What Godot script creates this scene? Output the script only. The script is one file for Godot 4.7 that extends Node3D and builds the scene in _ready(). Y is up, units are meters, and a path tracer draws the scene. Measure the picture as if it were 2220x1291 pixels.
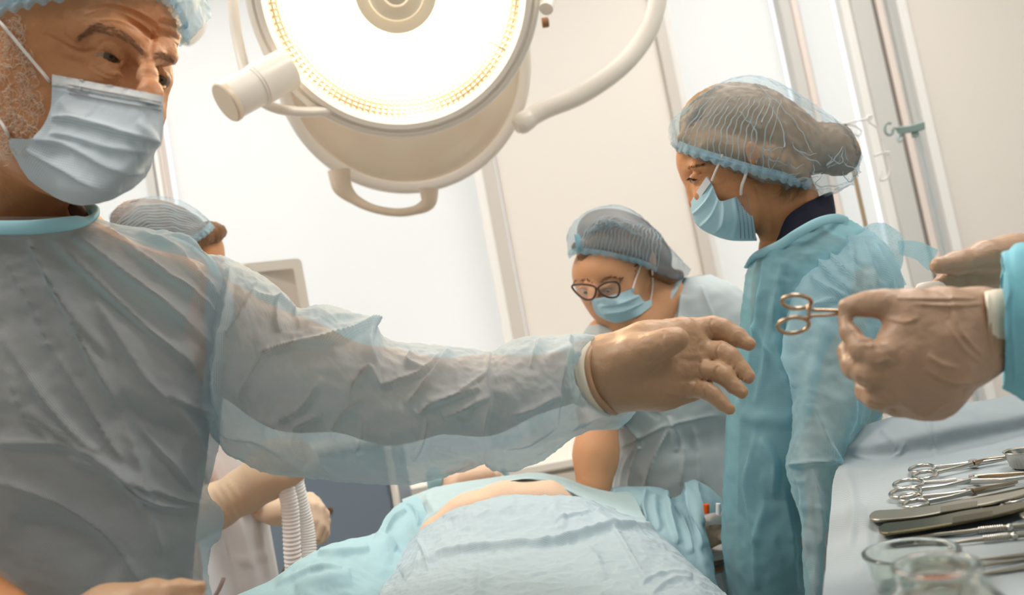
extends Node3D
# An operating room seen from table height. Shapes are built in metres; P() turns a pixel of the 2220x1291 frame and a depth into a point of the room.
const CX := 1110.0
const CY := 645.5
var F := 645.5 / tan(deg_to_rad(20.0))
var CT := Transform3D()
var CI := Transform3D()
var EYE := Vector3()
var M := {}

func P(x: float, y: float, d: float) -> Vector3:
	return CT * Vector3((x - CX) / F * d, -(y - CY) / F * d, -d)

func Q(w: Vector3) -> Vector2:
	var c := CI * w
	var d := maxf(-c.z, 0.05)
	return Vector2(c.x / d * F + CX, -c.y / d * F + CY)

func PX(d: float) -> float:      # metres per pixel at a depth
	return d / F

# ---------------------------------------------------------------- naming
func place(o: Node3D, parent: Node) -> void:
	var p: Node = parent if parent else self
	if parent == null:
		var n: String = o.name
		var k := 0
		var c := n
		while has_node(NodePath(c)):
			k += 1
			c = "%s_%03d" % [n, k]
		o.name = c
	p.add_child(o, true)

func world_of(n: Node) -> Vector3:
	var v := Vector3()
	while n != null and n != self:
		v += (n as Node3D).position
		n = n.get_parent()
	return v

func thing(called: String, label: String, category: String, at: Vector3, group := "") -> Node3D:
	var o := Node3D.new()
	o.name = called
	o.position = at
	place(o, null)
	tag(o, label, category, group)
	return o

func tag(o: Node, label: String, category: String, group := "") -> void:
	o.set_meta("label", label)
	o.set_meta("category", category)
	if group:
		o.set_meta("group", group)

# a mesh whose vertices are in room coordinates, put under parent
func part(called: String, g: Geo, mat: Material, parent: Node = null, label := "") -> MeshInstance3D:
	var o := MeshInstance3D.new()
	o.name = called
	M.last_geo = g
	var origin := world_of(parent) if parent else g.centre()
	o.mesh = g.mesh(origin)
	o.material_override = mat
	if parent == null:
		o.position = origin
	place(o, parent)
	if label:
		o.set_meta("label", label)
	return o

func struct(called: String, g: Geo, mat: Material, parent: Node = null) -> MeshInstance3D:
	var o := part(called, g, mat, parent)
	if parent == null:
		o.set_meta("kind", "structure")
	return o

# ---------------------------------------------------------------- geometry store (counter-clockwise inside, written clockwise)
class Geo:
	var v := PackedVector3Array()
	var n := PackedVector3Array()
	var uv := PackedVector2Array()
	var c := PackedColorArray()
	var f := PackedInt32Array()

	func centre() -> Vector3:
		var b := AABB(v[0], Vector3())
		for p in v:
			b = b.expand(p)
		return Vector3(b.get_center().x, b.position.y, b.get_center().z)

	func normals() -> void:
		n.resize(v.size())
		n.fill(Vector3())
		for i in range(0, f.size(), 3):
			var a := f[i]
			var b := f[i + 1]
			var d := f[i + 2]
			var m := (v[b] - v[a]).cross(v[d] - v[a])
			n[a] += m
			n[b] += m
			n[d] += m
		for i in n.size():
			n[i] = n[i].normalized()

	func flat() -> Geo:      # split every face, for hard edges
		var g := Geo.new()
		for i in f.size():
			g.v.append(v[f[i]])
			g.f.append(i)
			g.uv.append(uv[f[i]] if uv.size() else Vector2())
			if c.size():
				g.c.append(c[f[i]])
		g.normals()
		return g

	func flip() -> Geo:
		for i in range(0, f.size(), 3):
			var t := f[i]
			f[i] = f[i + 1]
			f[i + 1] = t
		for i in n.size():
			n[i] = -n[i]
		return self

	func add(o: Geo) -> Geo:
		var k := v.size()
		if c.size() and o.c.is_empty():
			o.c.resize(o.v.size())
			o.c.fill(Color.WHITE)
		v.append_array(o.v)
		n.append_array(o.n)
		if o.uv.is_empty():
			o.uv.resize(o.v.size())
		uv.append_array(o.uv)
		c.append_array(o.c)
		for i in o.f:
			f.append(i + k)
		return self

	func moved(t: Transform3D) -> Geo:
		var g := Geo.new()
		g.v = t * v
		g.f = f
		g.uv = uv
		g.c = c
		for m in n:
			g.n.append((t.basis * m).normalized())
		return g

	func mesh(origin: Vector3) -> ArrayMesh:
		if n.size() != v.size():
			normals()
		var a := []
		a.resize(Mesh.ARRAY_MAX)
		a[Mesh.ARRAY_VERTEX] = Transform3D(Basis(), -origin) * v
		a[Mesh.ARRAY_NORMAL] = n
		if uv.size() == v.size():
			a[Mesh.ARRAY_TEX_UV] = uv
		if c.size() == v.size():
			a[Mesh.ARRAY_COLOR] = c
		var r := f.duplicate()
		for i in range(0, r.size(), 3):
			var t := r[i]
			r[i] = r[i + 1]
			r[i + 1] = t
		a[Mesh.ARRAY_INDEX] = r
		var m := ArrayMesh.new()
		m.add_surface_from_arrays(Mesh.PRIMITIVE_TRIANGLES, a)
		return m

# ---------------------------------------------------------------- curves
func cr(a: float, b: float, c: float, d: float, t: float) -> float:
	return b + 0.5 * t * (c - a + t * (2.0 * a - 5.0 * b + 4.0 * c - d + t * (3.0 * (b - c) + d - a)))

# rows of numbers (each an Array) smoothed to n rows
func smooth_rows(r: Array, n: int) -> Array:
	var out := []
	var w: int = r[0].size()
	for i in n:
		var s := float(i) / (n - 1) * (r.size() - 1)
		var k := mini(int(s), r.size() - 2)
		var t := s - k
		var a: Array = r[maxi(k - 1, 0)]
		var b: Array = r[k]
		var c: Array = r[k + 1]
		var d: Array = r[mini(k + 2, r.size() - 1)]
		var o := []
		o.resize(w)
		for j in w:
			o[j] = cr(a[j], b[j], c[j], d[j], t)
		out.append(o)
	return out

func curve(pts: Array, n: int, closed := false) -> PackedVector3Array:
	var out := PackedVector3Array()
	var m := pts.size()
	var last := m if closed else m - 1
	for i in n:
		var s := float(i) / (n if closed else n - 1) * last
		var k := mini(int(s), last - 1)
		var t := s - k
		var a: Vector3 = pts[(k - 1 + m) % m] if closed else pts[maxi(k - 1, 0)]
		var b: Vector3 = pts[k]
		var c: Vector3 = pts[(k + 1) % m]
		var d: Vector3 = pts[(k + 2) % m] if closed else pts[mini(k + 2, m - 1)]
		out.append(Vector3(cr(a.x, b.x, c.x, d.x, t), cr(a.y, b.y, c.y, d.y, t), cr(a.z, b.z, c.z, d.z, t)))
	return out

# pixel polyline [x, y, depth, x, y, depth, ...] to points
func pts3(a: Array) -> Array:
	var o := []
	for i in range(0, a.size(), 3):
		o.append(P(a[i], a[i + 1], a[i + 2]))
	return o

func flatpx(a: Array, d: float) -> Array:
	var o := []
	for i in range(0, a.size(), 2):
		o.append(P(a[i], a[i + 1], d))
	return o

# ---------------------------------------------------------------- grids
# pos: rows * cols points; wrap joins the last column to the first
func grid(pos: PackedVector3Array, rows: int, cols: int, wrap: bool, uvs := Vector2(1, 1)) -> Geo:
	var g := Geo.new()
	g.v = pos
	for i in rows:
		for j in cols:
			g.uv.append(Vector2(float(j) / (cols - 1) * uvs.x, float(i) / (rows - 1) * uvs.y))
	for i in rows - 1:
		for j in cols - 1:
			var a := i * cols + j
			g.f.append_array([a, a + 1, a + cols, a + 1, a + cols + 1, a + cols])
	grid_normals(g, rows, cols, wrap)
	return g

func grid_normals(g: Geo, rows: int, cols: int, wrap: bool) -> void:
	g.normals()
	if wrap:
		for i in rows:
			var m := (g.n[i * cols] + g.n[i * cols + cols - 1]).normalized()
			g.n[i * cols] = m
			g.n[i * cols + cols - 1] = m

func volume(g: Geo) -> float:
	var s := 0.0
	var o := g.v[0]
	for i in range(0, g.f.size(), 3):
		s += (g.v[g.f[i]] - o).dot((g.v[g.f[i + 1]] - o).cross(g.v[g.f[i + 2]] - o))
	return s

func outward(g: Geo) -> Geo:
	return g.flip() if volume(g) < 0.0 else g

# a tube of changing width seen from the eye: stations [ax, ay, bx, by, depth, half thickness in metres]; a and b are the two edges in pixels
func loft(st: Array, nv: int, nu: int, o := {}) -> Geo:
	var rows := smooth_rows(st, nv)
	var pos := PackedVector3Array()
	var pw: float = o.get("pow", 1.0)
	for r in rows:
		var a := P(r[0], r[1], r[4])
		var b := P(r[2], r[3], r[4])
		var mid := (a + b) / 2.0
		var u := (a - b) / 2.0
		var w := (mid - EYE).normalized() * float(r[5])
		for j in nu + 1:
			var t := TAU * (float(j) / nu)
			var ct := cos(t + PI / 2)
			var s := sin(t + PI / 2)
			pos.append(mid + u * (signf(ct) * pow(absf(ct), pw)) + w * (signf(s) * pow(absf(s), pw)) + (CT.basis.x * (float(r[6]) * -s * PX(r[4])) if r.size() > 6 else Vector3()))
	var uvs: Vector2 = o.get("uv", Vector2(1, 1))
	var g := grid(pos, nv, nu + 1, true, uvs)
	if volume(g) < 0.0:
		g.flip()
	if o.has("strokes"):
		relief(g, o.strokes, o.get("noise", []))
		grid_normals(g, nv, nu + 1, true)
	if o.has("over"):
		var n: Near = o.over
		for i in g.v.size():
			var q := Q(g.v[i])
			var d := n.at(q.x, q.y, 99.0) - float(o.lift)
			var have := -(CI * g.v[i]).z
			if have > d and have < d + 0.07 and g.n[i].dot(EYE - g.v[i]) > 0.0:
				g.v[i] = EYE + (g.v[i] - EYE) * (d / have)
		grid_normals(g, nv, nu + 1, true)
	if o.get("caps", true):
		for e in 2:
			var base := g.v.size()
			var row := 0 if e == 0 else (nv - 1) * (nu + 1)
			var m := Vector3()
			for j in nu:
				m += g.v[row + j] / nu
			g.v.append(m)
			g.uv.append(Vector2())
			var dirn := (m - g.v[(nu + 1) if e == 0 else (nv - 2) * (nu + 1)]).normalized()
			g.n.append(dirn)
			var k0 := g.v.size()
			for j in nu + 1:
				g.v.append(g.v[row + j])
				g.uv.append(g.uv[row + j])
				g.n.append(dirn)
			for j in nu:
				var x := g.v[k0 + j] - m
				var y := g.v[k0 + j + 1] - m
				var d := x.cross(y).dot(g.v[row + (nu + 1) * (1 if e == 0 else -1)] - m)
				if d > 0.0:
					g.f.append_array([base, k0 + j + 1, k0 + j])
				else:
					g.f.append_array([base, k0 + j, k0 + j + 1])
	return g

# cloth: a net of control points, each row a flat list x, y, depth, ...; nr x nc samples; th > 0 gives it two faces and edges
func sheet(net: Array, nr: int, nc: int, o := {}) -> Geo:
	var down := smooth_rows(net, nr)
	var pos := PackedVector3Array()
	for r in down:
		var pr := []
		for i in range(0, r.size(), 3):
			pr.append([r[i], r[i + 1], r[i + 2]])
		for q in smooth_rows(pr, nc):
			pos.append(P(q[0], q[1], q[2]))
	var g := grid(pos, nr, nc, false, o.get("uv", Vector2(1, 1)))
	var m := Vector3()
	for i in g.n.size():
		m += g.n[i] * signf(g.n[i].dot(EYE - g.v[i])) * 0.0 + g.n[i]
	var mid := g.v[(nr / 2) * nc + nc / 2]
	if m.dot(EYE - mid) < 0.0:
		g.flip()
	if o.has("strokes") or o.has("noise"):
		relief(g, o.get("strokes", []), o.get("noise", []))
	if o.has("over"):      # lies on top of another surface
		var n: Near = o.over
		for i in g.v.size():
			var q := Q(g.v[i])
			var d := n.at(q.x, q.y, 99.0) - float(o.lift)
			var have := -(CI * g.v[i]).z
			if have > d:
				g.v[i] = EYE + (g.v[i] - EYE) * (d / have)
	if o.has("strokes") or o.has("noise") or o.has("over"):
		g.normals()
	if o.has("th"):
		shell(g, nr, nc, o.th)
	return g

func shell(g: Geo, nr: int, nc: int, th: float) -> void:
	var k := g.v.size()
	var tri := g.f.size()
	for i in k:
		g.v.append(g.v[i] - g.n[i] * th)
		g.n.append(-g.n[i])
		g.uv.append(g.uv[i])
		if g.c.size():
			g.c.append(g.c[i])
	for i in range(0, tri, 3):
		g.f.append_array([g.f[i] + k, g.f[i + 2] + k, g.f[i + 1] + k])
	var ring := []
	for j in nc:
		ring.append(j)
	for i in range(1, nr):
		ring.append(i * nc + nc - 1)
	for j in range(nc - 2, -1, -1):
		ring.append((nr - 1) * nc + j)
	for i in range(nr - 2, 0, -1):
		ring.append(i * nc)
	for i in ring.size():
		var a: int = ring[i]
		var b: int = ring[(i + 1) % ring.size()]
		g.f.append_array([a, a + k, b, b, a + k, b + k])

# ---------------------------------------------------------------- relief: folds, wrinkles and creases worked into a surface
# stroke: [height in metres, width in pixels, mode, x, y, x, y, ...]; mode 0 a soft ridge, 1 a fold steep on its right, 2 steep on its left, 3 a step up on the left
func relief(g: Geo, strokes: Array, noise: Array) -> void:
	var S := []
	for s in strokes:
		var p := PackedVector2Array()
		var raw := []
		for i in range(3, s.size(), 2):
			raw.append([s[i], s[i + 1]])
		if raw.size() > 2:
			raw = smooth_rows(raw, raw.size() * 4)
		for q in raw:
			p.append(Vector2(q[0], q[1]))
		var b := Rect2(p[0], Vector2())
		for q in p:
			b = b.expand(q)
		S.append([s[0], s[1], s[2], p, b.grow(s[1] * 3.0)])
	var has_noise := noise.size() > 0
	for i in g.v.size():
		var w := g.v[i]
		var q := Q(w)
		var face := g.n[i].dot((EYE - w).normalized())
		var k := smoothstep(-0.15, 0.2, face)
		var d := 0.0
		if k > 0.0:
			for s in S:
				if (s[4] as Rect2).has_point(q):
					d += stroke_at(q, s) * k
		if has_noise:
			for z in noise:
				d += (z[0] as FastNoiseLite).get_noise_3dv(w * (z[2] as Vector3)) * float(z[1])
		g.v[i] = w + g.n[i] * d

func stroke_at(q: Vector2, s: Array) -> float:
	var p: PackedVector2Array = s[3]
	var best := 1e9
	var side := 1.0
	var along := 0.0
	for i in p.size() - 1:
		var a := p[i]
		var ab := p[i + 1] - a
		var t := clampf((q - a).dot(ab) / maxf(ab.length_squared(), 1e-6), 0.0, 1.0)
		var e := q - (a + ab * t)
		var l := e.length_squared()
		if l < best:
			best = l
			side = signf(ab.cross(e))
			along = (i + t) / (p.size() - 1)
	var r: float = sqrt(best) / float(s[1])
	if r > 3.0:
		return 0.0
	var taper := pow(maxf(sin(PI * along), 0.0), 0.5)
	var mode: int = s[2]
	var y := 0.0
	if mode == 0:
		y = exp(-r * r)
	elif mode == 3:
		y = smoothstep(-0.3, 0.3, -side * r) * exp(-r * r * 0.35)
		taper = 1.0 if taper > 0.15 else taper / 0.15
	else:
		var right := side > 0.0
		if (mode == 1) == right:
			y = exp(-r * r * 6.0)
		else:
			y = exp(-r * 1.3)
	return float(s[0]) * y * taper

# ---------------------------------------------------------------- tubes, lathes, boxes
# fin: ellipse factor across; radii one number or a list along the path
func tube(path: PackedVector3Array, radii: Variant, seg := 10, closed := false, squash := 1.0, up := Vector3()) -> Geo:
	var m := path.size()
	var pos := PackedVector3Array()
	var prev := Vector3()
	for i in m:
		var t: Vector3
		if closed:
			t = (path[(i + 1) % m] - path[(i - 1 + m) % m]).normalized()
		else:
			t = (path[mini(i + 1, m - 1)] - path[maxi(i - 1, 0)]).normalized()
		if up != Vector3():
			prev = (up - t * up.dot(t)).normalized()
		elif i == 0:
			prev = t.cross(Vector3(0.31, 0.9, 0.28)).normalized()
		else:
			prev = (prev - t * prev.dot(t)).normalized()
		var b := t.cross(prev)
		var r: float = radii if not radii is Array else lerpf(radii[int(float(i) / (m - 1) * (radii.size() - 1))], radii[mini(int(float(i) / (m - 1) * (radii.size() - 1)) + 1, radii.size() - 1)], fmod(float(i) / (m - 1) * (radii.size() - 1), 1.0))
		for j in seg + 1:
			var a := TAU * j / seg
			pos.append(path[i] + prev * cos(a) * r * squash + b * sin(a) * r)
	var rows := m
	if closed:
		for j in seg + 1:
			pos.append(pos[j])
		rows += 1
	var g := outward(grid(pos, rows, seg + 1, true))
	if closed:
		for j in seg + 1:
			var q := (g.n[j] + g.n[(rows - 1) * (seg + 1) + j]).normalized()
			g.n[j] = q
			g.n[(rows - 1) * (seg + 1) + j] = q
	else:
		for e in 2:
			var row := 0 if e == 0 else (m - 1) * (seg + 1)
			var mid := path[0] if e == 0 else path[m - 1]
			var dn := (path[0] - path[1]).normalized() if e == 0 else (path[m - 1] - path[m - 2]).normalized()
			var k := g.v.size()
			g.v.append(mid)
			g.n.append(dn)
			g.uv.append(Vector2())
			for j in seg + 1:
				g.v.append(g.v[row + j])
				g.n.append(dn)
				g.uv.append(Vector2())
			for j in seg:
				if (g.v[k + 1 + j] - mid).cross(g.v[k + 2 + j] - mid).dot(dn) > 0:
					g.f.append_array([k, k + 1 + j, k + 2 + j])
				else:
					g.f.append_array([k, k + 2 + j, k + 1 + j])
	return g

# profile: [radius, height, ...] turned round the y axis of t
func lathe(prof: Array, seg: int, t: Transform3D, sharp := 35.0) -> Geo:
	var g := Geo.new()
	var n := prof.size() / 2
	for i in n - 1:
		var r0: float = prof[i * 2]
		var h0: float = prof[i * 2 + 1]
		var r1: float = prof[i * 2 + 2]
		var h1: float = prof[i * 2 + 3]
		var d := Vector2(r1 - r0, h1 - h0).normalized()
		var d0 := d
		var d1 := d
		if i > 0:
			var q := Vector2(r0 - float(prof[i * 2 - 2]), h0 - float(prof[i * 2 - 1])).normalized()
			if absf(rad_to_deg(d.angle_to(q))) < sharp:
				d0 = (d + q).normalized()
		if i < n - 2:
			var q := Vector2(float(prof[i * 2 + 4]) - r1, float(prof[i * 2 + 5]) - h1).normalized()
			if absf(rad_to_deg(d.angle_to(q))) < sharp:
				d1 = (d + q).normalized()
		var k := g.v.size()
		for j in seg + 1:
			var a := TAU * j / seg
			var c := cos(a)
			var s := sin(a)
			g.v.append(Vector3(r0 * c, h0, r0 * s))
			g.n.append(Vector3(d0.y * c, -d0.x, d0.y * s))
			g.uv.append(Vector2(float(j) / seg, float(i) / n))
			g.v.append(Vector3(r1 * c, h1, r1 * s))
			g.n.append(Vector3(d1.y * c, -d1.x, d1.y * s))
			g.uv.append(Vector2(float(j) / seg, float(i + 1) / n))
		for j in seg:
			var a := k + j * 2
			g.f.append_array([a, a + 1, a + 2, a + 1, a + 3, a + 2])
	return g.moved(t)

func box(c: Vector3, s: Vector3, bev := 0.004, b := Basis()) -> Geo:
	var g := Geo.new()
	var h := s / 2.0
	var e := minf(bev, minf(h.x, minf(h.y, h.z)) * 0.8)
	# 24 corner points of a chamfered box
	var ax := [Vector3.RIGHT, Vector3.UP, Vector3.BACK]
	var id := {}
	for sx in [-1, 1]:
		for sy in [-1, 1]:
			for sz in [-1, 1]:
				for k in 3:
					var p := Vector3(sx * h.x, sy * h.y, sz * h.z)
					for m in 3:
						if m != k:
							p[m] -= signf(p[m]) * e
					id[[sx, sy, sz, k]] = g.v.size()
					g.v.append(p)
	var quads := []
	for k in 3:
		var u := (k + 1) % 3
		var w := (k + 2) % 3
		for s1 in [-1, 1]:
			var q := []
			for uv in [[-1, -1], [1, -1], [1, 1], [-1, 1]]:
				var sg := [0, 0, 0]
				sg[k] = s1
				sg[u] = uv[0]
				sg[w] = uv[1]
				q.append(id[[sg[0], sg[1], sg[2], k]])
			quads.append(q)
			for s2 in [-1, 1]:
				var r := []
				for z in [[k, -1], [k, 1], [u, 1], [u, -1]]:
					var sg := [0, 0, 0]
					sg[k] = s1
					sg[u] = s2
					sg[w] = z[1]
					r.append(id[[sg[0], sg[1], sg[2], z[0]]])
				quads.append(r)
	for q in quads:
		tri_out(g, q[0], q[1], q[2])
		tri_out(g, q[0], q[2], q[3])
	for sx in [-1, 1]:
		for sy in [-1, 1]:
			for sz in [-1, 1]:
				tri_out(g, id[[sx, sy, sz, 0]], id[[sx, sy, sz, 1]], id[[sx, sy, sz, 2]])
	g.uv.resize(g.v.size())
	var o := g.flat()
	return o.moved(Transform3D(b, c))

func tri_out(g: Geo, a: int, b: int, c: int) -> void:
	if (g.v[b] - g.v[a]).cross(g.v[c] - g.v[a]).dot(g.v[a] + g.v[b] + g.v[c]) < 0:
		g.f.append_array([a, c, b])
	else:
		g.f.append_array([a, b, c])

# an outline (points in a plane) given thickness along dir, edges rounded by one chamfer
func slab(outline: PackedVector3Array, dir: Vector3, bev := 0.0) -> Geo:
	var m := outline.size()
	var c := Vector3()
	for p in outline:
		c += p / m
	var n := dir.normalized()
	var e1 := (outline[1] - outline[0]).normalized()
	e1 = (e1 - n * e1.dot(n)).normalized()
	var e2 := n.cross(e1)
	var poly := PackedVector2Array()
	for p in outline:
		poly.append(Vector2((p - c).dot(e1), (p - c).dot(e2)))
	var inner := PackedVector2Array()
	for i in m:
		var t0 := (poly[i] - poly[(i - 1 + m) % m]).normalized()
		var t1 := (poly[(i + 1) % m] - poly[i]).normalized()
		var nn := (Vector2(-t0.y, t0.x) + Vector2(-t1.y, t1.x)).normalized()
		inner.append(nn)
	var area := 0.0
	for i in m:
		area += poly[i].cross(poly[(i + 1) % m])
	var sgn := 1.0 if area > 0 else -1.0
	var idx := Geometry2D.triangulate_polygon(poly)
	var g := Geo.new()
	var layers := [[0.0, bev], [bev, 0.0], [dir.length() - bev, 0.0], [dir.length(), bev]]
	for l in layers:
		for i in m:
			var q: Vector2 = poly[i] + inner[i] * sgn * l[1]
			g.v.append(c + e1 * q.x + e2 * q.y + n * (float(l[0]) - 0.0))
	for i in range(0, idx.size(), 3):
		g.f.append_array([idx[i], idx[i + 1], idx[i + 2], idx[i] + 3 * m, idx[i + 2] + 3 * m, idx[i + 1] + 3 * m])
	for l in 3:
		for i in m:
			var a := l * m + i
			var b := l * m + (i + 1) % m
			g.f.append_array([a, a + m, b, b, a + m, b + m])
	g.uv.resize(g.v.size())
	if volume(g) < 0:
		g.flip()
	return g.flat()

# smooth shading kept where faces meet at less than deg
func soften(g: Geo, deg := 40.0) -> Geo:
	var fn := []
	var at := {}
	for i in range(0, g.f.size(), 3):
		var m := (g.v[g.f[i + 1]] - g.v[g.f[i]]).cross(g.v[g.f[i + 2]] - g.v[g.f[i]])
		fn.append(m)
		for k in 3:
			var key := (g.v[g.f[i + k]] * 20000.0).round()
			if not at.has(key):
				at[key] = []
			at[key].append(i / 3)
	var o := Geo.new()
	var lim := cos(deg_to_rad(deg))
	for i in range(0, g.f.size(), 3):
		var me: Vector3 = fn[i / 3]
		for k in 3:
			var p := g.v[g.f[i + k]]
			var s := Vector3()
			for j in at[(p * 20000.0).round()]:
				if (fn[j] as Vector3).normalized().dot(me.normalized()) > lim:
					s += fn[j]
			o.v.append(p)
			o.n.append(s.normalized())
			o.uv.append(g.uv[g.f[i + k]] if g.uv.size() else Vector2())
			o.f.append(o.f.size())
	return o

# ---------------------------------------------------------------- bodies: tapered capsules and ellipsoids joined smoothly, meshed as surface nets
class Blob:
	var prims := []
	func cap(a: Vector3, b: Vector3, ra: float, rb: float, k := 0.01) -> Blob:
		prims.append([0, a, b, ra, rb, k])
		return self
	func egg(c: Vector3, r: Vector3, b := Basis(), k := 0.01) -> Blob:
		prims.append([1, c, b.orthonormalized(), r, 0.0, k])
		return self
	func dig(c: Vector3, r: Vector3, b := Basis(), k := 0.01) -> Blob:
		prims.append([2, c, b.orthonormalized(), r, 0.0, k])
		return self
	func groove(a: Vector3, b: Vector3, ra: float, rb: float, k := 0.01) -> Blob:
		prims.append([3, a, b, ra, rb, k])
		return self

	func mesh_it(h: float) -> Geo:
		var box := AABB()
		var first := true
		for p in prims:
			if p[0] >= 2:
				continue
			var e := AABB(p[1], Vector3())
			if p[0] == 0:
				e = e.expand(p[2]).grow(maxf(p[3], p[4]))
			else:
				e = e.grow((p[3] as Vector3)[(p[3] as Vector3).max_axis_index()])
			box = e if first else box.merge(e)
			first = false
		box = box.grow(h * 2.5 + 0.004)
		var nx := int(box.size.x / h) + 2
		var ny := int(box.size.y / h) + 2
		var nz := int(box.size.z / h) + 2
		var o := box.position
		var fld := PackedFloat32Array()
		fld.resize(nx * ny * nz)
		fld.fill(1.0)
		for p in prims:
			var k: float = p[5]
			var kind: int = p[0]
			var e := AABB(p[1], Vector3())
			if kind == 0 or kind == 3:
				e = e.expand(p[2]).grow(maxf(p[3], p[4]) + k + h * 2.0)
			else:
				e = e.grow((p[3] as Vector3)[(p[3] as Vector3).max_axis_index()] + k + h * 2.0)
			var i0 := maxi(0, int((e.position.x - o.x) / h))
			var i1 := mini(nx - 1, int((e.end.x - o.x) / h) + 1)
			var j0 := maxi(0, int((e.position.y - o.y) / h))
			var j1 := mini(ny - 1, int((e.end.y - o.y) / h) + 1)
			var k0 := maxi(0, int((e.position.z - o.z) / h))
			var k1 := mini(nz - 1, int((e.end.z - o.z) / h) + 1)
			if kind == 0 or kind == 3:
				var a: Vector3 = p[1]
				var ba: Vector3 = p[2] - a
				var inv := 1.0 / maxf(ba.length_squared(), 1e-12)
				var ra: float = p[3]
				var dr: float = p[4] - ra
				for kz in range(k0, k1 + 1):
					for jy in range(j0, j1 + 1):
						var at := (kz * ny + jy) * nx
						var q := Vector3(o.x + i0 * h, o.y + jy * h, o.z + kz * h) - a
						for ix in range(i0, i1 + 1):
							var t := clampf(q.dot(ba) * inv, 0.0, 1.0)
							var d := (q - ba * t).length() - ra - dr * t
							q.x += h
							var f := fld[at + ix]
							if kind == 0:
								var m := k - absf(f - d)
								fld[at + ix] = minf(f, d) if m <= 0.0 else minf(f, d) - m * m / (4.0 * k)
							else:
								d = -d
								var m := k - absf(f - d)
								fld[at + ix] = maxf(f, d) if m <= 0.0 else maxf(f, d) + m * m / (4.0 * k)
			else:
				var c: Vector3 = p[1]
				var bi: Basis = (p[2] as Basis).transposed()
				var r: Vector3 = p[3]
				var ri := Vector3.ONE / r
				for kz in range(k0, k1 + 1):
					for jy in range(j0, j1 + 1):
						var at := (kz * ny + jy) * nx
						for ix in range(i0, i1 + 1):
							var q := bi * (Vector3(o.x + ix * h, o.y + jy * h, o.z + kz * h) - c) * ri
							var l := q.length()
							var d := l * (l - 1.0) / maxf((q * ri).length(), 1e-9)
							var f := fld[at + ix]
							if kind == 1:
								var m := k - absf(f - d)
								fld[at + ix] = minf(f, d) if m <= 0.0 else minf(f, d) - m * m / (4.0 * k)
							else:
								d = -d
								var m := k - absf(f - d)
								fld[at + ix] = maxf(f, d) if m <= 0.0 else maxf(f, d) + m * m / (4.0 * k)
		return nets(fld, nx, ny, nz, o, h)

	func nets(fld: PackedFloat32Array, nx: int, ny: int, nz: int, o: Vector3, h: float) -> Geo:
		var g := Geo.new()
		var id := PackedInt32Array()
		id.resize(nx * ny * nz)
		id.fill(-1)
		var sy := nx
		var sz := nx * ny
		var off := [0, 1, sy, sy + 1, sz, sz + 1, sz + sy, sz + sy + 1]
		var edges := [[0, 1], [2, 3], [4, 5], [6, 7], [0, 2], [1, 3], [4, 6], [5, 7], [0, 4], [1, 5], [2, 6], [3, 7]]
		for z in nz - 1:
			for y in ny - 1:
				var b := z * sz + y * sy
				for x in nx - 1:
					var at := b + x
					var s := fld[at] < 0.0
					if s == (fld[at + 1] < 0.0) and s == (fld[at + sy] < 0.0) and s == (fld[at + sy + 1] < 0.0) and s == (fld[at + sz] < 0.0) and s == (fld[at + sz + 1] < 0.0) and s == (fld[at + sz + sy] < 0.0) and s == (fld[at + sz + sy + 1] < 0.0):
						continue
					var sum := Vector3()
					var cnt := 0
					for e in edges:
						var f0 := fld[at + off[e[0]]]
						var f1 := fld[at + off[e[1]]]
						if (f0 < 0.0) != (f1 < 0.0):
							var t := f0 / (f0 - f1)
							var p0 := Vector3(e[0] & 1, (e[0] >> 1) & 1, e[0] >> 2)
							var p1 := Vector3(e[1] & 1, (e[1] >> 1) & 1, e[1] >> 2)
							sum += p0.lerp(p1, t)
							cnt += 1
					id[at] = g.v.size()
					g.v.append(o + (Vector3(x, y, z) + sum / cnt) * h)
		for z in range(1, nz - 1):
			for y in range(1, ny - 1):
				var b := z * sz + y * sy
				for x in range(1, nx - 1):
					var at := b + x
					var s := fld[at] < 0.0
					if s != (fld[at + 1] < 0.0):
						quad(g, id[at], id[at - sy], id[at - sy - sz], id[at - sz], s)
					if s != (fld[at + sy] < 0.0):
						quad(g, id[at], id[at - sz], id[at - sz - 1], id[at - 1], s)
					if s != (fld[at + sz] < 0.0):
						quad(g, id[at], id[at - 1], id[at - 1 - sy], id[at - sy], s)
		g.normals()
		g.uv.resize(g.v.size())
		return g

	func quad(g: Geo, a: int, b: int, c: int, d: int, s: bool) -> void:
		if a < 0 or b < 0 or c < 0 or d < 0:
			return
		if s:
			g.f.append_array([a, b, c, a, c, d])
		else:
			g.f.append_array([a, c, b, a, d, c])

func carve(g: Geo, strokes: Array, noise := []) -> Geo:
	relief(g, strokes, noise)
	g.normals()
	return g

# a chain of pixel joints [x, y, depth, radius in pixels, ...] as capsules
func chain(b: Blob, a: Array, k := 0.006) -> void:
	for i in range(0, a.size() - 4, 4):
		b.cap(P(a[i], a[i + 1], a[i + 2]), P(a[i + 4], a[i + 5], a[i + 6]), a[i + 3] * PX(a[i + 2]), a[i + 7] * PX(a[i + 6]), k)

func ball(b: Blob, x: float, y: float, d: float, rx: float, ry: float, rz: float, turn := 0.0, k := 0.01) -> void:
	var bs := CT.basis * Basis(Vector3.BACK, deg_to_rad(turn))
	b.egg(P(x, y, d), Vector3(rx, ry, rz) * PX(d), bs, k)

func scoop(b: Blob, x: float, y: float, d: float, rx: float, ry: float, rz: float, turn := 0.0, k := 0.01) -> void:
	var bs := CT.basis * Basis(Vector3.BACK, deg_to_rad(turn))
	b.dig(P(x, y, d), Vector3(rx, ry, rz) * PX(d), bs, k)

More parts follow.
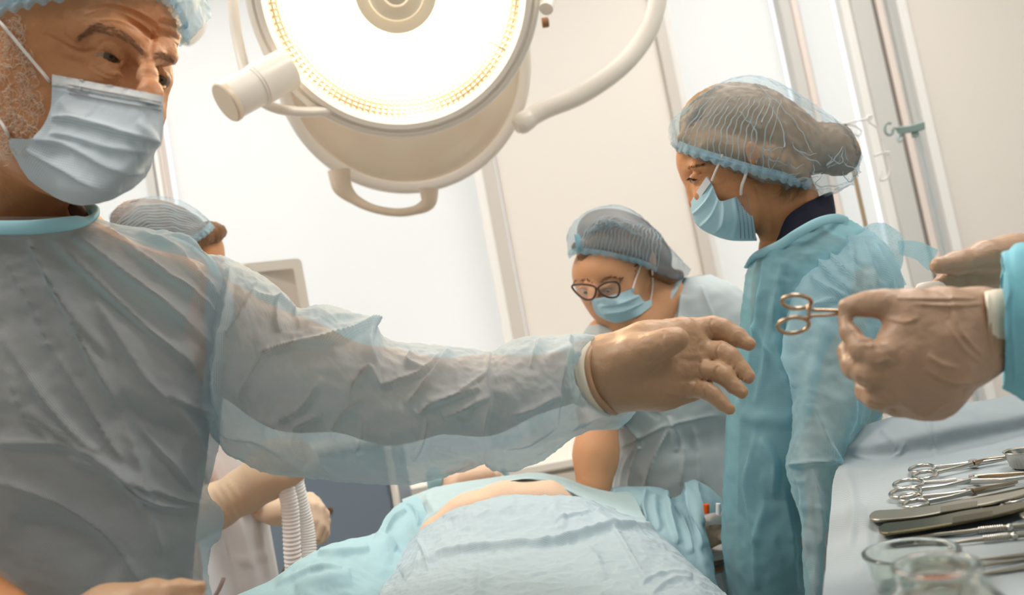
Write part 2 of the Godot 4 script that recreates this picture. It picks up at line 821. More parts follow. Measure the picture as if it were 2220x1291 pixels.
func noise(freq: float, kind := 0, octaves := 3, sd := 1) -> FastNoiseLite:
	var n := FastNoiseLite.new()
	n.seed = sd
	n.frequency = freq
	n.noise_type = FastNoiseLite.TYPE_SIMPLEX_SMOOTH
	n.fractal_octaves = octaves
	n.fractal_type = [FastNoiseLite.FRACTAL_FBM, FastNoiseLite.FRACTAL_RIDGED][kind]
	return n

# ---------------------------------------------------------------- materials
func mat(c: Color, rough := 0.6, o := {}) -> StandardMaterial3D:
	var m := StandardMaterial3D.new()
	m.albedo_color = c
	m.roughness = rough
	m.metallic = o.get("metal", 0.0)
	m.metallic_specular = o.get("spec", 0.4)
	m.cull_mode = BaseMaterial3D.CULL_DISABLED
	if o.has("alpha"):
		m.transparency = BaseMaterial3D.TRANSPARENCY_ALPHA
		m.albedo_color.a = o.alpha
	if o.has("back"):
		m.backlight_enabled = true
		m.backlight = o.back
	if o.has("tex"):
		m.albedo_texture = o.tex
	if o.has("bump"):
		m.heightmap_enabled = true
		m.heightmap_texture = o.bump
		m.heightmap_scale = o.get("bump_cm", 0.05)
	if o.has("tri"):
		m.uv1_triplanar = true
		m.uv1_scale = Vector3.ONE * float(o.tri)
	if o.has("uvs"):
		m.uv1_scale = o.uvs
	if o.has("sss"):
		m.subsurf_scatter_enabled = true
		m.subsurf_scatter_strength = o.sss
	if o.has("rim"):
		m.rim_enabled = true
		m.rim = o.rim
	if o.has("coat"):
		m.clearcoat_enabled = true
		m.clearcoat = o.coat
	if o.get("vc", false):
		m.vertex_color_use_as_albedo = true
	return m

func noise_tex(n: FastNoiseLite, size: int, ramp: Array = []) -> NoiseTexture2D:
	var t := NoiseTexture2D.new()
	t.width = size
	t.height = size
	t.seamless = true
	t.noise = n
	if ramp.size():
		var g := Gradient.new()
		var of := PackedFloat32Array()
		var co := PackedColorArray()
		for r in ramp:
			of.append(r[0])
			co.append(r[1])
		g.offsets = of
		g.colors = co
		t.color_ramp = g
	return t

# the embossed dots of non-woven cloth; a soft grey weave, alpha thinner in the dots when asked
func dots_tex(size: int, cells: int, lo: float, hi: float, alpha_lo := 1.0, alpha_hi := 1.0) -> ImageTexture:
	var im := Image.create(size, size, false, Image.FORMAT_RGBA8)
	var fib := noise(0.02, 0, 3, 5)
	for y in size:
		for x in size:
			var u := float(x) / size * cells
			var v := float(y) / size * cells
			var row := int(v)
			var du := absf(fposmod(u + (0.5 if row % 2 else 0.0), 1.0) - 0.5)
			var dv := absf(fposmod(v, 1.0) - 0.5)
			var t := smoothstep(0.20, 0.36, sqrt(du * du + dv * dv))
			var w := clampf(t, 0.0, 1.0)
			var k := lerpf(lo, hi, w)
			im.set_pixel(x, y, Color(k, k, k, lerpf(alpha_lo, alpha_hi, w)))
	return ImageTexture.create_from_image(im)

# nearest distance to the eye of a mesh, by pixel, so that hair, straps and brows can be laid on it
class Near:
	var z := {}
	var step := 5.0
	func at(x: float, y: float, other: float) -> float:
		var best := other
		var found := false
		for r in 3:
			for i in range(-r, r + 1):
				for j in range(-r, r + 1):
					var k := Vector2i(int(floor(x / step)) + i, int(floor(y / step)) + j)
					if z.has(k):
						best = minf(best, z[k]) if found else z[k]
						found = true
			if found:
				return best
		return other

func near(g: Geo, step := 5.0) -> Near:
	var o := Near.new()
	o.step = step
	for p in g.v:
		var q := Q(p)
		var d := -(CI * p).z
		var k := Vector2i(int(floor(q.x / step)), int(floor(q.y / step)))
		if not o.z.has(k) or o.z[k] > d:
			o.z[k] = d
	return o

# pixel polyline [x, y, x, y, ...] laid on a mesh, lifted by so many metres
func onto(n: Near, a: Array, lift: float, other: float) -> Array:
	var o := []
	for i in range(0, a.size(), 2):
		o.append(P(a[i], a[i + 1], n.at(a[i], a[i + 1], other) - lift))
	return o

# splits the faces that look at the eye inside a pixel rectangle, so that fine wrinkles find enough points
func refine(g: Geo, rect: Rect2) -> Geo:
	var mids := {}
	var inside := PackedByteArray()
	inside.resize(g.v.size())
	for i in g.v.size():
		if rect.has_point(Q(g.v[i])) and g.n[i].dot(EYE - g.v[i]) > -0.2 * (EYE - g.v[i]).length():
			inside[i] = 1
	var o := PackedInt32Array()
	var tri := g.f
	for i in range(0, tri.size(), 3):
		if inside[tri[i]] and inside[tri[i + 1]] and inside[tri[i + 2]]:
			for k in 3:
				var a := tri[i + k]
				var b := tri[i + (k + 1) % 3]
				var key := Vector2i(mini(a, b), maxi(a, b))
				if not mids.has(key):
					mids[key] = g.v.size()
					# a point bulged by the normals, so that the curve stays round
					var e := g.v[b] - g.v[a]
					var m := (g.v[a] + g.v[b]) / 2.0 + (g.n[a] * g.n[a].dot(e) - g.n[b] * g.n[b].dot(e)) / 8.0
					g.v.append(m)
					g.n.append((g.n[a] + g.n[b]).normalized())
					g.uv.append(Vector2())
	for i in range(0, tri.size(), 3):
		var t := [tri[i], tri[i + 1], tri[i + 2]]
		var m := []
		var c := 0
		for k in 3:
			var key := Vector2i(mini(t[k], t[(k + 1) % 3]), maxi(t[k], t[(k + 1) % 3]))
			m.append(mids.get(key, -1))
			if m[k] >= 0:
				c += 1
		if c == 0:
			o.append_array([t[0], t[1], t[2]])
		elif c == 3:
			o.append_array([t[0], m[0], m[2], t[1], m[1], m[0], t[2], m[2], m[1], m[0], m[1], m[2]])
		elif c == 1:
			for k in 3:
				if m[k] >= 0:
					o.append_array([t[k], m[k], t[(k + 2) % 3], m[k], t[(k + 1) % 3], t[(k + 2) % 3]])
		else:
			for k in 3:
				if m[k] < 0:
					var a: int = t[k]
					var b: int = t[(k + 1) % 3]
					var d: int = t[(k + 2) % 3]
					var mb: int = m[(k + 1) % 3]
					var md: int = m[(k + 2) % 3]
					o.append_array([a, b, mb, a, mb, md, md, mb, d])
	g.f = o
	g.normals()
	return g

# evens out small unevenness
func relax(g: Geo, times: int, amount := 0.5) -> Geo:
	for s in times:
		var sum := PackedVector3Array()
		sum.resize(g.v.size())
		var cnt := PackedFloat32Array()
		cnt.resize(g.v.size())
		for i in range(0, g.f.size(), 3):
			for k in 3:
				var a := g.f[i + k]
				var b := g.f[i + (k + 1) % 3]
				sum[a] += g.v[b]
				cnt[a] += 1.0
		for i in g.v.size():
			if cnt[i] > 0.0:
				g.v[i] = g.v[i].lerp(sum[i] / cnt[i], amount)
	g.normals()
	return g

# ================================================================ the scene
const ROLL := -10.5
const PITCH := 4.3
const WALL := 3.7          # distance of the window wall

func _ready() -> void:
	# camera
	var cam := Camera3D.new()
	cam.name = "camera"
	cam.position = Vector3(0, 1.2, 0)
	cam.basis = Basis(Vector3.RIGHT, deg_to_rad(PITCH)) * Basis(Vector3.BACK, deg_to_rad(ROLL))
	cam.fov = 40.0
	cam.near = 0.02
	var lens := CameraAttributesPhysical.new()
	lens.frustum_focal_length = 12.0 / tan(deg_to_rad(20.0))
	lens.frustum_focus_distance = 0.98
	lens.exposure_aperture = 5.6
	lens.exposure_multiplier = 1.0
	cam.attributes = lens
	add_child(cam)
	cam.current = true
	CT = cam.transform
	CI = CT.affine_inverse()
	EYE = CT.origin
	# bright overcast sky
	var env := Environment.new()
	var sm := ProceduralSkyMaterial.new()
	sm.sky_top_color = Color(0.93, 0.95, 0.98)
	sm.sky_horizon_color = Color(0.96, 0.96, 0.96)
	sm.ground_horizon_color = Color(0.94, 0.94, 0.92)
	sm.ground_bottom_color = Color(0.75, 0.76, 0.72)
	sm.sky_curve = 0.3
	var sky := Sky.new()
	sky.sky_material = sm
	env.background_mode = Environment.BG_SKY
	env.sky = sky
	env.background_energy_multiplier = 1.15
	env.tonemap_mode = Environment.TONE_MAPPER_LINEAR
	env.tonemap_exposure = 1.25
	env.sdfgi_enabled = true
	env.ssao_enabled = true
	env.ssil_enabled = true
	var we := WorldEnvironment.new()
	we.name = "world"
	we.environment = env
	add_child(we)
	materials()
	# ceiling panels of the theatre: [x, z, size x, size z, energy]
	for a in [[-1.35, -0.6, 1.2, 0.6, 2.6], [1.35, -0.6, 1.2, 0.6, 2.6], [-1.35, 1.5, 1.2, 0.6, 0.9], [1.35, 1.5, 1.2, 0.6, 0.9], [-1.35, -2.4, 1.2, 0.6, 2.6], [1.35, -2.4, 1.2, 0.6, 2.6]]:
		ceiling_panel(a[0], a[1], a[2], a[3], a[4])
	room()
	lamps()
	equipment()
	patient()
	surgeon()
	woman()
	nurse()
	anaesthetist()
	instrument_table()
	handing_person()

func skin(c: Color, rough := 0.5) -> StandardMaterial3D:
	return mat(c, rough, {"spec": 0.35, "sss": 0.12, "tri": 9.0, "bump": M.pores, "bump_cm": 0.03})

func materials() -> void:
	M.pores = noise_tex(noise(0.09, 0, 3, 3), 256)
	M.dots = dots_tex(256, 16, 0.94, 1.0, 0.56, 0.68)
	M.dots_dense = dots_tex(256, 16, 0.93, 1.0, 0.62, 0.76)
	M.dots_thin = dots_tex(256, 16, 0.94, 1.0, 0.42, 0.53)
	M.dots_solid = dots_tex(256, 16, 0.86, 1.0)
	M.wall = mat(Color(0.90, 0.875, 0.845), 0.8)
	M.white_wall = mat(Color(0.93, 0.925, 0.91), 0.7)
	M.trim = mat(Color(0.80, 0.775, 0.745), 0.5)
	M.trim_grey = mat(Color(0.80, 0.795, 0.78), 0.5)
	M.trim_dark = mat(Color(0.50, 0.47, 0.44), 0.5)
	M.trim_rose = mat(Color(0.90, 0.85, 0.82), 0.45)
	M.pane = mat(Color(0.96, 0.965, 0.965), 0.6, {"back": Color(1, 1, 1), "spec": 0.3})
	M.floor = mat(Color(0.62, 0.64, 0.63), 0.35, {"tex": noise_tex(noise(0.05, 0, 4, 9), 256, [[0.0, Color(0.9, 0.9, 0.9)], [1.0, Color(1, 1, 1)]]), "tri": 1.0})
	M.enamel = mat(Color(0.96, 0.93, 0.885), 0.3, {"spec": 0.5})
	M.enamel_tan = mat(Color(0.90, 0.83, 0.74), 0.35, {"spec": 0.5})
	M.steel = mat(Color(0.78, 0.76, 0.73), 0.22, {"metal": 1.0})
	M.steel_dull = mat(Color(0.62, 0.60, 0.55), 0.38, {"metal": 1.0})
	M.steel_warm = mat(Color(0.74, 0.64, 0.54), 0.25, {"metal": 1.0})
	# cloth
	M.gown = mat(Color(0.87, 0.88, 0.885), 0.6, {"tex": M.dots, "alpha": 1.0, "back": Color(0.44, 0.83, 0.94) * 0.85, "spec": 0.3, "bump": M.dots_solid, "bump_cm": 0.03, "rim": 0.15})
	M.gown_blue = mat(Color(0.66, 0.86, 0.90), 0.7, {"tex": M.dots_dense, "alpha": 1.0, "back": Color(0.62, 0.92, 0.98) * 0.9, "spec": 0.3, "rim": 0.15})
	M.gown_front = mat(Color(0.87, 0.88, 0.89), 0.6, {"tex": M.dots_thin, "alpha": 1.0, "back": Color(0.48, 0.84, 0.94) * 0.9, "spec": 0.3, "bump": M.dots_solid, "bump_cm": 0.03, "rim": 0.15})
	M.gown_sleeve = mat(Color(0.78, 0.89, 0.92), 0.6, {"tex": M.dots_dense, "alpha": 1.0, "back": Color(0.62, 0.92, 0.98) * 0.95, "spec": 0.3, "rim": 0.15})
	M.binding = mat(Color(0.66, 0.84, 0.88), 0.75, {"back": Color(0.6, 0.9, 0.96) * 0.6, "spec": 0.3})
	M.gown_solid = mat(Color(0.60, 0.83, 0.88), 0.75, {"tex": M.dots_solid, "back": Color(0.62, 0.90, 0.96) * 0.8, "spec": 0.3})
	M.drape = mat(Color(0.72, 0.79, 0.825), 0.8, {"tex": M.dots_solid, "back": Color(0.75, 0.89, 0.96) * 0.5, "spec": 0.25, "bump": M.dots_solid, "bump_cm": 0.015})
	M.drape_blue = mat(Color(0.76, 0.90, 0.93), 0.7, {"tex": M.dots_solid, "back": Color(0.6, 0.9, 0.97) * 0.8, "spec": 0.3})
	M.drape_pale = mat(Color(0.78, 0.87, 0.885), 0.75, {"tex": M.dots_solid, "back": Color(0.8, 0.95, 0.98) * 0.6, "spec": 0.3})
	M.drape_aqua = mat(Color(0.84, 0.945, 0.965), 0.6, {"tex": M.dots_solid, "back": Color(0.62, 0.93, 0.99) * 0.95, "spec": 0.4})
	M.drape_table = mat(Color(0.64, 0.68, 0.70), 0.75, {"tex": M.dots_solid, "spec": 0.3, "bump": M.dots_solid, "bump_cm": 0.03})
	M.gown_cuff = mat(Color(0.55, 0.80, 0.86), 0.75, {"tex": M.dots_solid, "back": Color(0.5, 0.88, 0.96) * 0.6, "spec": 0.3})
	M.cream = mat(Color(0.91, 0.88, 0.83), 0.5)
	M.mask = mat(Color(0.81, 0.845, 0.87), 0.8, {"tex": M.dots_solid, "uvs": Vector3(6, 4, 1), "spec": 0.25, "back": Color(0.7, 0.88, 0.95) * 0.35})
	M.mask_white = mat(Color(0.86, 0.86, 0.86), 0.8, {"spec": 0.25})
	M.elastic = mat(Color(0.92, 0.89, 0.86), 0.8)
	M.net = mat(Color(0.66, 0.80, 0.86), 0.6, {"alpha": 0.22, "back": Color(0.7, 0.9, 1.0) * 0.7, "spec": 0.5})
	M.net_fold = mat(Color(0.66, 0.80, 0.86), 0.55, {"alpha": 0.62, "back": Color(0.7, 0.9, 1.0) * 0.7, "spec": 0.5})
	M.net_crease = mat(Color(0.74, 0.80, 0.82), 0.6, {"alpha": 0.5, "back": Color(0.8, 0.9, 0.95) * 0.6})
	M.glove = mat(Color(0.70, 0.56, 0.44), 0.42, {"spec": 0.4, "sss": 0.1, "tri": 11.0, "bump": M.pores, "bump_cm": 0.02})
	M.glove_near = mat(Color(0.68, 0.55, 0.45), 0.4, {"spec": 0.45, "tri": 11.0, "bump": M.pores, "bump_cm": 0.02})
	M.glove_back = mat(Color(0.82, 0.73, 0.62), 0.45, {"spec": 0.4, "tri": 11.0, "bump": M.pores, "bump_cm": 0.02})
	M.glove_pale = mat(Color(0.90, 0.85, 0.77), 0.45, {"spec": 0.4})
	M.skin_man = skin(Color(0.78, 0.54, 0.37))
	M.skin_woman = skin(Color(0.80, 0.57, 0.40))
	M.skin_fair = skin(Color(0.86, 0.66, 0.53))
	M.white_cloth = mat(Color(0.90, 0.905, 0.915), 0.85, {"spec": 0.2})
	M.scrub_grey = mat(Color(0.75, 0.79, 0.80), 0.85, {"spec": 0.2})
	M.navy = mat(Color(0.16, 0.16, 0.22), 0.8, {"spec": 0.25})
	M.under = mat(Color(0.62, 0.52, 0.45), 0.9, {"spec": 0.1})
	M.under_teal = mat(Color(0.20, 0.25, 0.29), 0.9, {"spec": 0.1})
	M.hair_brown = mat(Color(0.46, 0.33, 0.22), 0.5, {"spec": 0.4})
	M.hair_blond = mat(Color(0.62, 0.49, 0.35), 0.5, {"spec": 0.4})
	M.hair_grey = mat(Color(0.93, 0.86, 0.78), 0.5, {"spec": 0.4})
	M.black = mat(Color(0.10, 0.10, 0.10), 0.4)
	M.plastic_white = mat(Color(0.98, 0.98, 0.98), 0.4, {"spec": 0.5})

# ---------------------------------------------------------------- room
func wall_x(px: float, py: float) -> Vector2:       # where the sight line of a pixel meets the window wall: x and y
	var d := P(px, py, 1.0) - EYE
	var t := -WALL / d.z
	return Vector2(EYE.x + d.x * t, EYE.y + d.y * t)

# x at the wall of an upright line through that pixel
func wx(px: float, py: float) -> float:
	return wall_x(px, py).x

func bx(x0: float, x1: float, y0: float, y1: float, z0: float, z1: float, bev := 0.003) -> Geo:
	return box(Vector3((x0 + x1) / 2, (y0 + y1) / 2, (z0 + z1) / 2), Vector3(absf(x1 - x0), absf(y1 - y0), absf(z1 - z0)), bev)

func ceiling_panel(x: float, z: float, sx: float, sz: float, e: float) -> void:
	var t := thing("ceiling_light", "recessed white ceiling light panel on the %s, %s" % ["left" if x < 0 else "right", "by the window wall" if z < -1 else ("over the operating table" if z < 1 else "by the rear wall")], "light", Vector3(x, 3.485, z), "ceiling light panels")
	var fr := bx(x - sx / 2 - 0.03, x + sx / 2 + 0.03, 3.47, 3.498, z - sz / 2 - 0.03, z - sz / 2)
	fr.add(bx(x - sx / 2 - 0.03, x + sx / 2 + 0.03, 3.47, 3.498, z + sz / 2, z + sz / 2 + 0.03))
	fr.add(bx(x - sx / 2 - 0.03, x - sx / 2, 3.47, 3.498, z - sz / 2, z + sz / 2))
	fr.add(bx(x + sx / 2, x + sx / 2 + 0.03, 3.47, 3.498, z - sz / 2, z + sz / 2))
	part("frame", fr, M.enamel, t)
	var glow := mat(Color(0.95, 0.95, 0.93), 0.6)
	glow.emission_enabled = true
	glow.emission = Color(1, 0.97, 0.93)
	glow.emission_energy_multiplier = 1.5
	part("diffuser", bx(x - sx / 2, x + sx / 2, 3.475, 3.49, z - sz / 2, z + sz / 2), glow, t)
	var l := AreaLight3D.new()
	l.name = "ceiling_light_lamp"
	l.area_size = Vector2(sx, sz)
	l.area_normalize_energy = true
	l.light_energy = e
	l.light_color = Color(1, 0.98, 0.955)
	l.shadow_enabled = true
	l.area_range = 12.0
	l.position = Vector3(0, -0.02, 0)
	l.rotation = Vector3(-PI / 2, 0, 0)
	t.add_child(l, true)

func room() -> void:
	var z := -WALL
	var zo := z - 0.25
	struct("floor", bx(-3.4, 3.4, -0.1, 0.0, zo, 3.2), M.floor)
	struct("ceiling", bx(-3.4, 3.4, 3.5, 3.62, zo, 3.2), M.white_wall)
	# side walls, each with a wide window
	for s in [-1, 1]:
		var nm: String = "left" if s < 0 else "right"
		var x0: float = s * 3.2
		var x1: float = s * 3.4
		var g := bx(x0, x1, 0, 0.9, zo, 3.2)
		g.add(bx(x0, x1, 2.7, 3.5, zo, 3.2))
		g.add(bx(x0, x1, 0.9, 2.7, zo, -2.4))
		g.add(bx(x0, x1, 0.9, 2.7, 2.6, 3.2))
		struct("wall_" + nm, g, M.white_wall)
	# wall behind the camera
	struct("wall_back", bx(-3.4, 3.4, 0, 3.5, 3.0, 3.2), mat(Color(0.62, 0.66, 0.68), 0.7))
	# the window wall in view
	var ys := 0.45
	var yt := 3.24
	var a0 := wx(150, 400)
	var a1 := wx(1040, 400)
	var b0 := wx(1560, 560)
	var b1 := wx(1905, 150)
	var c1 := wx(1976, 150)
	var g := bx(-3.4, 3.4, 0.0, ys, z, zo)
	g.add(bx(-3.4, 3.4, yt, 3.5, z, zo))
	g.add(bx(-3.4, a0 - 0.05, ys, yt, z, zo))
	g.add(bx(a1 + 0.09, b0 - 0.085, ys, yt, z, zo))
	g.add(bx(c1, 3.4, ys, yt, z, zo))
	struct("wall_front", g, M.wall)
	struct("trim_1", bx(-3.2, c1 + 0.1, ys - 0.03, ys + 0.005, z + 0.06, zo, 0.006), M.white_wall)
	# window 1: wide frosted panel, frame left and right
	var w1 := Node3D.new()
	w1.name = "window_1"
	w1.position = Vector3((a0 + a1) / 2, ys, z)
	w1.set_meta("kind", "structure")
	place(w1, null)
	var m0 := wx(343, 380)
	for q in [[m0 - 0.052, m0 - 0.012, M.trim_grey], [m0 - 0.002, m0 + 0.022, M.white_wall], [m0 + 0.026, m0 + 0.034, M.trim_rose], [a1 - 0.02, a1 + 0.022, M.white_wall], [a1 + 0.022, a1 + 0.085, M.trim], [a0 - 0.05, a0, M.trim]]:
		part("window_frame", bx(q[0], q[1], ys, yt, z + 0.02, z - 0.06), q[2], w1)
	part("pane", bx(a0, m0 - 0.05, ys, yt, z - 0.10, z - 0.106, 0.001), M.pane, w1)
	part("pane", bx(m0 + 0.034, a1 - 0.02, ys, yt, z - 0.10, z - 0.106, 0.001), M.pane, w1)
	# window 2: pane, grey mullion, pane, wide grey post, narrow pane
	var w2 := Node3D.new()
	w2.name = "window_2"
	w2.position = Vector3((b0 + c1) / 2, ys, z)
	w2.set_meta("kind", "structure")
	place(w2, null)
	var e0 := wx(1702, 50)
	var p0 := wx(1858, 80)
	var p1 := wx(1905, 80)
	for q in [[b0 - 0.085, b0 - 0.035, M.trim, 0.03], [b0 - 0.035, b0, M.white_wall, 0.0], [e0 - 0.014, e0 + 0.034, M.trim_grey, 0.02], [e0 + 0.034, e0 + 0.062, M.trim_rose, 0.035], [e0 + 0.062, e0 + 0.076, M.trim_grey, 0.01], [p0 - 0.04, p0, M.white_wall, 0.0], [p0, p1 - 0.006, M.trim_grey, 0.02], [p1 - 0.006, p1 + 0.008, M.trim_dark, 0.024], [p1 + 0.008, p1 + 0.038, M.trim_rose, 0.03], [p1 + 0.038, p1 + 0.056, M.trim_grey, 0.01], [c1 - 0.012, c1 + 0.03, M.white_wall, 0.03]]:
		part("window_frame", bx(q[0], q[1], ys, yt, z + float(q[3]), z - 0.06), q[2], w2)
	part("pane", bx(b0, e0 - 0.014, ys, yt, z - 0.10, z - 0.106, 0.001), M.pane, w2)
	part("pane", bx(e0 + 0.076, p0 - 0.04, ys, yt, z - 0.10, z - 0.106, 0.001), M.pane, w2)
	part("pane", bx(p1 + 0.056, c1, ys, yt, z - 0.10, z - 0.106, 0.001), M.pane, w2)
	# side and rear windows
	var k := 3
	for s in [-1, 1]:
		var w := Node3D.new()
		w.name = "window_%d" % k
		k += 1
		w.position = Vector3(s * 3.3, 0.9, 0.1)
		w.set_meta("kind", "structure")
		place(w, null)
		for zz in [-2.4, -0.75, 0.9, 2.55]:
			part("window_frame", bx(s * 3.26, s * 3.34, 0.9, 2.7, zz, zz + 0.06), M.trim, w)
		part("pane", bx(s * 3.3, s * 3.306, 0.9, 2.7, -2.4, 2.6, 0.001), M.pane, w)

# ---------------------------------------------------------------- surgical lamps
func lamps() -> void:
	lamp_lit()
	lamp_second()
	# ceiling joint at the top left, half out of the picture
	var t := thing("ceiling_pendant", "rounded white end of a ceiling pendant behind the older man's cap", "ceiling pendant", P(420, 60, 2.6))
	part("joint", tube(curve([P(408, -260, 2.6), P(412, -100, 2.6), P(415, 20, 2.6), P(412, 62, 2.6), P(400, 90, 2.58)], 20), [0.048, 0.048, 0.048, 0.044, 0.02], 20), M.enamel, t)
	part("collar", tube(curve([P(413, 8, 2.6), P(414, 16, 2.6)], 3), 0.053, 20), M.enamel, t)
	part("pole", tube(curve([P(408, -260, 2.6), Vector3(P(408, -260, 2.6).x, 3.48, P(408, -260, 2.6).z)], 3), 0.03, 14), M.enamel, t)

func face_frame(c: Vector3, towards: Vector3) -> Transform3D:
	var y := (towards - c).normalized()
	var x := y.cross(Vector3.UP).normalized()
	return Transform3D(Basis(x, y, x.cross(y)), c)

func lamp_lit() -> void:
	var d := 1.8
	var u := PX(d)
	var c := P(858, -18, d)
	var t := thing("surgical_lamp", "large lit round surgical lamp with glaring white face at the top of the picture", "lamp", c)
	var tf := face_frame(c, EYE + Vector3(0.0, -0.12, 0.0))
	var R := 318 * u
	# y of the lathe points out of the face towards the room
	part("housing", lathe([R * 0.2, -0.148, R * 0.62, -0.135, R * 0.86, -0.095, R * 0.96, -0.05, R * 0.985, -0.03], 72, tf), M.enamel, t)
	part("rim", lathe([R * 0.985, -0.032, R * 1.0, -0.02, R * 1.0, 0.004, R * 0.985, 0.014, R * 0.955, 0.017, R * 0.95, 0.012, R * 0.94, 0.012, R * 0.925, 0.022, R * 0.89, 0.022, R * 0.868, 0.008, R * 0.862, -0.012], 96, tf, 50.0), M.enamel, t)
	# reflector: rings of small facets, warm metal
	var g := Geo.new()
	var seg := 120
	var rings := 22
	for i in rings:
		var f0 := float(i) / rings
		var f1 := float(i + 1) / rings
		var r0 := R * lerpf(0.30, 0.862, f0)
		var r1 := R * lerpf(0.30, 0.862, f1)
		var y0 := -0.13 + 0.118 * pow(f0, 1.7)
		var y1 := -0.13 + 0.118 * pow(f1, 1.7) - 0.0018
		for j in seg:
			var a0 := TAU * j / seg
			var a1 := TAU * (j + 0.86) / seg
			var k := g.v.size()
			g.v.append_array([Vector3(r0 * cos(a0), y0, r0 * sin(a0)), Vector3(r0 * cos(a1), y0, r0 * sin(a1)), Vector3(r1 * cos(a1), y1, r1 * sin(a1)), Vector3(r1 * cos(a0), y1, r1 * sin(a0))])
			var mid := Vector3(cos((a0 + a1) / 2) * (r0 + r1) / 2, (y0 + y1) / 2 - 0.002, sin((a0 + a1) / 2) * (r0 + r1) / 2)
			g.v.append(mid)
			g.f.append_array([k, k + 1, k + 4, k + 1, k + 2, k + 4, k + 2, k + 3, k + 4, k + 3, k, k + 4])
	g.uv.resize(g.v.size())
	var gg := g.flat().moved(tf)
	gg.normals()
	if gg.n[0].dot(tf.basis.y) < 0:
		gg.flip()
	part("reflector", gg, mat(Color(0.97, 0.88, 0.74), 0.3, {"metal": 1.0}), t)
	part("reflector_backing", lathe([R * 0.02, -0.140, R * 0.5, -0.128, R * 0.87, -0.02], 64, tf), M.enamel_tan, t)
	# the lit glass: a ring-shaped diffuser in front of the bulb
	var glow := mat(Color(1, 0.98, 0.94), 0.5)
	glow.emission_enabled = true
	glow.emission = Color(1.0, 0.95, 0.86)
	glow.emission_energy_multiplier = 4.0
	var gt := tf.translated_local(Vector3(-0.012, 0, 0.05))
	part("glowing_diffuser", lathe([R * 0.255, -0.10, R * 0.40, -0.085, R * 0.62, -0.055, R * 0.80, -0.026, R * 0.81, -0.028], 72, gt), glow, t)
	# centre hub and handle
	var hub := tf.translated_local(Vector3(0, 0, 0))
	part("hub", lathe([R * 0.30, -0.12, R * 0.305, -0.05, R * 0.285, -0.035, R * 0.2, -0.03, R * 0.19, -0.012, R * 0.15, -0.006, R * 0.0, -0.006], 48, hub), mat(Color(0.97, 0.93, 0.85), 0.4), t)
	part("centre_handle", lathe([R * 0.09, -0.01, R * 0.095, 0.02, R * 0.08, 0.028, R * 0.0, 0.03], 32, hub), M.enamel_tan, t)
	var wire := tube(curve([P(955, 32, 1.72), P(1030, 75, 1.73), P(1096, 108, 1.745)], 12), 0.0018, 6)
	part("spoke", wire, M.enamel_tan, t)
	# yoke: two nested bands on the left and the round pivot with its knob
	part("yoke", tube(curve(pts3([520, -160, 1.86, 503, -60, 1.86, 507, 30, 1.86, 516, 90, 1.86, 534, 165, 1.84, 552, 205, 1.82, 590, 232, 1.82, 650, 243, 1.84, 720, 240, 1.88]), 48), 0.0155, 14, false, 0.75), M.enamel, t)
	part("yoke", tube(curve(pts3([552, -160, 1.9, 548, -60, 1.9, 553, 10, 1.9, 566, 80, 1.9, 588, 135, 1.9]), 30), 0.013, 14, false, 0.75), M.enamel, t)
	var pc := P(622, 150, 1.78)
	var pe := P(492, 222, 1.70)
	var ax := (pe - pc).normalized()
	var kx := ax.cross(Vector3.UP).normalized()
	var kt := Transform3D(Basis(kx, ax, kx.cross(ax)), pc)
	var L := (pe - pc).length()
	var kn := part("pivot_knob", lathe([0.0, 0.0, 0.044, 0.0, 0.045, L * 0.50, 0.0435, L * 0.505, 0.0435, L * 0.54, 0.0415, L * 0.545, 0.041, L * 0.93, 0.0405, L * 0.94], 40, kt), M.enamel, t)
	part("knob_cap", lathe([0.0425, L * 0.94, 0.0435, L * 0.96, 0.0435, L * 1.01, 0.041, L * 1.03, 0.02, L * 1.035, 0.0, L * 1.035], 40, kt), M.enamel_tan, kn)
	# screw on the right of the rim
	var sc := P(1183, 50, 1.8)
	part("screw", lathe([0.0, 0.0, 0.011, 0.0, 0.011, 0.013, 0.009, 0.015, 0.0, 0.015], 20, Transform3D(CT.basis * Basis(Vector3.BACK, -PI / 2 + 0.15), sc - CT.basis.x * 0.008)), mat(Color(0.62, 0.44, 0.32), 0.4), t)
	part("ceiling_mount", tube(curve([P(858, -420, 1.98), Vector3(P(858, -420, 1.98).x, 3.48, P(858, -420, 1.98).z)], 3), 0.03, 16), M.enamel, t)
	part("yoke_bridge", tube(curve([P(520, -160, 1.86), P(620, -330, 1.9), P(858, -420, 1.98), P(1080, -330, 1.9), P(1196, -130, 1.86), P(1192, -20, 1.85), P(1184, 20, 1.82)], 50), 0.016, 14), M.enamel, t)
	# its light
	var l := SpotLight3D.new()
	l.name = "surgical_lamp_light"
	l.light_color = Color(1.0, 0.86, 0.66)
	l.light_energy = 0.5
	l.spot_angle = 50
	l.spot_range = 8.0
	l.spot_attenuation = 2.0
	l.light_size = 0.22
	l.shadow_enabled = true
	l.transform = Transform3D(Basis.looking_at(tf.basis.y, Vector3.UP), tf.basis.y * 0.03)
	t.add_child(l, true)

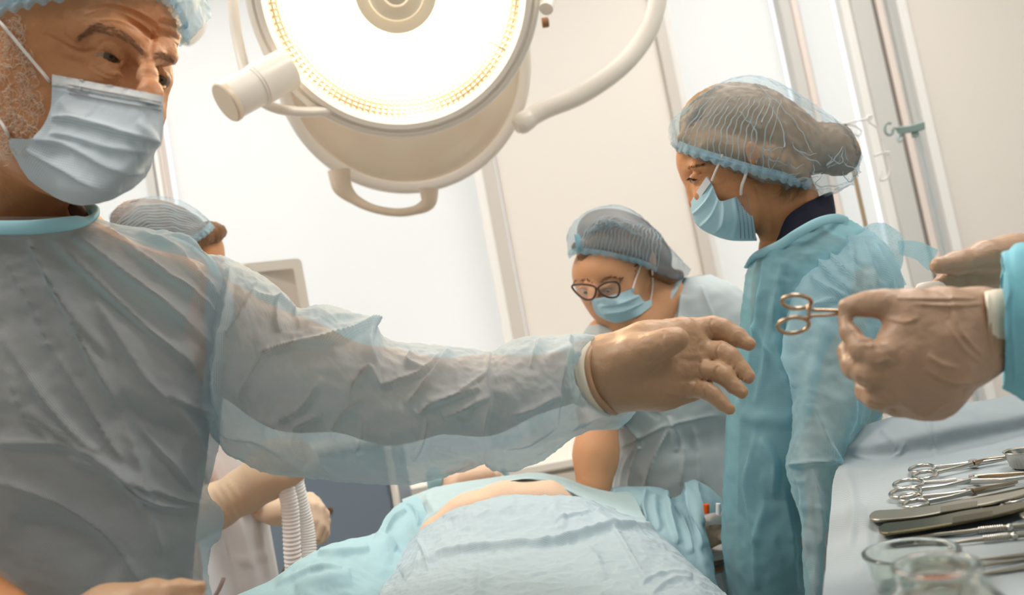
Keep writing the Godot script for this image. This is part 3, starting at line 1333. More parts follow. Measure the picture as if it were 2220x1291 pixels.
func lamp_second() -> void:
	var d := 2.13
	var u := PX(d)
	var c := P(880, 150, d)
	var t := thing("surgical_lamp", "unlit surgical lamp with tinted glass and bottom grip hanging behind the lit one", "lamp", c)
	var tf := face_frame(c, EYE + Vector3(0.1, -0.35, 0))
	var R := 278 * u
	part("housing", lathe([0.0, -0.14, R * 0.6, -0.125, R * 0.88, -0.07, R * 0.985, -0.03, R * 1.0, -0.012, R * 1.0, 0.004, R * 0.985, 0.014, R * 0.95, 0.018, R * 0.905, 0.010, R * 0.90, 0.0], 80, tf, 50.0), M.enamel, t)
	part("glass", lathe([R * 0.905, 0.0, R * 0.6, 0.012, R * 0.3, 0.018, 0.0, 0.02], 64, tf), mat(Color(0.96, 0.90, 0.81), 0.12, {"spec": 0.6, "coat": 0.6}), t)
	var ribs := Geo.new()
	for i in 26:
		var r := R * (0.42 + 0.018 * i)
		ribs.add(lathe([r, 0.0150 - pow(r / R, 2.0) * 0.0170, r + 0.0010, 0.0162 - pow(r / R, 2.0) * 0.0170, r + 0.002, 0.0150 - pow(r / R, 2.0) * 0.0170], 64, tf))
	var rb := part("glass_ribs", ribs, mat(Color(0.97, 0.92, 0.84), 0.2, {"coat": 0.5}), t)
	rb.set_meta("kind", "stuff")
	# grip: a bow with a slot
	var outer := curve(flatpx([712, 362, 722, 402, 752, 438, 800, 460, 856, 468, 905, 462, 940, 440, 957, 412], d - 0.02), 40)
	var inner := curve(flatpx([880, 424, 902, 428, 904, 446, 893, 454, 860, 455, 815, 446, 780, 428, 770, 412, 776, 401, 800, 404], d - 0.02), 40)
	var o := PackedVector3Array()
	o.append_array(outer)
	var grip := Geo.new()
	# band between the outer bow and the slot
	var path := curve(flatpx([735, 370, 742, 405, 768, 432, 808, 452, 858, 461, 900, 456, 928, 440, 930, 410], d - 0.02), 48)
	grip = tube(path, [0.030, 0.026, 0.014, 0.011, 0.011, 0.012, 0.020, 0.026], 14, false, 1.0)
	part("grip", grip, M.enamel_tan, t)
	# curved suspension tube
	part("arm", tube(curve(pts3([1128, 268, 2.12, 1180, 238, 2.13, 1260, 205, 2.14, 1340, 150, 2.15, 1392, 90, 2.16, 1420, 25, 2.16, 1428, -60, 2.16, 1410, -200, 2.16, 1330, -380, 2.16]), 60), 0.0255, 16), M.enamel, t)
	part("arm_socket", tube(curve(pts3([1118, 276, 2.11, 1150, 256, 2.12]), 6), [0.018, 0.028, 0.028, 0.026], 18), M.enamel, t)
	part("arm_pole", tube(curve([P(1330, -380, 2.16), Vector3(P(1330, -380, 2.16).x, 3.48, P(1330, -380, 2.16).z)], 3), 0.03, 14), M.enamel, t)

# ---------------------------------------------------------------- the older man with the outstretched arm
func surgeon() -> void:
	var t := thing("person", "older man in pale blue gown and mask, reaching out one gloved hand", "person", Vector3(P(150, 900, 0.92).x, 0.0, P(150, 900, 0.92).z))
	surgeon_body(t)
	surgeon_face_parts(t)
	surgeon_mask(t)
	surgeon_gown(t)
	surgeon_hand(t)

func surgeon_body(t: Node3D) -> void:
	# torso, legs and arms on a coarse grid
	var b := Blob.new()
	chain(b, [60, 430, 0.90, 92, 90, 560, 0.92, 105], 0.04)
	chain(b, [-190, 660, 0.96, 105, 60, 630, 0.93, 105, 350, 655, 0.94, 92], 0.04)
	chain(b, [40, 640, 0.95, 220, 60, 900, 0.96, 215, 40, 1150, 0.97, 205, 20, 1400, 1.0, 215], 0.06)
	chain(b, [270, 720, 0.95, 150, 250, 1000, 0.96, 140, 210, 1400, 0.98, 140], 0.06)
	# stretched arm
	chain(b, [400, 690, 0.93, 118, 640, 815, 0.89, 108, 850, 862, 0.862, 90, 1050, 858, 0.842, 74, 1270, 810, 0.828, 56], 0.03)
	# the other arm, down and forward
	chain(b, [-260, 680, 0.96, 105, -330, 1050, 0.86, 85, 40, 1360, 0.74, 56], 0.03)
	# legs to the floor
	for sx in [-60.0, 190.0]:
		var hip := P(sx, 1380, 0.98)
		b.cap(hip, Vector3(hip.x + 0.01, 0.48, hip.z + 0.01), 0.10, 0.065, 0.03)
		b.cap(Vector3(hip.x + 0.01, 0.48, hip.z + 0.01), Vector3(hip.x + 0.01, 0.07, hip.z), 0.065, 0.045, 0.03)
		b.cap(Vector3(hip.x + 0.01, 0.045, hip.z), Vector3(hip.x + 0.08, 0.04, hip.z + 0.14), 0.045, 0.035, 0.03)
	var g := b.mesh_it(0.012)
	# head on a fine grid
	var h := Blob.new()
	ball(h, 112, 120, 0.885, 238, 232, 215, 0, 0.02)        # cranium
	ball(h, -62, 205, 0.86, 26, 52, 34, 0, 0.01)            # ear
	ball(h, 158, 190, 0.795, 172, 230, 168, -6, 0.03)       # face mass
	ball(h, 205, 60, 0.79, 178, 112, 162, 8, 0.025)         # forehead
	ball(h, 172, 320, 0.785, 112, 98, 150, 6, 0.03)        # jaw
	ball(h, 60, 310, 0.84, 140, 120, 130, 0, 0.03)          # rear jaw
	ball(h, 288, 215, 0.775, 46, 80, 120, 0, 0.02)          # far cheek
	chain(h, [50, 380, 0.875, 128, 70, 500, 0.90, 125], 0.03)
	# brow ridge, near and far
	chain(h, [150, 96, 0.752, 16, 205, 72, 0.735, 19, 262, 84, 0.726, 19, 312, 122, 0.719, 18], 0.026)
	chain(h, [335, 118, 0.729, 15, 358, 114, 0.755, 13, 370, 124, 0.772, 10], 0.024)
	# sockets
	scoop(h, 240, 122, 0.695, 44, 26, 60, 18, 0.020)
	ball(h, 334, 158, 0.80, 30, 44, 56, 0, 0.015)
	scoop(h, 352, 168, 0.728, 17, 20, 40, 60, 0.008)
	# nose
	chain(h, [318, 134, 0.712, 13, 321, 165, 0.699, 15, 326, 205, 0.682, 20, 324, 250, 0.672, 27], 0.014)
	ball(h, 296, 255, 0.69, 34, 26, 36, 0, 0.014)
	# cheek bone and lid bags
	ball(h, 208, 196, 0.742, 80, 40, 46, 8, 0.024)
	chain(h, [208, 150, 0.727, 7, 236, 164, 0.718, 8, 264, 162, 0.712, 7], 0.010)
	var eye := P(238, 122, 0.7285)
	# eyelids wrap the ball
	chain(h, [203, 113, 0.7265, 5, 216, 106, 0.7190, 7, 234, 101, 0.7165, 8.5, 250, 107, 0.7165, 8, 262, 122, 0.7190, 6, 268, 133, 0.7215, 5], 0.004)
	chain(h, [206, 118, 0.7245, 4, 222, 131, 0.7185, 5.5, 240, 140, 0.7170, 6, 256, 142, 0.7185, 5, 268, 137, 0.7215, 4], 0.003)
	chain(h, [336, 160, 0.740, 5, 345, 155, 0.743, 8, 356, 159, 0.747, 8, 365, 172, 0.756, 6], 0.003)
	chain(h, [338, 184, 0.740, 4, 347, 190, 0.743, 6, 358, 188, 0.750, 6], 0.003)
	var hg := relax(h.mesh_it(0.0032), 1, 0.4)
	refine(hg, Rect2(-40, -20, 450, 330))
	refine(hg, Rect2(90, -10, 310, 230))
	relax(hg, 2, 0.4)
	carve(hg, [
		# forehead lines
		[0.0016, 7, 1, 190, 14, 230, 8, 270, 14, 310, 30, 345, 52], [0.0016, 7, 1, 180, 32, 225, 22, 270, 32, 310, 54, 340, 82],
		[0.0015, 7, 1, 215, 44, 260, 48, 300, 68, 330, 94], [0.0017, 6, 0, 345, 36, 365, 40, 385, 45], [0.0017, 6, 0, 342, 60, 365, 64, 388, 78], [0.0017, 6, 0, 340, 84, 362, 84, 388, 98],
		[-0.0012, 4, 0, 340, 48, 365, 52, 388, 62], [-0.0012, 4, 0, 340, 72, 362, 72, 388, 88], [-0.0012, 4, 0, 190, 22, 230, 15, 270, 23, 312, 43, 345, 67], [-0.0012, 4, 0, 200, 38, 260, 39, 300, 60, 335, 88],
		# crow's feet and folds round the near eye
		[-0.0020, 5, 0, 96, 72, 140, 97, 172, 111, 203, 108, 222, 92], [-0.0011, 4, 0, 140, 72, 160, 92, 186, 104], [-0.0012, 3.5, 0, 203, 103, 222, 90, 245, 90, 262, 104],
		[-0.0012, 4, 0, 196, 142, 220, 158, 250, 168, 270, 156], [-0.0010, 4, 0, 205, 160, 230, 176, 256, 176], [-0.0011, 5, 0, 130, 122, 160, 132, 190, 142], [0.0011, 7, 0, 150, 112, 180, 124, 200, 128],
		# frown and nose root
		[-0.0021, 5, 0, 330, 66, 332, 96, 326, 128], [-0.0012, 5, 0, 306, 106, 314, 128, 318, 140], [0.0017, 6, 0, 312, 92, 323, 118, 326, 132],
		[0.0019, 10, 2, 200, 66, 250, 74, 300, 102, 318, 118]], [[noise(1.0, 0, 3, 11), 0.0010, Vector3(40, 40, 40)]])
	M.man_near = near(hg)
	g.add(hg)
	part("body", g, M.skin_man, t)

func surgeon_face_parts(t: Node3D) -> void:
	# eyes: ball, iris, pupil
	var nz: Near = M.man_near
	for e in [[238, 122, 0.7285, 250, 128], [348, 172, 0.7560, 362, 182]]:
		var c := P(e[0], e[1], e[2])
		var r := 0.0118 if e[0] < 300 else 0.0092
		var look := (P(e[3], e[4], float(e[2]) - 0.04) - c).normalized()
		var bs := Basis.looking_at(look, CT.basis.y)
		var tf := Transform3D(Basis(bs.x, -bs.z, bs.y), c)
		var prof := []
		for i in 17:
			var a := PI * i / 16.0
			prof.append_array([r * sin(a), -r * cos(a)])
		var ball_part := part("eye", lathe(prof, 24, tf, 60.0), mat(Color(0.62, 0.50, 0.42), 0.45, {"spec": 0.3}), t)
		var ir := []
		for i in 6:
			var a := PI - 0.52 + 0.4 * i / 5.0
			ir.append_array([(r + 0.0004) * sin(a), -(r + 0.0004) * cos(a)])
		part("iris", lathe(ir, 24, tf, 60.0), mat(Color(0.36, 0.28, 0.20), 0.15, {"coat": 0.8}), ball_part)
		part("pupil", lathe([(r + 0.0005) * sin(0.14), (r + 0.0005) * cos(0.14), 0.0, r + 0.0006], 16, tf), M.black, ball_part)
	# brows: short soft hairs laid along the ridge
	var rng := RandomNumberGenerator.new()
	rng.seed = 4
	var br := Geo.new()
	for q in [[[[172, 84], [205, 62], [240, 66], [280, 86], [312, 116]], 230, 11.0], [[[346, 122], [362, 124], [380, 138]], 60, 8.0]]:
		var cv := smooth_rows(q[0], 60)
		for i in int(q[1]):
			var k := rng.randi_range(1, 58)
			var w: float = q[2] * sin(PI * (0.15 + 0.7 * k / 60.0))
			var x: float = cv[k][0] + rng.randf_range(-2, 2)
			var y: float = cv[k][1] + rng.randf_range(-w, w)
			var dx: float = cv[k - 1][0] - cv[k][0]
			var dy: float = cv[k - 1][1] - cv[k][1]
			var l := rng.randf_range(10, 18) / maxf(sqrt(dx * dx + dy * dy), 0.01)
			var x2 := x + dx * l
			var y2 := y + dy * l + rng.randf_range(-5, 3)
			var p := P(x, y, nz.at(x, y, 0.72) - 0.0002)
			var e := P(x2, y2, nz.at(x2, y2, 0.72) - rng.randf_range(0.0006, 0.0022))
			br.add(tube(PackedVector3Array([p, (p + e) / 2 + CT.basis.z * 0.0008, e]), [0.00022, 0.0002, 0.0001], 4))
	var brow := part("eyebrows", br, mat(Color(0.58, 0.42, 0.30), 0.7), t)
	brow.set_meta("kind", "stuff")
	# grey curls before the ear
	var cu := Geo.new()
	for i in 420:
		var x := rng.randf_range(-30, 96)
		var y := rng.randf_range(30, 335)
		if x > 92 - absf(y - 230) * 0.25:
			continue
		var ph := rng.randf_range(0, TAU)
		var rr := rng.randf_range(4, 10)
		var turns := rng.randf_range(0.4, 1.1)
		var pp := PackedVector3Array()
		var d := nz.at(x, y, 0.76)
		for k in 9:
			var a := ph + TAU * turns * k / 8.0
			pp.append(P(x + cos(a) * rr + k * rng.randf_range(-0.6, 0.6), y + sin(a) * rr + k * 2.2, d - 0.0022 + 0.0015 * sin(a)))
		cu.add(tube(pp, 0.0002, 4))
	var c := part("sideburn_curls", cu, M.hair_grey, t)
	c.set_meta("kind", "stuff")
	# net cap with a gathered edge
	var base := [[-120, 112], [-50, 46], [20, 16], [80, 0], [150, -14], [230, -22], [300, -18], [352, -8], [386, 36], [402, 92]]
	var sm := smooth_rows(base, 130)
	var rows := []
	for k in 5:
		var row := []
		var f := k / 4.0
		for i in range(0, 130, 3):
			var q: Array = sm[i]
			var s := i / 129.0
			var out := 115.0 * (1 - f)
			var ox := (s - 0.45) * 0.9
			var d := nz.at(q[0], clampf(q[1], -60, 110), 0.78)
			row.append_array([q[0] + ox * out, q[1] - out * (1.0 - absf(ox)), d - 0.006 - 0.02 * sin(PI * f) + 0.05 * (1 - f)])
		rows.append(row)
	var strokes := []
	for i in 40:
		var q: Array = sm[int(i * 129.0 / 39.0)]
		strokes.append([0.0035, 4.0, 0, q[0], q[1] + 8, q[0] + 5.0 * sin(i * 2.3), q[1] - 60])
	var cap := part("net_cap", sheet(rows, 40, 260, {"strokes": strokes, "noise": [[noise(1.0, 1, 3, 21), 0.0025, Vector3(22, 22, 22)]]}), M.net_fold, t, "pale blue net cap")
	var cw := Blob.new()
	ball(cw, 100, 104, 0.885, 240, 244, 226, 0, 0.01)
	cw.dig(P(185, 352, 0.80), Vector3.ONE * 350 * PX(0.80), Basis(), 0.01)
	part("crown", carve(relax(cw.mesh_it(0.006), 2), [], [[noise(1.0, 1, 3, 22), 0.004, Vector3(20, 20, 20)]]), M.net_fold, cap)
	var top := []
	var mid := []
	var bot := []
	for i in 130:
		var q: Array = sm[i]
		var w := (5.0 * sin(i * 0.85) + 1.5 * sin(i * 0.39)) * (1.0 if q[0] < 345 else 1.3)
		var n := Vector2(0, 1) if q[0] < 345 else Vector2(-0.75, 0.65)
		var d := nz.at(q[0], clampf(q[1], -60, 110), 0.78)
		top.append_array([q[0] - n.x * 16, q[1] - n.y * 16, d - 0.008])
		mid.append_array([q[0], q[1], d - 0.012 - 0.002 * sin(i * 0.85)])
		bot.append_array([q[0] + n.x * (12 + w), q[1] + n.y * (12 + w), d - 0.005 - 0.002 * sin(i * 0.85 + 1.0)])
	part("ruffle", sheet([top, mid, bot], 9, 390), M.net_fold, cap)

func surgeon_mask(t: Node3D) -> void:
	var nz: Near = M.man_near
	# rows from the nose edge to the chin edge; columns from the cheek to the far side
	var net := [
		[115, 163, 0.735, 160, 172, 0.712, 215, 183, 0.688, 270, 193, 0.665, 315, 202, 0.648, 353, 210, 0.652],
		[112, 200, 0.735, 160, 208, 0.706, 215, 218, 0.682, 270, 228, 0.657, 318, 236, 0.642, 353, 244, 0.655],
		[106, 246, 0.740, 155, 252, 0.705, 212, 264, 0.674, 268, 276, 0.648, 318, 286, 0.636, 351, 296, 0.660],
		[74, 298, 0.752, 140, 304, 0.704, 205, 322, 0.668, 262, 338, 0.644, 310, 338, 0.640, 348, 318, 0.672],
		[20, 304, 0.772, 112, 352, 0.712, 192, 372, 0.670, 248, 384, 0.650, 298, 368, 0.650, 336, 330, 0.690],
		[38, 352, 0.775, 106, 398, 0.724, 176, 416, 0.688, 232, 420, 0.672, 284, 396, 0.672, 328, 358, 0.705],
		[62, 388, 0.785, 112, 424, 0.745, 168, 444, 0.718, 226, 440, 0.702, 276, 416, 0.700, 318, 384, 0.722]]
	for r in net:
		for i in range(0, r.size(), 3):
			r[i + 2] = minf(r[i + 2], nz.at(r[i], r[i + 1], 9.0) - (0.0045 if i < 4 else 0.003))
	var g := sheet(net, 90, 110, {"over": nz, "lift": 0.0025, "th": 0.0012, "uv": Vector2(1, 1), "strokes": [
		[0.0085, 14, 1, 110, 256, 160, 258, 220, 272, 280, 290, 340, 306], [0.0085, 14, 1, 74, 300, 140, 312, 200, 340, 250, 366, 312, 372],
		[0.008, 14, 1, 60, 322, 130, 360, 200, 396, 262, 412], [0.006, 12, 1, 110, 290, 170, 300, 240, 322, 320, 330],
		[0.0035, 12, 0, 130, 214, 160, 240, 200, 256], [0.003, 10, 0, 300, 262, 330, 300, 336, 320], [-0.003, 8, 0, 280, 300, 300, 330, 296, 370],
		[0.0018, 5, 0, 112, 178, 200, 196, 350, 224], [0.0014, 4, 0, 112, 192, 200, 210, 350, 240]],
		"noise": [[noise(1.0, 0, 3, 31), 0.0012, Vector3(30, 30, 30)]]})
	var m := part("surgical_mask", g, M.mask, t, "pale blue pleated face mask")
	# top band, with its rows of pressed stitches
	var band := sheet([[113, 161, 0.733, 160, 170, 0.710, 215, 181, 0.686, 270, 191, 0.663, 315, 200, 0.646, 354, 208, 0.650], [112, 184, 0.731, 160, 192, 0.706, 215, 203, 0.682, 270, 213, 0.658, 316, 221, 0.641, 354, 230, 0.650]], 6, 60, {"over": near(g, 6.0), "lift": 0.0006, "th": 0.0010})
	part("nose_band", band, M.mask_white, m)
	var st := Geo.new()
	for row in [[[120, 178, 0.7275], [160, 186, 0.704], [215, 197, 0.680], [270, 207, 0.656], [316, 216, 0.6392], [350, 223, 0.647]], [[118, 190, 0.7275], [160, 198, 0.7035], [190, 204, 0.690]], [[118, 197, 0.7275], [160, 204, 0.703], [215, 215, 0.679], [270, 225, 0.6545], [316, 233, 0.6385], [350, 240, 0.647]]]:
		var sm := smooth_rows(row, 64 if row.size() > 3 else 22)
		for i in sm.size() - 1:
			var a := P(sm[i][0], sm[i][1], sm[i][2])
			var b := P(sm[i + 1][0], sm[i + 1][1], sm[i + 1][2])
			st.add(tube(PackedVector3Array([a.lerp(b, 0.2), a.lerp(b, 0.7)]), 0.0007, 5))
	var ss := part("stitches", st, mat(Color(0.66, 0.66, 0.66), 0.8), m)
	ss.set_meta("kind", "stuff")
	var s2 := Geo.new()
	for c in 3:
		var sm := smooth_rows([[118.0 + c * 6, 186, 0.7265 - c * 0.003], [114.0 + c * 6, 246, 0.731 - c * 0.003], [92.0 + c * 7, 290, 0.741 - c * 0.004]], 16)
		for i in sm.size() - 1:
			var a := P(sm[i][0], sm[i][1], sm[i][2])
			var b := P(sm[i + 1][0], sm[i + 1][1], sm[i + 1][2])
			s2.add(tube(PackedVector3Array([a.lerp(b, 0.15), a.lerp(b, 0.75)]), 0.0007, 5))
		sm = smooth_rows([[34.0 + c * 7, 318, 0.766 - c * 0.004], [58.0 + c * 7, 366, 0.764 - c * 0.004], [100.0 + c * 7, 408, 0.738 - c * 0.004]], 22)
		for i in sm.size() - 1:
			var a := P(sm[i][0], sm[i][1], sm[i][2])
			var b := P(sm[i + 1][0], sm[i + 1][1], sm[i + 1][2])
			s2.add(tube(PackedVector3Array([a.lerp(b, 0.15), a.lerp(b, 0.75)]), 0.0007, 5))
	var s3 := part("stitches", s2, mat(Color(0.72, 0.76, 0.78), 0.8), m)
	s3.set_meta("kind", "stuff")
	part("ear_loop", tube(curve(onto(nz, [-60, -22, -30, 14, 0, 48, 28, 81, 56, 115, 84, 148, 104, 172], 0.0045, 0.80) + pts3([114, 183, 0.7305, 126, 192, 0.725]), 40), 0.0015, 8), M.elastic, m)
	part("ear_loop", tube(curve(onto(nz, [-60, 190, -30, 226, 0, 262, 18, 292], 0.0045, 0.80) + pts3([30, 312, 0.768, 42, 332, 0.763]), 24), 0.0015, 8), M.elastic, m)

func surgeon_gown(t: Node3D) -> void:
	var wr := noise(1.0, 1, 3, 41)
	var fine := noise(1.0, 0, 4, 42)
	# scrubs under the thin gown
	var ub := [[-60, 470, 170, 470, 0.885, 0.09], [-240, 520, 260, 520, 0.91, 0.10], [-330, 580, 420, 590, 0.92, 0.105], [-350, 700, 468, 720, 0.92, 0.112], [-350, 850, 458, 860, 0.92, 0.118], [-340, 1000, 446, 1000, 0.92, 0.118], [-340, 1150, 425, 1140, 0.92, 0.118], [-340, 1290, 415, 1290, 0.93, 0.12], [-350, 1440, 415, 1440, 0.94, 0.12]]
	part("scrub_top", loft(ub, 30, 40), M.under, t, "dark scrub top under the gown")
	# front of the gown
	var tb := [
		[-125, 492, 203, 470, 0.885, 0.110], [-200, 512, 250, 487, 0.892, 0.118], [-280, 540, 322, 506, 0.90, 0.125], [-340, 575, 400, 530, 0.905, 0.130], [-380, 620, 452, 572, 0.905, 0.136], [-400, 680, 486, 650, 0.90, 0.142],
		[-410, 760, 488, 740, 0.895, 0.148], [-412, 850, 477, 845, 0.89, 0.152], [-412, 930, 468, 930, 0.89, 0.154], [-410, 1010, 458, 1000, 0.89, 0.156], [-408, 1080, 437, 1085, 0.89, 0.156], [-406, 1160, 458, 1160, 0.89, 0.156],
		[-404, 1240, 446, 1245, 0.89, 0.157], [-402, 1330, 452, 1320, 0.89, 0.158], [-402, 1420, 455, 1420, 0.89, 0.16], [-380, 2100, 480, 2100, 0.95, 0.18]]
	var strokes := [
		[0.0135, 16, 1, 60, 500, 110, 600, 160, 700, 210, 800, 250, 870], [0.0108, 14, 1, 70, 520, 130, 640, 240, 780], [0.0121, 16, 1, 0, 720, 90, 850, 170, 940, 220, 980],
		[0.0162, 20, 1, 120, 520, 220, 620, 330, 720, 420, 800], [0.0135, 18, 1, 160, 510, 260, 590, 380, 680, 460, 760], [0.0121, 14, 1, 230, 500, 330, 580, 430, 650, 480, 720],
		[0.0108, 12, 1, 300, 510, 380, 560, 450, 640, 482, 700], [0.0135, 14, 2, 340, 510, 420, 560, 470, 640, 488, 720], [0.0121, 16, 1, 60, 880, 180, 970, 300, 1040, 400, 1090, 452, 1150],
		[0.0108, 20, 1, 0, 960, 120, 960, 200, 985], [0.0162, 22, 1, 150, 990, 260, 1030, 330, 1090, 420, 1110], [0.0121, 16, 1, 300, 920, 360, 990, 420, 1070], [0.0108, 16, 1, 250, 1010, 310, 1100, 350, 1200],
		[0.0108, 14, 2, 270, 900, 300, 1000, 320, 1080], [0.0121, 18, 1, 0, 1040, 120, 1080, 230, 1160, 300, 1260], [0.0095, 12, 0, 380, 880, 420, 940, 440, 1000], [0.0108, 14, 1, 370, 860, 430, 890, 470, 900],
		[0.0135, 18, 0, 420, 1060, 445, 1140, 450, 1180], [0.0095, 14, 1, 10, 560, 70, 660, 110, 760], [0.0095, 12, 1, 100, 740, 180, 860, 240, 960, 270, 1000], [0.0081, 12, 1, 200, 640, 300, 800, 360, 870], [0.0081, 12, 1, 20, 800, 60, 900, 130, 960],
		[-0.0162, 34, 0, 250, 880, 330, 930, 400, 960], [-0.0189, 40, 0, 30, 1130, 160, 1180, 260, 1240], [-0.0108, 26, 0, 180, 600, 300, 690, 400, 740]]
	var g := loft(tb, 170, 240, {"strokes": strokes, "noise": [[fine, 0.006, Vector3(9, 9, 9)], [wr, 0.0022, Vector3(34, 34, 34)]], "uv": Vector2(330, 250) / 16.0 * 2.3, "caps": false})
	part("gown_front", g, M.gown_front, t, "pale blue non-woven gown front")
	# neck binding
	var nb := curve(pts3([-100, 470, 0.83, -50, 492, 0.785, 0, 494, 0.768, 70, 493, 0.760, 140, 486, 0.768, 190, 476, 0.792, 208, 466, 0.83, 190, 452, 0.88, 100, 440, 0.95]), 70)
	part("neck_binding", tube(nb, 0.0068, 12, false, 0.45, CT.basis.z), M.binding, t)
	part("undershirt_collar", tube(curve(pts3([178, 478, 0.86, 172, 466, 0.85, 165, 452, 0.858]), 8), 0.008, 10), mat(Color(0.30, 0.20, 0.15), 0.9), t)
	# sleeve
	var sl := [
		[452, 556, 440, 900, 0.93, 0.08, 0], [484, 562, 460, 945, 0.915, 0.10, 0], [522, 580, 490, 982, 0.905, 0.108, 0], [568, 606, 525, 1000, 0.90, 0.11, 0], [612, 640, 570, 1015, 0.893, 0.11, 0], [642, 670, 640, 1030, 0.885, 0.11, 0],
		[690, 664, 700, 1040, 0.88, 0.11, 0], [745, 674, 765, 1046, 0.87, 0.108, 0], [798, 692, 830, 1048, 0.865, 0.104, 0], [832, 736, 890, 1046, 0.86, 0.10, 0], [880, 746, 945, 1036, 0.855, 0.096, 0], [930, 748, 990, 1024, 0.85, 0.092, 0],
		[985, 752, 1030, 1010, 0.845, 0.088, 0], [1035, 758, 1056, 1002, 0.84, 0.085, -4], [1062, 762, 1076, 1012, 0.84, 0.084, -6], [1085, 750, 1104, 1016, 0.84, 0.084, -8], [1120, 738, 1150, 1004, 0.838, 0.082, -14], [1170, 732, 1200, 982, 0.835, 0.078, -22],
		[1225, 729, 1250, 948, 0.832, 0.072, -34], [1268, 727, 1290, 930, 0.83, 0.067, -52], [1292, 731, 1322, 930, 0.83, 0.062, -66], [1302, 737, 1340, 912, 0.83, 0.058, -74], [1296, 745, 1336, 890, 0.83, 0.050, -76]]
	var ss := [
		[0.010, 12, 2, 500, 580, 496, 680, 486, 790, 478, 880], [0.008, 12, 1, 560, 610, 530, 680, 500, 730], [0.010, 12, 1, 600, 650, 600, 690, 606, 720], [0.008, 10, 1, 540, 640, 620, 665, 640, 690],
		[0.012, 14, 1, 560, 770, 640, 752, 720, 738, 800, 712, 815, 690], [0.008, 12, 2, 520, 870, 560, 800, 590, 760], [0.014, 12, 2, 806, 698, 800, 750, 812, 790, 820, 835], [0.010, 12, 1, 822, 838, 800, 800, 770, 830, 760, 870],
		[0.009, 12, 1, 815, 840, 860, 830, 910, 812, 960, 770], [0.008, 11, 1, 790, 900, 785, 950, 770, 980], [0.009, 12, 2, 880, 880, 905, 850, 950, 800, 975, 760], [0.008, 10, 1, 895, 885, 910, 898, 930, 880, 985, 860, 1055, 810],
		[0.007, 10, 1, 925, 870, 990, 860, 1040, 842], [0.008, 12, 1, 960, 905, 1010, 885, 1060, 860], [0.008, 12, 1, 900, 760, 885, 790, 920, 800], [0.010, 10, 1, 930, 900, 920, 950, 895, 1000],
		[0.004, 10, 3, 1078, 1016, 1058, 960, 1056, 900, 1064, 850, 1062, 800, 1066, 764], [0.007, 12, 2, 1064, 780, 1060, 850, 1052, 930, 1070, 1000], [0.009, 10, 2, 1238, 730, 1218, 800, 1204, 870, 1200, 920], [0.007, 10, 1, 1110, 900, 1160, 880, 1210, 850],
		[0.006, 9, 1, 1170, 735, 1160, 770, 1150, 800], [0.007, 12, 1, 1090, 970, 1150, 950, 1200, 920], [0.008, 14, 1, 1230, 930, 1270, 905, 1320, 900], [0.009, 14, 1, 660, 1000, 640, 930, 700, 900], [0.008, 12, 2, 720, 960, 740, 900, 790, 860],
		[0.008, 14, 1, 480, 940, 560, 950, 620, 985], [0.006, 10, 0, 560, 900, 610, 930, 640, 990], [0.007, 12, 1, 590, 920, 660, 880, 700, 820], [0.006, 10, 0, 1180, 780, 1230, 770, 1290, 760]]
	var sg := loft(sl, 290, 220, {"strokes": ss, "noise": [[fine, 0.005, Vector3(11, 11, 11)], [wr, 0.0024, Vector3(30, 30, 30)]], "uv": Vector2(165, 290) / 16.0 * 2.3, "caps": false})
	part("sleeve", sg, M.gown, t, "crumpled translucent blue sleeve")

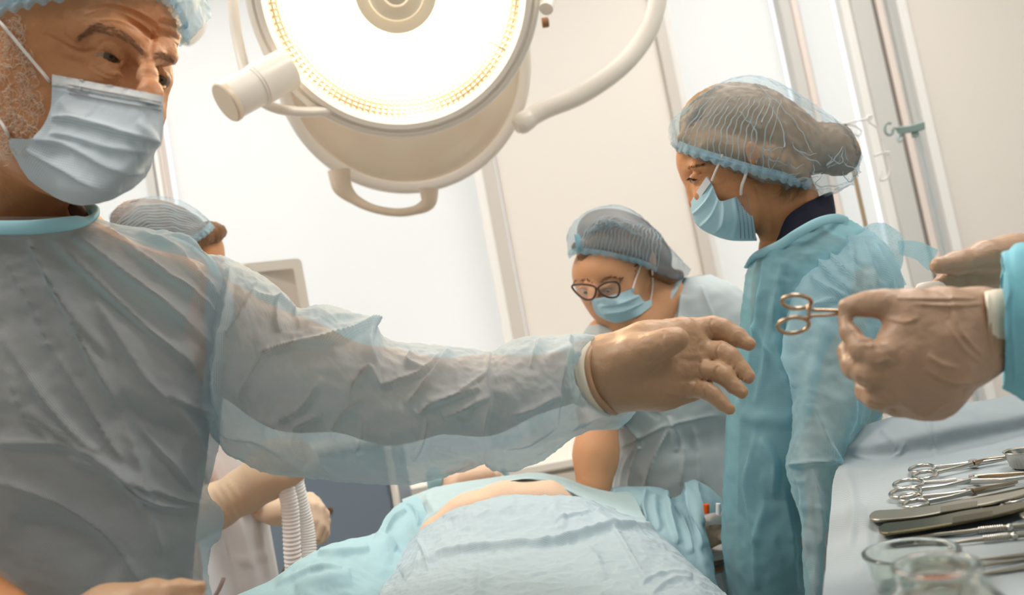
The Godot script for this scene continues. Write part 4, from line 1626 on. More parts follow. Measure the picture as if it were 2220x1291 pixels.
func surgeon_hand(t: Node3D) -> void:
	var b := Blob.new()
	# wrist and palm
	chain(b, [1262, 812, 0.83, 62, 1300, 812, 0.826, 66, 1360, 808, 0.822, 62], 0.02)
	chain(b, [1300, 790, 0.822, 48, 1400, 752, 0.824, 46, 1480, 724, 0.828, 38], 0.02)
	chain(b, [1340, 806, 0.824, 56, 1430, 790, 0.826, 46, 1510, 768, 0.828, 36], 0.02)
	chain(b, [1340, 826, 0.826, 50, 1430, 818, 0.826, 44, 1512, 806, 0.826, 33], 0.02)
	chain(b, [1340, 842, 0.828, 36, 1430, 842, 0.826, 34, 1500, 838, 0.824, 28], 0.02)
	# thumb, nearest the eye
	chain(b, [1318, 800, 0.812, 44, 1372, 772, 0.796, 36, 1424, 752, 0.786, 27, 1450, 742, 0.784, 23, 1470, 735, 0.784, 23.5], 0.012)
	# fingers
	chain(b, [1450, 724, 0.836, 33, 1500, 718, 0.836, 29, 1546, 712, 0.834, 26.5, 1566, 716, 0.832, 25.5, 1596, 731, 0.826, 22.5, 1624, 747, 0.818, 15.5], 0.0025)
	chain(b, [1490, 764, 0.828, 26, 1530, 762, 0.822, 24.5, 1562, 764, 0.815, 24.5, 1580, 774, 0.811, 24, 1604, 800, 0.806, 21, 1622, 817, 0.80, 16.5], 0.0016)
	chain(b, [1500, 806, 0.818, 22, 1530, 804, 0.810, 22.5, 1554, 806, 0.803, 22.5, 1570, 815, 0.799, 21.5, 1592, 838, 0.794, 18, 1608, 851, 0.790, 15], 0.0016)
	chain(b, [1500, 842, 0.810, 20, 1530, 848, 0.797, 20, 1546, 857, 0.793, 19.5, 1566, 876, 0.787, 16.5, 1581, 887, 0.784, 14], 0.0016)
	var g := relax(b.mesh_it(0.0024), 1, 0.4)
	refine(g, Rect2(1380, 660, 300, 260))
	relax(g, 1, 0.4)
	carve(g, [
		[-0.0016, 3.0, 0, 1542, 690, 1540, 712, 1550, 734], [-0.0014, 2.4, 0, 1562, 742, 1553, 760, 1556, 782], [-0.0014, 2.6, 0, 1520, 782, 1514, 800, 1520, 818], [-0.0012, 2.2, 0, 1560, 790, 1550, 806, 1552, 824],
		[-0.0016, 2.6, 0, 1510, 826, 1500, 845, 1504, 862], [-0.0012, 2.2, 0, 1532, 832, 1526, 850, 1528, 866], [-0.0012, 4, 0, 1440, 716, 1436, 735, 1444, 758], [-0.0010, 4, 0, 1522, 735, 1516, 748, 1520, 766],
		[0.0012, 5, 1, 1270, 770, 1272, 820, 1290, 868], [0.0012, 5, 1, 1440, 850, 1480, 858, 1500, 862], [-0.0014, 9, 0, 1400, 790, 1440, 776, 1480, 752], [0.0010, 6, 1, 1390, 800, 1420, 782, 1440, 762],
		[-0.001, 7, 0, 1470, 780, 1500, 782, 1520, 780], [-0.001, 7, 0, 1450, 826, 1490, 824, 1512, 822]], [[noise(1.0, 0, 3, 51), 0.0007, Vector3(60, 60, 60)]])
	var hand := part("glove", g, M.glove, t, "tan latex glove")
	# rolled cuff: bands and a bead round the wrist
	var ring := func(x: float, k: float) -> PackedVector3Array:
		return curve(pts3([1302 + x, 741, 0.83, 1272 + x, 762, 0.802, 1264 + x, 800, 0.790, 1278 + x, 850, 0.790, 1308 + x, 886, 0.804, 1332 + x, 889, 0.83, 1340 + x, 850, 0.858, 1326 + x, 790, 0.860]), 60, true)
	part("cuff_bead", tube(ring.call(-6.0, 1.0), 0.0052, 10, true), M.glove_pale, hand)
	part("cuff_bead", tube(ring.call(7.0, 1.0), 0.0042, 10, true), M.glove, hand)
	var cu := loft([[1306, 740, 1340, 888, 0.83, 0.032, -40], [1284, 742, 1316, 888, 0.83, 0.033, -36], [1240, 750, 1262, 884, 0.83, 0.033, -20]], 8, 40, {"caps": false})
	part("cuff", cu, M.glove_pale, hand)
	# the other hand, at the bottom edge
	var o := Blob.new()
	chain(o, [20, 1420, 0.66, 60, 230, 1335, 0.64, 50, 330, 1312, 0.63, 42], 0.02)
	chain(o, [230, 1320, 0.64, 44, 330, 1288, 0.632, 26, 390, 1278, 0.628, 18, 436, 1272, 0.625, 13], 0.008)
	chain(o, [250, 1330, 0.63, 40, 350, 1312, 0.625, 22, 430, 1304, 0.622, 15], 0.006)
	chain(o, [250, 1350, 0.63, 36, 350, 1340, 0.628, 20, 420, 1336, 0.625, 14], 0.006)
	chain(o, [240, 1372, 0.635, 30, 330, 1366, 0.632, 17, 390, 1364, 0.63, 12], 0.006)
	chain(o, [180, 1330, 0.655, 36, 260, 1345, 0.60, 24, 320, 1372, 0.59, 17], 0.008)
	part("glove", o.mesh_it(0.003), M.glove, t, "tan latex glove of the lower hand")

# ---------------------------------------------------------------- the woman in profile
func eye_part(t: Node3D, x: float, y: float, d: float, r: float, lx: float, ly: float, ld: float) -> void:
	var c := P(x, y, d)
	var look := (P(lx, ly, ld) - c).normalized()
	var bs := Basis.looking_at(look, CT.basis.y)
	var tf := Transform3D(Basis(bs.x, -bs.z, bs.y), c)
	var prof := []
	for i in 13:
		var a := PI * i / 12.0
		prof.append_array([r * sin(a), -r * cos(a)])
	var b := part("eye", lathe(prof, 20, tf, 60.0), mat(Color(0.84, 0.79, 0.75), 0.2, {"coat": 0.5}), t)
	part("iris", lathe([(r + 0.0004) * sin(0.5), (r + 0.0004) * cos(0.5), (r + 0.0004) * sin(0.25), (r + 0.0004) * cos(0.25), 0.0, r + 0.0005], 16, tf, 60.0), mat(Color(0.25, 0.18, 0.13), 0.15, {"coat": 0.8}), b)

func legs(b: Blob, hip: Vector3, spread: Vector3, r := 0.075) -> void:
	for s in [-1.0, 1.0]:
		var q: Vector3 = hip + spread * s
		b.cap(q, Vector3(q.x, 0.48, q.z), r, 0.055, 0.03)
		b.cap(Vector3(q.x, 0.48, q.z), Vector3(q.x, 0.08, q.z), 0.055, 0.04, 0.03)
		var toe := Vector3(spread.z, 0, -spread.x).normalized() * 0.13
		b.cap(Vector3(q.x, 0.045, q.z), Vector3(q.x, 0.04, q.z) + toe * (-1.0 if spread.x == 0.0 else 1.0), 0.045, 0.035, 0.03)

# thin pressed creases of a net cap, laid on its surface
func creases(n: Near, strokes: Array, r: float, lift := 0.0004) -> Geo:
	var g := Geo.new()
	for s in strokes:
		var raw := []
		for i in range(3, s.size(), 2):
			raw.append([s[i], s[i + 1]])
		var q := smooth_rows(raw, 14)
		var z := []
		for p in q:
			z.append(n.at(p[0], p[1], z[-1] if z.size() else 9.0))
		var a := []
		for i in q.size():
			var lo: float = minf(z[i], minf(z[maxi(i - 1, 0)], z[mini(i + 1, z.size() - 1)]))
			a.append(P(q[i][0] + 2.0 * sin(q[i][1] * 0.31), q[i][1] + 2.0 * sin(q[i][0] * 0.23), lo - lift))
		g.add(tube(curve(a, 26), [r * 0.4, r, r * 1.2, r, r * 0.4], 6))
	return g

# wavy gathered edge of a net cap along pixel points [x, y, depth]
func gathered(base: Array, n: int, up: Vector2, down: Vector2, amp: float, lift := 0.004) -> Geo:
	var sm := smooth_rows(base, n)
	var a := []
	var b := []
	var c := []
	for i in n:
		var q: Array = sm[i]
		var w := amp * (sin(i * 1.5) + 0.4 * sin(i * 0.61))
		a.append_array([q[0] + up.x, q[1] + up.y, float(q[2]) - lift])
		b.append_array([q[0], q[1], float(q[2]) - lift * 2.0 - 0.002 * sin(i * 1.5)])
		c.append_array([q[0] + down.x, q[1] + down.y + w, float(q[2]) - lift - 0.002 * sin(i * 1.5 + 1.0)])
	return sheet([a, b, c], 8, n * 3)

func woman() -> void:
	var base := P(1720, 1200, 1.36)
	var t := thing("person", "woman seen in profile in blue gown, bulky net cap and pale blue mask", "person", Vector3(base.x, 0, base.z))
	var b := Blob.new()
	chain(b, [1715, 530, 1.33, 66, 1755, 640, 1.35, 110, 1735, 900, 1.36, 112, 1705, 1250, 1.38, 108, 1700, 1400, 1.40, 108], 0.05)
	ball(b, 1790, 630, 1.35, 84, 90, 190, 0, 0.05)
	chain(b, [1825, 630, 1.255, 50, 1818, 800, 1.215, 50, 1778, 980, 1.18, 36, 1770, 1180, 1.13, 21, 1768, 1330, 1.10, 15], 0.03)
	chain(b, [1770, 640, 1.48, 50, 1720, 800, 1.48, 46, 1650, 960, 1.44, 38], 0.03)
	legs(b, P(1700, 1330, 1.38), Vector3(0, 0, 0.085))
	var g := b.mesh_it(0.013)
	var h := Blob.new()
	var D := 1.30
	ball(h, 1612, 305, D, 126, 102, 86, -10, 0.02)
	ball(h, 1560, 395, D, 70, 108, 82, 28, 0.03)
	ball(h, 1540, 340, D, 56, 50, 76, 0, 0.03)
	ball(h, 1590, 440, D, 56, 62, 74, 25, 0.03)
	chain(h, [1494, 326, D, 14, 1497, 352, D, 14, 1500, 366, D, 13], 0.02)
	chain(h, [1496, 366, 1.283, 9, 1512, 360, 1.252, 9, 1532, 362, 1.245, 7], 0.012)
	scoop(h, 1503, 384, 1.258, 13, 10, 24, 10, 0.010)
	chain(h, [1510, 392, D, 9, 1508, 415, D, 11, 1507, 440, D, 14], 0.012)
	ball(h, 1538, 418, 1.262, 32, 24, 26, 20, 0.02)
	# closed-down lid
	chain(h, [1496, 386, 1.266, 3.5, 1504, 380, 1.257, 5, 1516, 382, 1.252, 4], 0.005)
	chain(h, [1498, 392, 1.266, 3, 1506, 394, 1.258, 3.5, 1516, 390, 1.253, 3], 0.004)
	# ear
	ball(h, 1631, 332, 1.212, 16, 28, 9, 8, 0.006)
	scoop(h, 1630, 332, 1.203, 8, 17, 7, 8, 0.004)
	chain(h, [1680, 370, 1.315, 66, 1705, 450, 1.32, 60, 1722, 540, 1.335, 70], 0.03)
	chain(h, [1600, 430, 1.30, 50, 1680, 440, 1.31, 50], 0.03)
	var hg := relax(h.mesh_it(0.0042), 1, 0.4)
	refine(hg, Rect2(1470, 300, 300, 250))
	relax(hg, 1, 0.4)
	carve(hg, [[0.0022, 8, 0, 1655, 420, 1668, 470, 1672, 520], [-0.0018, 6, 0, 1640, 400, 1652, 450, 1650, 500], [-0.0012, 3, 0, 1496, 376, 1508, 371, 1522, 374], [-0.001, 3, 0, 1520, 396, 1530, 404, 1545, 408]], [[noise(1.0, 0, 3, 61), 0.0008, Vector3(40, 40, 40)]])
	var nz := near(hg, 5.0)
	g.add(hg)
	part("body", g, M.skin_woman, t)
	eye_part(t, 1507, 387, 1.268, 0.0085, 1440, 430, 1.28)
	# lashes and brow
	var rng := RandomNumberGenerator.new()
	rng.seed = 14
	var la := Geo.new()
	for i in 22:
		var x := 1494 + i * 0.9
		var p := P(x, 386 + i * 0.1, 1.262 - i * 0.0004)
		var e := P(x - 5 - rng.randf() * 3, 390 + rng.randf() * 3, 1.262 - i * 0.0004 - 0.002)
		la.add(tube(PackedVector3Array([p, (p + e) / 2, e]), [0.0005, 0.0004, 0.0002], 4))
	part("eyelashes", la, M.black, t).set_meta("kind", "stuff")
	var br := Geo.new()
	for i in 90:
		var s := rng.randf()
		var x := 1490.0 + s * 36
		var y := 365.0 - s * 7 + rng.randf_range(-3, 3)
		var d := nz.at(x, y, 1.26)
		br.add(tube(PackedVector3Array([P(x, y, d), P(x + 3, y - 2, d - 0.001), P(x + 7, y - 2, d - 0.0006)]), [0.00025, 0.00025, 0.0001], 4))
	part("eyebrow", br, mat(Color(0.50, 0.34, 0.22), 0.6), t).set_meta("kind", "stuff")
	# hair under the cap, with a bun
	var hb := Blob.new()
	ball(hb, 1612, 285, D, 138, 100, 100, -14, 0.02)
	ball(hb, 1690, 320, D, 90, 70, 84, -10, 0.03)
	chain(hb, [1484, 304, 1.272, 14, 1540, 322, 1.240, 18, 1600, 340, 1.235, 18, 1660, 360, 1.235, 22, 1722, 378, 1.256, 26], 0.03)
	chain(hb, [1740, 320, D, 50, 1800, 322, D, 46, 1822, 340, D, 38], 0.02)
	var st := []
	for i in 26:
		var k := i / 25.0
		st.append([-0.0030, 4.0, 0, 1480 + k * 10, 292 + k * 14 - 40.0 * sin(k * 3.1), 1560 + k * 20, 190 + k * 170, 1660, 185 + k * 190, 1745, 260 + k * 105])
	var hair := part("hair", carve(hb.mesh_it(0.0045), st, [[noise(1.0, 1, 3, 63), 0.003, Vector3(50, 18, 50)]]), M.hair_blond, t)
	var nh := near(M.last_geo, 6.0)
	var ws := Geo.new()
	for i in 60:
		var x := rng.randf_range(1700, 1756)
		var y := rng.randf_range(388, 412)
		var d := nz.at(x - 14, y + 20, 1.26)
		ws.add(tube(curve([P(x, y, d - 0.001), P(x - rng.randf_range(0, 14), y + 14, d - 0.002), P(x - rng.randf_range(4, 30), y + rng.randf_range(20, 36), d - 0.0012)], 5), [0.0004, 0.0003, 0.0001], 4))
	part("loose_strands", ws, M.hair_blond, hair).set_meta("kind", "stuff")
	# bouffant cap
	var cs := [[1453, 278, 1457, 308, D, 0.02], [1462, 262, 1472, 326, D, 0.055], [1490, 235, 1505, 340, D, 0.078], [1530, 203, 1548, 356, D, 0.10], [1590, 173, 1602, 376, D, 0.112], [1645, 170, 1655, 390, D, 0.114], [1705, 193, 1702, 398, D, 0.108], [1760, 228, 1742, 404, D, 0.096],
		[1800, 256, 1768, 410, D, 0.088], [1835, 280, 1785, 420, D, 0.078], [1854, 308, 1802, 418, D, 0.064], [1864, 342, 1826, 406, D, 0.042], [1858, 366, 1846, 392, D, 0.016]]
	var wk := []
	for i in 15:
		var k := i / 14.0
		wk.append([0.0045, 4.0, 1, 1478 + k * 190, 322 + k * 66, 1490 + k * 180, 280 + k * 30 - 20 * sin(k * 3), 1545 + k * 150, 205 + k * 10])
	for i in 16:
		var x := 1640 + rng.randf() * 190
		var y := 300 + rng.randf() * 90
		wk.append([0.006, 5.0, 1 + i % 2, x, y, x + rng.randf_range(-30, 30), y + rng.randf_range(10, 26), x + rng.randf_range(20, 60), y + rng.randf_range(-20, 40)])
	wk.append([0.007, 8, 1, 1640, 180, 1720, 260, 1760, 330])
	wk.append([0.007, 8, 2, 1660, 200, 1700, 290, 1690, 340, 1660, 380])
	wk.append([0.006, 7, 1, 1600, 240, 1640, 290, 1625, 350])
	var cap := part("net_cap", loft(cs, 90, 120, {"strokes": wk, "noise": [[noise(1.0, 1, 4, 64), 0.006, Vector3(26, 26, 26)]], "caps": false, "over": nh, "lift": 0.003}), M.net, t, "translucent blue bouffant net cap")
	var cn := near(M.last_geo, 5.0)
	part("creases", creases(cn, wk, 0.0008, 0.0015), M.net_crease, cap).set_meta("kind", "stuff")
	part("gathered_edge", gathered([[1466, 316, 1.28], [1490, 326, 1.245], [1540, 342, 1.222], [1590, 358, 1.212], [1640, 372, 1.212], [1690, 384, 1.222], [1730, 396, 1.245], [1760, 402, 1.27]], 70, Vector2(2, -13), Vector2(-2, 9), 2.5), M.net_fold, cap)
	part("elastic_band", tube(curve(pts3([1470, 322, 1.272, 1540, 340, 1.216, 1590, 354, 1.206, 1640, 368, 1.206, 1690, 380, 1.218, 1735, 393, 1.244]), 40), 0.0018, 6), M.net_fold, cap)
	# mask: rows from the nose edge to the chin edge, columns from the near side round the front
	var net := [
		[1533, 382, 1.240, 1514, 412, 1.252, 1497, 440, 1.298, 1503, 442, 1.33, 1520, 430, 1.35], [1546, 404, 1.236, 1524, 440, 1.246, 1501, 462, 1.298, 1506, 462, 1.335, 1530, 450, 1.36], [1556, 430, 1.236, 1540, 468, 1.244, 1514, 488, 1.298, 1518, 488, 1.34, 1540, 470, 1.37],
		[1566, 436, 1.236, 1562, 484, 1.243, 1543, 507, 1.298, 1546, 505, 1.34, 1560, 490, 1.37], [1592, 428, 1.238, 1594, 480, 1.246, 1585, 519, 1.298, 1586, 517, 1.34, 1590, 500, 1.37], [1620, 416, 1.244, 1632, 470, 1.254, 1640, 519, 1.298, 1640, 517, 1.34, 1630, 500, 1.37]]
	var mk := part("surgical_mask", sheet(net, 70, 60, {"th": 0.001, "strokes": [[0.006, 7, 1, 1546, 404, 1530, 440, 1502, 466], [0.006, 7, 1, 1556, 430, 1544, 466, 1518, 492], [0.006, 7, 1, 1566, 436, 1564, 480, 1546, 508], [0.005, 7, 1, 1590, 428, 1594, 480, 1588, 518], [0.004, 6, 0, 1553, 420, 1562, 450, 1566, 500]]}), mat(Color(0.74, 0.88, 0.93), 0.8, {"spec": 0.25, "back": Color(0.65, 0.9, 0.97) * 0.6}), t, "pale blue pleated face mask")
	part("nose_band", sheet([[1531, 384, 1.2365, 1513, 411, 1.249, 1496, 441, 1.297], [1541, 396, 1.234, 1521, 424, 1.2455, 1500, 452, 1.297]], 6, 30, {"th": 0.0012}), M.mask_white, mk)
	var sx := Geo.new()
	for k in 4:
		var a := curve(pts3([1596 + k * 7, 428 - k * 2.5, 1.2355, 1604 + k * 8, 478 - k * 2, 1.2435, 1606 + k * 9, 518, 1.290]), 26)
		for i in 25:
			sx.add(tube(PackedVector3Array([a[i].lerp(a[i + 1], 0.1), a[i].lerp(a[i + 1], 0.7)]), 0.0007, 4))
	part("stitches", sx, mat(Color(0.50, 0.55, 0.62), 0.8), mk).set_meta("kind", "stuff")
	part("ear_loop", tube(curve(pts3([1543, 392, 1.233, 1551, 372, 1.222, 1560, 352, 1.214, 1566, 335, 1.212]), 14), 0.0018, 8), M.elastic, mk)
	part("ear_loop", tube(curve(pts3([1606, 422, 1.237, 1608, 404, 1.222, 1615, 384, 1.214, 1621, 362, 1.210]), 14), 0.0022, 8), M.elastic, mk)
	# navy stand-up collar
	part("collar", sheet([[1672, 545, 1.29, 1686, 512, 1.262, 1706, 470, 1.250, 1745, 442, 1.262, 1798, 417, 1.31, 1806, 424, 1.36], [1676, 552, 1.285, 1695, 525, 1.252, 1722, 490, 1.238, 1762, 464, 1.248, 1803, 444, 1.30, 1810, 446, 1.36], [1682, 560, 1.28, 1704, 540, 1.245, 1735, 508, 1.226, 1775, 486, 1.236, 1806, 470, 1.29, 1812, 470, 1.36]], 20, 60, {"th": 0.003, "noise": [[noise(1.0, 0, 2, 65), 0.002, Vector3(24, 24, 24)]], "strokes": [[0.002, 3, 0, 1692, 508, 1712, 470, 1748, 446, 1798, 422]]}), M.navy, t, "navy stand-up collar")
	part("scrub_front", loft([[1640, 560, 1690, 560, 1.33, 0.05], [1640, 620, 1880, 600, 1.345, 0.15], [1625, 720, 1900, 700, 1.36, 0.155], [1606, 900, 1860, 900, 1.36, 0.16], [1600, 1100, 1825, 1100, 1.36, 0.16], [1605, 1400, 1780, 1400, 1.38, 0.16]], 24, 40), M.under_teal, t, "dark scrubs under the gown")
	woman_gown(t)

func woman_gown(t: Node3D) -> void:
	var wr := noise(1.0, 1, 3, 71)
	var fine := noise(1.0, 0, 4, 72)
	var tb := [[1650, 546, 1796, 468, 1.34, 0.09], [1636, 566, 1846, 482, 1.345, 0.135], [1622, 596, 1895, 520, 1.35, 0.16], [1611, 650, 1935, 580, 1.355, 0.17], [1602, 720, 1950, 680, 1.36, 0.175], [1590, 800, 1940, 790, 1.36, 0.178], [1580, 900, 1905, 900, 1.36, 0.18], [1572, 1000, 1870, 1000, 1.365, 0.18], [1570, 1100, 1846, 1100, 1.37, 0.18], [1572, 1200, 1822, 1200, 1.37, 0.18], [1577, 1300, 1800, 1300, 1.375, 0.18], [1584, 1420, 1790, 1420, 1.38, 0.18], [1600, 1900, 1830, 1900, 1.44, 0.20]]
	var ts := [[0.012, 12, 1, 1660, 560, 1650, 680, 1625, 820, 1600, 900], [0.012, 14, 2, 1700, 560, 1690, 640, 1690, 760, 1735, 860], [0.010, 12, 1, 1680, 640, 1668, 760, 1640, 880], [0.009, 14, 1, 1640, 700, 1690, 800, 1735, 880], [0.008, 12, 0, 1590, 920, 1582, 1080, 1588, 1280], [0.010, 14, 1, 1640, 940, 1620, 1060, 1640, 1180],
		[0.012, 16, 2, 1650, 950, 1680, 1000, 1676, 1080], [0.010, 14, 1, 1660, 1090, 1640, 1180, 1645, 1280], [0.009, 14, 2, 1700, 1060, 1716, 1160, 1722, 1280], [0.008, 10, 1, 1630, 600, 1618, 720, 1604, 800], [0.008, 16, 0, 1600, 905, 1680, 910, 1730, 900], [0.008, 9, 1, 1650, 552, 1690, 540, 1740, 500]]
	part("gown_body", loft(tb, 130, 170, {"strokes": ts, "noise": [[fine, 0.007, Vector3(8, 8, 8)], [wr, 0.0025, Vector3(26, 26, 26)]], "uv": Vector2(440, 380) / 16.0, "caps": false}), M.gown_blue, t)
	var sl := [[1752, 560, 1880, 500, 1.28, 0.05], [1725, 610, 1925, 545, 1.25, 0.085], [1712, 670, 1955, 620, 1.225, 0.095], [1708, 740, 1952, 700, 1.21, 0.096], [1714, 810, 1925, 790, 1.20, 0.09], [1722, 870, 1895, 875, 1.19, 0.084], [1716, 940, 1862, 940, 1.18, 0.076], [1706, 1005, 1828, 1000, 1.175, 0.07], [1716, 1060, 1812, 1060, 1.165, 0.062], [1738, 1125, 1806, 1130, 1.15, 0.054], [1746, 1210, 1796, 1200, 1.13, 0.048], [1750, 1310, 1786, 1300, 1.11, 0.044]]
	var ss := [[0.012, 9, 2, 1838, 500, 1848, 560, 1852, 640], [0.011, 9, 1, 1770, 560, 1800, 600, 1840, 640], [0.010, 8, 1, 1790, 540, 1820, 580, 1846, 610], [0.010, 9, 1, 1760, 600, 1790, 630, 1838, 650], [0.010, 9, 2, 1870, 520, 1890, 590, 1900, 650], [0.010, 8, 1, 1890, 530, 1910, 570, 1940, 640], [0.009, 8, 2, 1860, 580, 1872, 620, 1890, 650],
		[0.009, 9, 1, 1720, 690, 1760, 672, 1818, 648], [0.012, 12, 1, 1722, 680, 1716, 760, 1730, 840], [0.009, 16, 0, 1790, 700, 1770, 800, 1760, 900], [0.010, 12, 2, 1850, 800, 1846, 900, 1830, 960], [0.012, 9, 1, 1706, 1010, 1750, 1005, 1800, 995, 1822, 985], [0.010, 8, 2, 1800, 960, 1806, 990, 1800, 1010], [0.009, 9, 1, 1760, 1010, 1770, 1080, 1780, 1180],
		[0.008, 8, 1, 1730, 1040, 1748, 1110, 1756, 1200], [0.008, 10, 1, 1770, 880, 1790, 950, 1806, 990]]
	part("sleeve", loft(sl, 130, 110, {"strokes": ss, "noise": [[fine, 0.006, Vector3(9, 9, 9)], [wr, 0.003, Vector3(26, 26, 26)]], "uv": Vector2(200, 360) / 16.0, "caps": false}), M.gown_sleeve, t, "crumpled sleeve of the nearer arm")
	part("neck_binding", tube(curve(pts3([1622, 578, 1.34, 1634, 560, 1.30, 1655, 548, 1.262, 1690, 532, 1.228, 1730, 506, 1.205, 1775, 482, 1.208, 1812, 474, 1.24, 1836, 480, 1.30]), 60), 0.0075, 10, false, 0.45, CT.basis.z), M.binding, t)
	# bow of the ties behind the neck
	var bow := part("tie_bow", sheet([[1856, 505, 1.33, 1880, 488, 1.34, 1915, 484, 1.35, 1950, 505, 1.36, 1962, 530, 1.37], [1868, 530, 1.32, 1890, 530, 1.31, 1920, 535, 1.32, 1950, 550, 1.34, 1958, 560, 1.36], [1890, 560, 1.33, 1910, 570, 1.33, 1930, 575, 1.34, 1945, 578, 1.35, 1952, 584, 1.36]], 24, 36, {"noise": [[fine, 0.004, Vector3(20, 20, 20)]]}), M.gown_sleeve, t)
	part("tie_end", sheet([[1945, 522, 1.36, 1990, 524, 1.37, 2035, 542, 1.38], [1950, 552, 1.355, 1985, 565, 1.365, 2014, 588, 1.375]], 14, 24, {"noise": [[fine, 0.004, Vector3(16, 16, 16)]]}), M.gown_sleeve, bow)
	part("tie_end", sheet([[1936, 575, 1.35, 1950, 580, 1.352], [1944, 600, 1.35, 1956, 596, 1.352], [1952, 622, 1.35, 1966, 618, 1.352]], 10, 8), M.gown_sleeve, bow)
	# hem corner seen under the gloved hand
	part("gown_back_flap", sheet([[1880, 880, 1.30, 1900, 880, 1.31, 1930, 880, 1.33], [1888, 910, 1.30, 1900, 905, 1.31, 1915, 895, 1.33], [1896, 930, 1.30, 1906, 926, 1.31, 1914, 905, 1.33]], 10, 10), M.gown_blue, t)

# ---------------------------------------------------------------- the nurse with glasses
func nurse() -> void:
	var base := P(1450, 1050, 1.75)
	var t := thing("person", "nurse in grey-blue scrubs, glasses, mask and net cap, bending over the patient", "person", Vector3(base.x, 0, base.z))
	var b := Blob.new()
	chain(b, [1450, 700, 1.76, 90, 1470, 850, 1.76, 120, 1460, 1050, 1.78, 110, 1460, 1200, 1.80, 115], 0.05)
	chain(b, [1330, 740, 1.70, 62, 1560, 680, 1.80, 66], 0.05)
	chain(b, [1318, 745, 1.66, 50, 1300, 880, 1.60, 43, 1292, 985, 1.56, 44, 1286, 1080, 1.53, 38], 0.03)
	chain(b, [1590, 700, 1.84, 50, 1620, 900, 1.80, 42, 1560, 1060, 1.72, 36], 0.03)
	legs(b, P(1465, 1230, 1.79), Vector3(0.075, 0, 0))
	var g := b.mesh_it(0.013)
	var h := Blob.new()
	ball(h, 1345, 545, 1.68, 96, 80, 92, -18, 0.02)
	ball(h, 1322, 615, 1.64, 70, 84, 84, 14, 0.03)
	ball(h, 1300, 590, 1.63, 56, 44, 80, 0, 0.03)
	ball(h, 1336, 668, 1.64, 44, 34, 66, 20, 0.03)
	scoop(h, 1272, 626, 1.565, 20, 13, 22, 20, 0.012)
	scoop(h, 1320, 626, 1.555, 22, 13, 22, 5, 0.012)
	chain(h, [1290, 612, 1.575, 8, 1286, 632, 1.566, 9, 1284, 652, 1.558, 12], 0.012)
	ball(h, 1345, 640, 1.592, 34, 24, 26, 10, 0.02)
	chain(h, [1256, 626, 1.583, 5, 1270, 620, 1.5735, 8, 1284, 626, 1.572, 5], 0.004)
	chain(h, [1304, 626, 1.565, 5, 1320, 619, 1.5635, 8, 1336, 624, 1.567, 5], 0.004)
	ball(h, 1411, 564, 1.60, 13, 24, 9, 6, 0.006)
	scoop(h, 1409, 562, 1.590, 6, 14, 7, 6, 0.004)
	chain(h, [1395, 630, 1.685, 50, 1430, 700, 1.72, 56, 1420, 760, 1.72, 60], 0.03)
	chain(h, [1400, 660, 1.665, 40, 1376, 712, 1.625, 40, 1372, 750, 1.605, 36], 0.03)
	chain(h, [1450, 640, 1.70, 40, 1390, 720, 1.63, 40], 0.03)
	var hg := relax(h.mesh_it(0.0048), 2, 0.4)
	var nz := near(hg, 5.0)
	g.add(hg)
	part("body", g, skin(Color(0.84, 0.62, 0.46)), t)
	eye_part(t, 1271, 628, 1.585, 0.0095, 1250, 760, 1.50)
	eye_part(t, 1320, 627, 1.576, 0.0095, 1300, 770, 1.48)
	var rng := RandomNumberGenerator.new()
	rng.seed = 24
	var br := Geo.new()
	for q in [[[1256, 612], [1268, 607], [1282, 612]], [[1302, 610], [1322, 601], [1342, 606]]]:
		var sm := smooth_rows(q, 30)
		for i in 60:
			var k := rng.randi_range(0, 29)
			var x: float = sm[k][0]
			var y: float = sm[k][1] + rng.randf_range(-2.5, 2.5)
			var d := nz.at(x, y, 1.57)
			br.add(tube(PackedVector3Array([P(x, y, d), P(x + 3, y - 1, d - 0.001), P(x + 6, y - 1, d - 0.0005)]), [0.0004, 0.0004, 0.0002], 4))
	part("eyebrows", br, M.hair_brown, t).set_meta("kind", "stuff")
	# hair
	var hb := Blob.new()
	ball(hb, 1346, 524, 1.68, 100, 64, 104, -24, 0.02)
	chain(hb, [1250, 536, 1.625, 12, 1300, 536, 1.592, 16, 1350, 546, 1.588, 18, 1390, 556, 1.60, 18], 0.02)
	ball(hb, 1412, 566, 1.70, 40, 36, 84, 0, 0.03)
	chain(hb, [1256, 560, 1.61, 7, 1270, 562, 1.598, 10, 1320, 572, 1.588, 13, 1370, 590, 1.592, 12], 0.012)
	chain(hb, [1420, 590, 1.62, 14, 1450, 600, 1.66, 16, 1470, 598, 1.70, 14], 0.012)
	part("hair", hb.mesh_it(0.006), mat(Color(0.50, 0.36, 0.24), 0.5), t)
	var nh := near(M.last_geo, 7.0)
	# net cap
	var wk := []
	for i in 22:
		var k := i / 21.0
		wk.append([0.0040, 3.6, 0, 1250 + k * 175, 540 + k * 44, 1268 + k * 165, 505 + k * 20 - 25 * sin(k * 3.0), 1300 + k * 130, 470 + k * 30])
	for i in 7:
		wk.append([0.004, 4, 0, 1262 + i * 2, 525 - i * 4, 1300 + i * 6, 490 + i * 1.5 - 8, 1350 + i * 8, 470 + i * 8])
	var cs := [[1230, 520, 1233, 560, 1.65, 0.04], [1240, 490, 1250, 550, 1.66, 0.09], [1275, 460, 1290, 552, 1.67, 0.118], [1330, 446, 1340, 562, 1.675, 0.13], [1375, 460, 1385, 574, 1.68, 0.13], [1415, 494, 1425, 592, 1.69, 0.12], [1450, 536, 1450, 600, 1.70, 0.095], [1480, 568, 1472, 606, 1.72, 0.06], [1497, 586, 1486, 602, 1.73, 0.025]]
